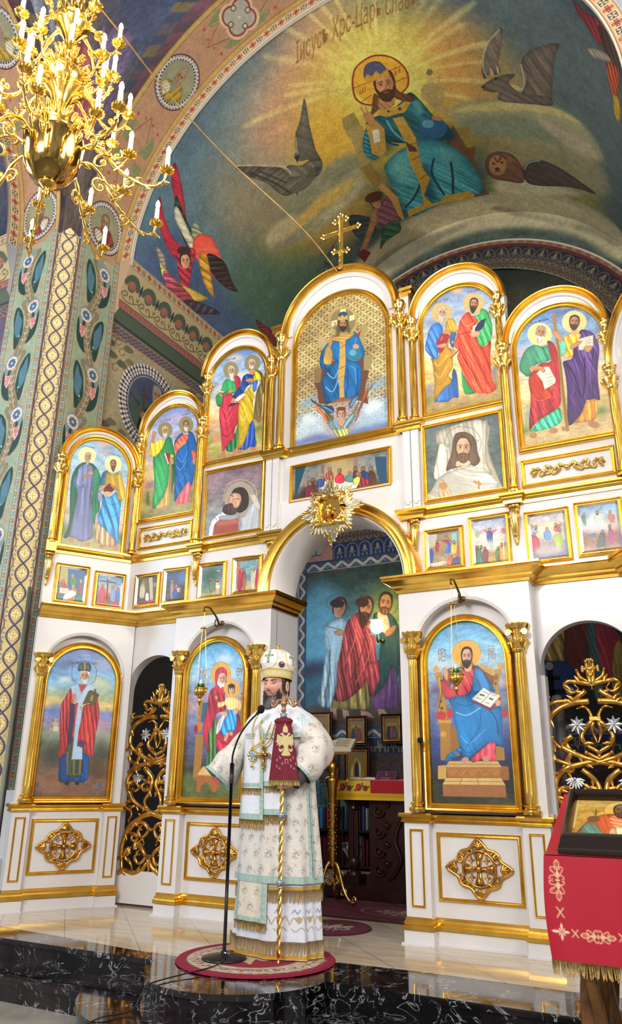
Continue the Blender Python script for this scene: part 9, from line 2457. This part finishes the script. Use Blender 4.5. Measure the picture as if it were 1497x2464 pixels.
band('hanging_band', -.20, .48, .80, 1.34, .026, OM, 3, .10); band('hanging_band', -.98, -.08, .77, 1.36, .036, OM, 4, .10)
# panagia, cross and their chains
def chain(P, nm, parent):
 P = catmull(P, 12, False); mb = MB(); [mb.ball(p, .0062 if i % 2 else .0048, 6) for i, p in enumerate(P)]; return mb.build(nm, GOLDP, parent, smooth=True)
def fr_pt(x, z, o=.05): return (x, BY - float(np.interp(z, _z, _ry)) - o, z)
pa = fr_pt(-.075, 1.15, .052); cr_ = fr_pt(.012, 1.15, .058)
mb = MB()
for k in range(10): a = k * pi / 5; mb.ball(Vector(pa) + Vector((.026 * cos(a), 0, .036 * sin(a))), .0085 if k % 5 else .012, 8)
mb.tube([Vector(pa) + Vector((.022 * cos(q), 0, .031 * sin(q))) for q in np.linspace(0, 2 * pi, 21)], .005, 6, cap=False); mb.ball(Vector(pa) + Vector((0, 0, -.066)), .012, 8); mb.ball(Vector(pa) + Vector((0, 0, .048)), .009, 8)
PN = mb.build('oval_pendant', GOLDP, PE, smooth=True); MB().ball(pa, .020, 14, sy=.3, sz=1.4).build('blue_enamel', mat('blue_enamel', '7aa0d8', .15, coat=.6), PN, smooth=True)
mb = MB(); C0 = Vector(cr_)
for a, b, w in ((0, .046, .011), (0, -.055, .011), (.036, 0, .011), (-.036, 0, .011)): mb.tube([C0, C0 + Vector((a, -.002, b))], w, 4); [mb.ball(C0 + Vector((a * 1.05 + p_, 0, b * 1.05 + q_)), .008, 6) for p_, q_ in ((.008, 0), (-.008, 0), (0, .008), (0, -.008))]
mb.ball(C0 + Vector((0, 0, -.078)), .010, 8); PC = mb.build('pectoral_cross', GOLDD, PE, smooth=True); MB().ball(C0 + Vector((0, -.010, 0)), .009, 8).build('gem', mat('garnet', '5a1830', .1), PC, smooth=True)
chain([fr_pt(-.06, 1.44, .015), fr_pt(-.085, 1.36, .04), fr_pt(-.088, 1.26, .05), Vector(pa) + Vector((0, 0, .05))], 'chain', PN); chain([fr_pt(.05, 1.44, .015), fr_pt(.045, 1.34, .045), fr_pt(0, 1.24, .055), Vector(pa) + Vector((.008, 0, .05))], 'chain', PN)
chain([fr_pt(-.03, 1.42, .02), fr_pt(-.035, 1.32, .05), fr_pt(-.01, 1.22, .055), C0 + Vector((0, 0, .06))], 'chain', PC); chain([fr_pt(.075, 1.43, .015), fr_pt(.075, 1.34, .045), fr_pt(.05, 1.24, .055), C0 + Vector((.006, 0, .06))], 'chain', PC)

# --- staff with its wine-red cloth
SX, SY = .154, -1.135
t = thing('crosier', 'twisted golden bishop staff with double serpent head and jewelled knots', 'staff', (SX, SY, 0))
mb = MB(); n = 220
for ph in (0, pi): mb.tube([(SX + .006 * cos(k * .34 + ph), SY + .006 * sin(k * .34 + ph), .06 + 1.30 * k / n) for k in range(n + 1)], .0085, 6)
mb.tube([(SX, SY, .015), (SX, SY, .07)], [.004, .011], 8); mb.build('shaft', GOLDP, t, smooth=True)
for z in (.43, .80, 1.385):
 mb = MB().ball((SX, SY, z), .023 if z < 1.3 else .020, 14); [mb.ball((SX + .021 * cos(k), SY + .021 * sin(k), z + .008 * (-1) ** k), .006, 6) for k in range(7)]; o = mb.build('jewelled_knot', mat('enamel_knot', '9aa4b8', .2, .6), t, smooth=True)
 MB().lathe([(.016, -.026), (.018, -.022), (.016, -.018)], (SX, SY, z), 14).build('collar', GOLDP, o); 
mb = MB().lathe([(.010, 1.40), (.018, 1.415), (.012, 1.43), (.018, 1.455), (.022, 1.465), (.001, 1.475)], (SX, SY, 0), 16)
for sg in (-1, 1):
 P = catmull([(0, 1.465), (.02, 1.482), (.04, 1.478), (.055, 1.452), (.075, 1.440), (.088, 1.452), (.084, 1.470)], 5, False); mb.tube([(SX + sg * a, SY, b) for a, b in P], [.010 - .004 * (i / len(P)) for i in range(len(P))], 8); mb.ball((SX + sg * .082, SY, 1.474), .011, 8, sx=1.4)
mb.build('serpent_head', mat('rose_gilding', 'd8a070', .25, 1), t, smooth=True)
sc_ = Canvas(640, 390, 2.5, base='6e0824'); ex = 160
def EG(P, col='c8bc84'): sc_.poly([(ex + a * 1.55, 150 + b) for a, b in P], col, 1, True)
EG([(-12, -92), (12, -92), (20, -66), (14, -52), (-14, -52), (-20, -66)]); EG([(-3, -108), (3, -108), (3, -90), (-3, -90)]); sc_.line([(ex - 8, 48), (ex + 8, 48)], 'c8bc84', 4)
EG([(-16, -30), (16, -30), (20, 10), (12, 50), (28, 86), (0, 92), (-28, 86), (-12, 50), (-20, 10)])
for s_ in (-1, 1):
 EG([(s_ * 6, -10), (s_ * 14, -44), (s_ * 30, -50), (s_ * 40, -40), (s_ * 26, -36), (s_ * 18, -16)])
 EG([(s_ * 14, -18), (s_ * 36, -30), (s_ * 62, -42), (s_ * 66, -10), (s_ * 72, 8), (s_ * 58, 10), (s_ * 62, 28), (s_ * 46, 22), (s_ * 44, 40), (s_ * 30, 26), (s_ * 16, 22)])
 EG([(s_ * 12, 44), (s_ * 30, 52), (s_ * 46, 44), (s_ * 42, 62), (s_ * 26, 66)])
sc_.text('П', 'c8bc84', (ex - 14, 292), (ex + 14, 292), (ex - 14, 262), (ex + 14, 262))
for s_ in (-1, 1):
 for k in range(5): a = k * 1.2; x, v = ex + s_ * 62 + 22 * cos(a), 285 + 28 * sin(a); sc_.line([(x, v), (x + 12 * cos(a), v + 12 * sin(a)), (x + 12 * cos(a + 1.4), v + 12 * sin(a + 1.4)), (x + 3, v + 4)], 'c0a090', 3.5)
def smap(U, V):
 a = (U - ex) / 640 * 2 * pi + .55; t_ = V / 390; rx = np.interp(t_, [0, .02, .06, .12, .2, 1], [.012, .05, .066, .052, .060, .098]) * (1 + .07 * np.sin(5 * a) * t_); ry = rx * .55 + .004; return np.c_[SX + .012 * t_ + rx * np.sin(a), SY - ry * np.cos(a), 1.375 - .375 * t_]
t2 = thing('staff_cloth', 'wine-red velvet staff cloth embroidered with a pale gold two-headed eagle', 'cloth', (SX, SY, 1.1)); sc_.mesh('velvet', smap, mat_paint('embroidered_velvet', .75, 0, 0, 0, 0), t2)
fringe([smap(np.array([u]), np.array([388.]))[0] for u in np.linspace(0, 640, 60)], .034, mat('straw_fringe', 'b8a860', .6, .3), 'fringe', t2, .004)
# ------------------------------------------------------------------ microphone stand and its cord
t = thing('microphone_stand', 'black microphone stand with round base and bent gooseneck', 'microphone stand', (-.18, -1.2, 0)); mx, my = -.175, -1.20
MB().lathe([(.001, .045), (.018, .045), (.02, .03), (.05, .026), (.125, .014), (.132, .006), (.13, 0), (.001, 0)], (mx, my, .014), 40).build('base', BLACK, t, smooth=True)
MB().tube([(mx, my, .05), (mx, my, 1.02)], .0105, 14).build('pole', mat('black_metal', '08080a', .25, .5), t, smooth=True)
MB().tube([(mx, my, .98), (mx, my, 1.10)], .014, 14).build('clutch', BLACK, t, smooth=True)
P = catmull([(mx, my, 1.09), (mx + .004, my, 1.16), (-.125, -1.2, 1.27), (-.07, -1.19, 1.345), (-.012, -1.18, 1.400)], 6, False); MB().tube(P, .0062, 8).build('gooseneck', BLACK, t, smooth=True)
o = MB().tube([P[-2], Vector(P[-1]) + Vector((.012, .002, .012))], [.009, .013], 10).build('microphone', BLACK, t, smooth=True); MB().ball((.012, -1.178, 1.425), .024, 16, sz=1.15).build('windscreen', mat('foam'), o, smooth=True)
MB().tube([(mx + .012, my - .01, .05), (mx + .05, my - .02, .05)], .006, 8).build('plug', SILVER, t)
P = catmull([(mx + .03, my - .02, .06), (mx + .06, my - .08, .035), (-.10, -1.42, .022), (-.17, -1.66, .012), (-.20, -1.83, .006), (-.22, -1.865, -.03), (-.24, -1.92, -.100), (-.30, -2.08, -.105), (-.36, -2.19, -.15), (-.40, -2.3, -.228), (-.5, -2.7, -.230)], 8, False)
tag(MB().tube(P, .0036, 8).build('cable', BLACK, smooth=True), 'thin black cord running from the microphone stand down the black marble steps', 'cord')
# round rug
rc_ = Canvas(1000, 1000, 5, base='8a1230')
rc_.ell(500, 500, 500, 500, '8a1230', 1, 60); rc_.ell(500, 500, 440, 440, '5a3a40', 1, 60); rc_.ell(500, 500, 430, 430, 'b8a48c', 1, 60); rc_.ell(500, 500, 285, 285, '8a7464', 1, 60); rc_.ell(500, 500, 272, 272, '8a1230', 1, 60)
for k in range(40):
 a = 2 * pi * k / 40; x, v = 500 + 358 * cos(a), 500 + 358 * sin(a)
 rc_.line([(x, v), (x + 26 * cos(a * 3), v + 26 * sin(a * 3)), (x + 34 * cos(a * 3 + 1.3), v + 34 * sin(a * 3 + 1.3)), (x + 16 * cos(a), v + 18)], ('8a2438', '3a3040', '6a5a50')[k % 3], 13); rc_.ell(x, v, 11, 11, ('8a2438', 'd8c8b0')[k % 2])
for k in range(420):
 a, r = nrs.uniform(0, 6.3), rnd.choice([nrs.uniform(395, 432), nrs.uniform(285, 320), nrs.uniform(330, 390)]); x, v = 500 + r * cos(a), 500 + r * sin(a); rc_.line([(x, v), (x + 12, v + 8), (x + 16, v - 6)], ('8a7a68', 'd8ccb4', '9a8070')[k % 3], 6)
for s_ in (-1, 1):
 rc_.poly([(500 + s_ * a, 500 + b) for a, b in ((20, -30), (90, -120), (190, -150), (150, -90), (210, -70), (150, -40), (200, 0), (130, 10), (90, 60), (30, 40))], 'b8a484', 1, True)
 rc_.poly([(500 + s_ * a, 500 + b) for a, b in ((6, -60), (30, -140), (70, -160), (50, -120), (30, -60))], 'b8a484', 1, True)
 for k in range(6): rc_.line([(500 + s_ * (60 + 22 * k), 500 - 110 + 8 * k), (500 + s_ * (50 + 20 * k), 500 - 20)], '7a5a48', 7)
rc_.poly([(480, 440), (520, 440), (530, 560), (570, 680), (500, 640), (430, 680), (470, 560)], 'b8a484', 1, True)
disc_mesh(rc_, 'round_rug', 'round wine-red rug with cream scroll border under the bishop and microphone stand', -.04, -1.065, .47, .0145)
# ------------------------------------------------------------------ draped lectern with icon, right foreground
LX, LY = 2.175, -2.10
t = thing('draped_lectern', 'carved golden-brown lectern draped with a bright red cloth, right foreground', 'lectern', (LX, LY, -.237))
MB().box(LX - .24, LX + .24, LY, LY + .42, .70, .74).build('desk', BRWOOD, t)
for x, y in ((2.045, -2.04), (2.305, -2.04), (2.045, -1.78), (2.305, -1.78)):
 mb = MB(); G = []
 for i in range(50):
  z = -.10 + i * .80 / 49; G.append([(x + .046 * (1 + .28 * cos(3 * a + z * 16)) * cos(a), y + .046 * (1 + .28 * cos(3 * a + z * 16)) * sin(a), z) for a in np.linspace(0, 2 * pi, 30, endpoint=False)])
 mb.grid(G, cv=True); mb.lathe([(.001, -.237), (.06, -.237), (.062, -.21), (.04, -.18), (.055, -.14), (.045, -.10)], (x, y, 0), 20); mb.build('leg', mat('gilt_brown', '7a5226', .3, .25, noise=(14, '4a2c14', .35, .7)), t, smooth=True)
MB().tube([(2.045, -2.04, -.16), (2.305, -2.04, -.16)], .022, 8).build('stretcher', mat('gilt_brown'), t, smooth=True)
c = Canvas(520, 360, 3, base='b00628'); GE = 'e0b888'
def motif(cx, cy, ang, s=1.):
 R_ = lambda a, b: (cx + s * (a * cos(ang) - b * sin(ang)), cy + s * (a * sin(ang) + b * cos(ang)))
 for m in (-1, 1):
  for k in (-1, 1):
   c.line([R_(0, k * 6), R_(m * 12, k * 22), R_(m * 20, k * 38), R_(m * 8, k * 42), R_(m * 9, k * 32)], GE, 4); c.line([R_(0, k * 14), R_(m * 17, k * 14), R_(m * 22, k * 4), R_(m * 14, k * 3)], GE, 4); c.line([R_(0, k * 30), R_(m * 8, k * 52), R_(0, k * 66)], GE, 4.5); c.poly([R_(0, k * 8), R_(m * 7, k * 20), R_(0, k * 34)], 'e8cca8', 1)
 c.line([R_(-8, 0), R_(8, 0)], 'f0dcc0', 5); c.line([R_(0, -66), R_(0, 66)], GE, 4)
def rosette(cx, cy):
 for k in range(8): a = k * pi / 4; L = 32 if k % 2 == 0 else 19; c.poly([(cx, cy), (cx + L * .6 * cos(a - .3), cy + L * .6 * sin(a - .3)), (cx + L * cos(a), cy + L * sin(a)), (cx + L * .6 * cos(a + .3), cy + L * .6 * sin(a + .3))], 'ecd2ac')
for x in (46, 474):
 motif(x, 86, 0, 1.1); c.line([(x - 14, 178), (x, 196), (x + 14, 214)], GE, 5); c.line([(x + 14, 180), (x - 2, 198), (x - 14, 216)], GE, 5); rosette(x, 262)
for x in (176, 344): motif(x, 268, pi / 2, .95)
for x in (94, 260, 426): c.line([(x - 12, 250), (x, 262), (x + 12, 278)], GE, 5); c.line([(x + 12, 250), (x - 12, 278)], GE, 4)
CL = thing('red_lectern_cloth', 'bright red satin cloth with gold embroidered border and fringe on the lectern', 'cloth', (LX, LY, .7))
def lmap(U, V): return np.c_[LX - .26 + U / 1000 - .012 * np.sin(V / 360 * pi) * (U < 30), LY - .012 - .012 * np.sin(U / 90.) * V / 360 - .004 * np.sin(U / 31.) * V / 360, .735 - V / 1000]
c.mesh('front_drop', lmap, mat_paint('red_satin', .55, 0, 0, 0, 0), CL); RS = mat('red_satin_plain', 'b00628', .5)
fringe([lmap(np.array([u]), np.array([358.]))[0] for u in np.linspace(0, 520, 34)], .05, GFR, 'fringe', CL, .0055)
mb = MB(); mb.grid([[(LX + sx_ * .26, y, z) for z in (.45, .735)] for sx_ in (-1,) for y in np.linspace(LY, LY + .43, 8)]); mb.grid([[(LX + .26, y, z) for z in (.45, .735)] for y in np.linspace(LY, LY + .43, 8)]); mb.grid([[(LX + x, LY - .01, .738), (LX + x, LY + .04, .745), (LX + x * .93, LY + .42, .955)] for x in np.linspace(-.26, .26, 8)]); mb.build('top_drop', RS, CL, smooth=True)
IC = thing('framed_icon', 'gold-ground icon of a haloed saint in orange robes with dark moulded wooden case on lectern', 'icon', (LX, LY, .76)); MI_ = Matrix.Translation((LX + .01, LY - .005, .742)) @ Matrix.Rotation(radians(32), 4, 'X'); W2, H2 = .215, .36
mb = MB(); prof2 = [(0, .03), (.0, .055), (.012, .07), (.03, .072), (.045, .06), (.05, .045), (.065, .03), (.072, .018), (.072, 0)]
mb.sweep(rect(-W2 + .045, W2 - .045, .045, H2 - .045), [(a_ * .62, b_) for a_, b_ in prof2], lambda p, b: MI_ @ Vector((p.x, p.y, b)), True); mb.build('wooden_case', mat('case_wood', '1e0f0d', .3, coat=.4), IC, angle=40)
c = Canvas(570, 440, 3.5, base='c09a40'); c.run(['G c8a048@0 b88c38@.6 a87c34@1']); c.line([(10, 0), (10, 310)], 'e8c878', 12)
c.ell(300, 110, 110, 104, 'd8ac50'); c.line([(300 + 110 * cos(a), 110 + 104 * sin(a)) for a in np.linspace(2.6, 6.8, 20)], '8a6428', 4)
c.cloth([(60, 440), (90, 235), (180, 160), (290, 145), (400, 150), (500, 200), (560, 440)], 'c85a34', .35, 70); c.cloth([(60, 440), (70, 280), (130, 255), (190, 340), (260, 440)], '6a9a8a', .35, 60); c.cloth([(230, 180), (300, 170), (380, 200), (360, 290), (260, 290)], 'd87048', .4, 20)
c.face('7a5a3a', '3a2a1e', '4a3828', .5, (300, 105), (348, 105), (300, 165)); c.line([(140, 100), (140, 190)], '4a3018', 8); c.line([(110, 130), (170, 130)], '4a3018', 8); c.line([(122, 150), (158, 158)], '4a3018', 6); c.ell(130, 210, 42, 36, '6a4a34'); c.cloth([(250, 300), (430, 290), (470, 440), (280, 440)], 'c8b088', .4, 80); c.cloth([(330, 230), (400, 240), (420, 300), (350, 310)], 'e0a898', .3, 20); c.text('АГІОС', '7a5a28', (60, 60), (170, 60), (60, 38), (170, 38))
c.mesh('painting', lambda U, V: np.array([MI_ @ Vector((-W2 + .045 + u / 570 * .34, H2 - .045 - v / 440 * .27, .03)) for u, v in zip(U, V)]), mat_paint('glossy_icon', .12, .5), IC)
mb = MB().box(-W2, W2, 0, H2, 0, .012); mb.xf(lambda v: MI_ @ v).build('back_board', DWOOD, IC)
# ------------------------------------------------------------------ camera, daylight, added vault fill, exposure
cd_ = bpy.data.cameras.new('camera'); cam = bpy.data.objects.new('camera', cd_); COL.objects.link(cam)
yaw, pitch, roll = .49552547, .3390204, .01105153
f_ = Vector((-sin(yaw) * cos(pitch), cos(yaw) * cos(pitch), sin(pitch))); r_ = Vector((cos(yaw), sin(yaw), 0)); u_ = r_.cross(f_)
r2 = r_ * cos(roll) + u_ * sin(roll); u2 = u_ * cos(roll) - r_ * sin(roll)
cam.matrix_world = Matrix(((r2.x, u2.x, -f_.x, 2.65), (r2.y, u2.y, -f_.y, -5.42), (r2.z, u2.z, -f_.z, 1.0), (0, 0, 0, 1)))
cd_.sensor_fit = 'VERTICAL'; cd_.sensor_height = 24; cd_.lens = 1833.72 / 2464 * 24; cd_.clip_start = .05; cd_.clip_end = 100
SC.camera = cam
W = bpy.data.worlds.new('world'); SC.world = W; W.use_nodes = True; nt = W.node_tree; N, L = nt.nodes, nt.links; bg = N['Background']
tc = N.new('ShaderNodeTexCoord'); mp = N.new('ShaderNodeMapping'); mp.inputs['Scale'].default_value = (2.2, 2.2, 1.3); L.new(tc.outputs['Generated'], mp.inputs[0])
n1 = N.new('ShaderNodeTexNoise'); n1.inputs['Scale'].default_value = 1.6; n1.inputs['Detail'].default_value = 2; L.new(mp.outputs[0], n1.inputs['Vector'])
cr = N.new('ShaderNodeValToRGB'); e = cr.color_ramp.elements; e[0].position = .38; e[0].color = (.30, .25, .22, 1); e[1].position = .62; e[1].color = (.94, .97, 1.0, 1); L.new(n1.outputs['Fac'], cr.inputs[0]); L.new(cr.outputs[0], bg.inputs[0]); bg.inputs[1].default_value = .62
def area(name, loc, tgt, sx, sy, power, col):
 l = bpy.data.lights.new(name, 'AREA'); l.shape = 'RECTANGLE'; l.size = sx; l.size_y = sy; l.energy = power; l.color = col
 o = bpy.data.objects.new(name, l); COL.objects.link(o); o.location = loc; o.rotation_euler = (Vector(tgt) - Vector(loc)).to_track_quat('-Z', 'Y').to_euler(); return o
area('nave_window_light', (3.5, -10, 6.5), (-.3, 0, 2.5), 3.0, 3.5, 300, (.98, .98, 1))
area('transept_window_light', (-6.5, -4.6, 4.2), (-2.9, -.6, 2.4), 2.0, 3.0, 200, (.66, .80, 1))
area('dome_window_light', (.3, -4.6, 9.5), (0, -.6, 2), 2.6, 2.6, 65, (1, .96, .9))
area('sanctuary_window_light', (-2.6, 2.6, 2.7), (0, 3.2, 1.8), .6, 2.0, 22, (.75, .87, 1))
area('vault_fill_west', (.5, -9, 4.5), (1.0, 2.8, 9.2), 2.0, 1.6, 420, (1, .96, .86))  # added fill thrown up from the west to brighten the vault, no real window
area('vault_fill_south', (6.5, -3.4, 5.0), (-1.2, 2.4, 8.4), 2.0, 3.0, 290, (1, .96, .9))  # invented fill from the south side, aimed to lift the vault's left half
SC.view_settings.view_transform = 'Standard'; SC.view_settings.look = 'None'; SC.view_settings.gamma = 1; SC.view_settings.exposure = .02; SC.view_settings.use_curve_mapping = False
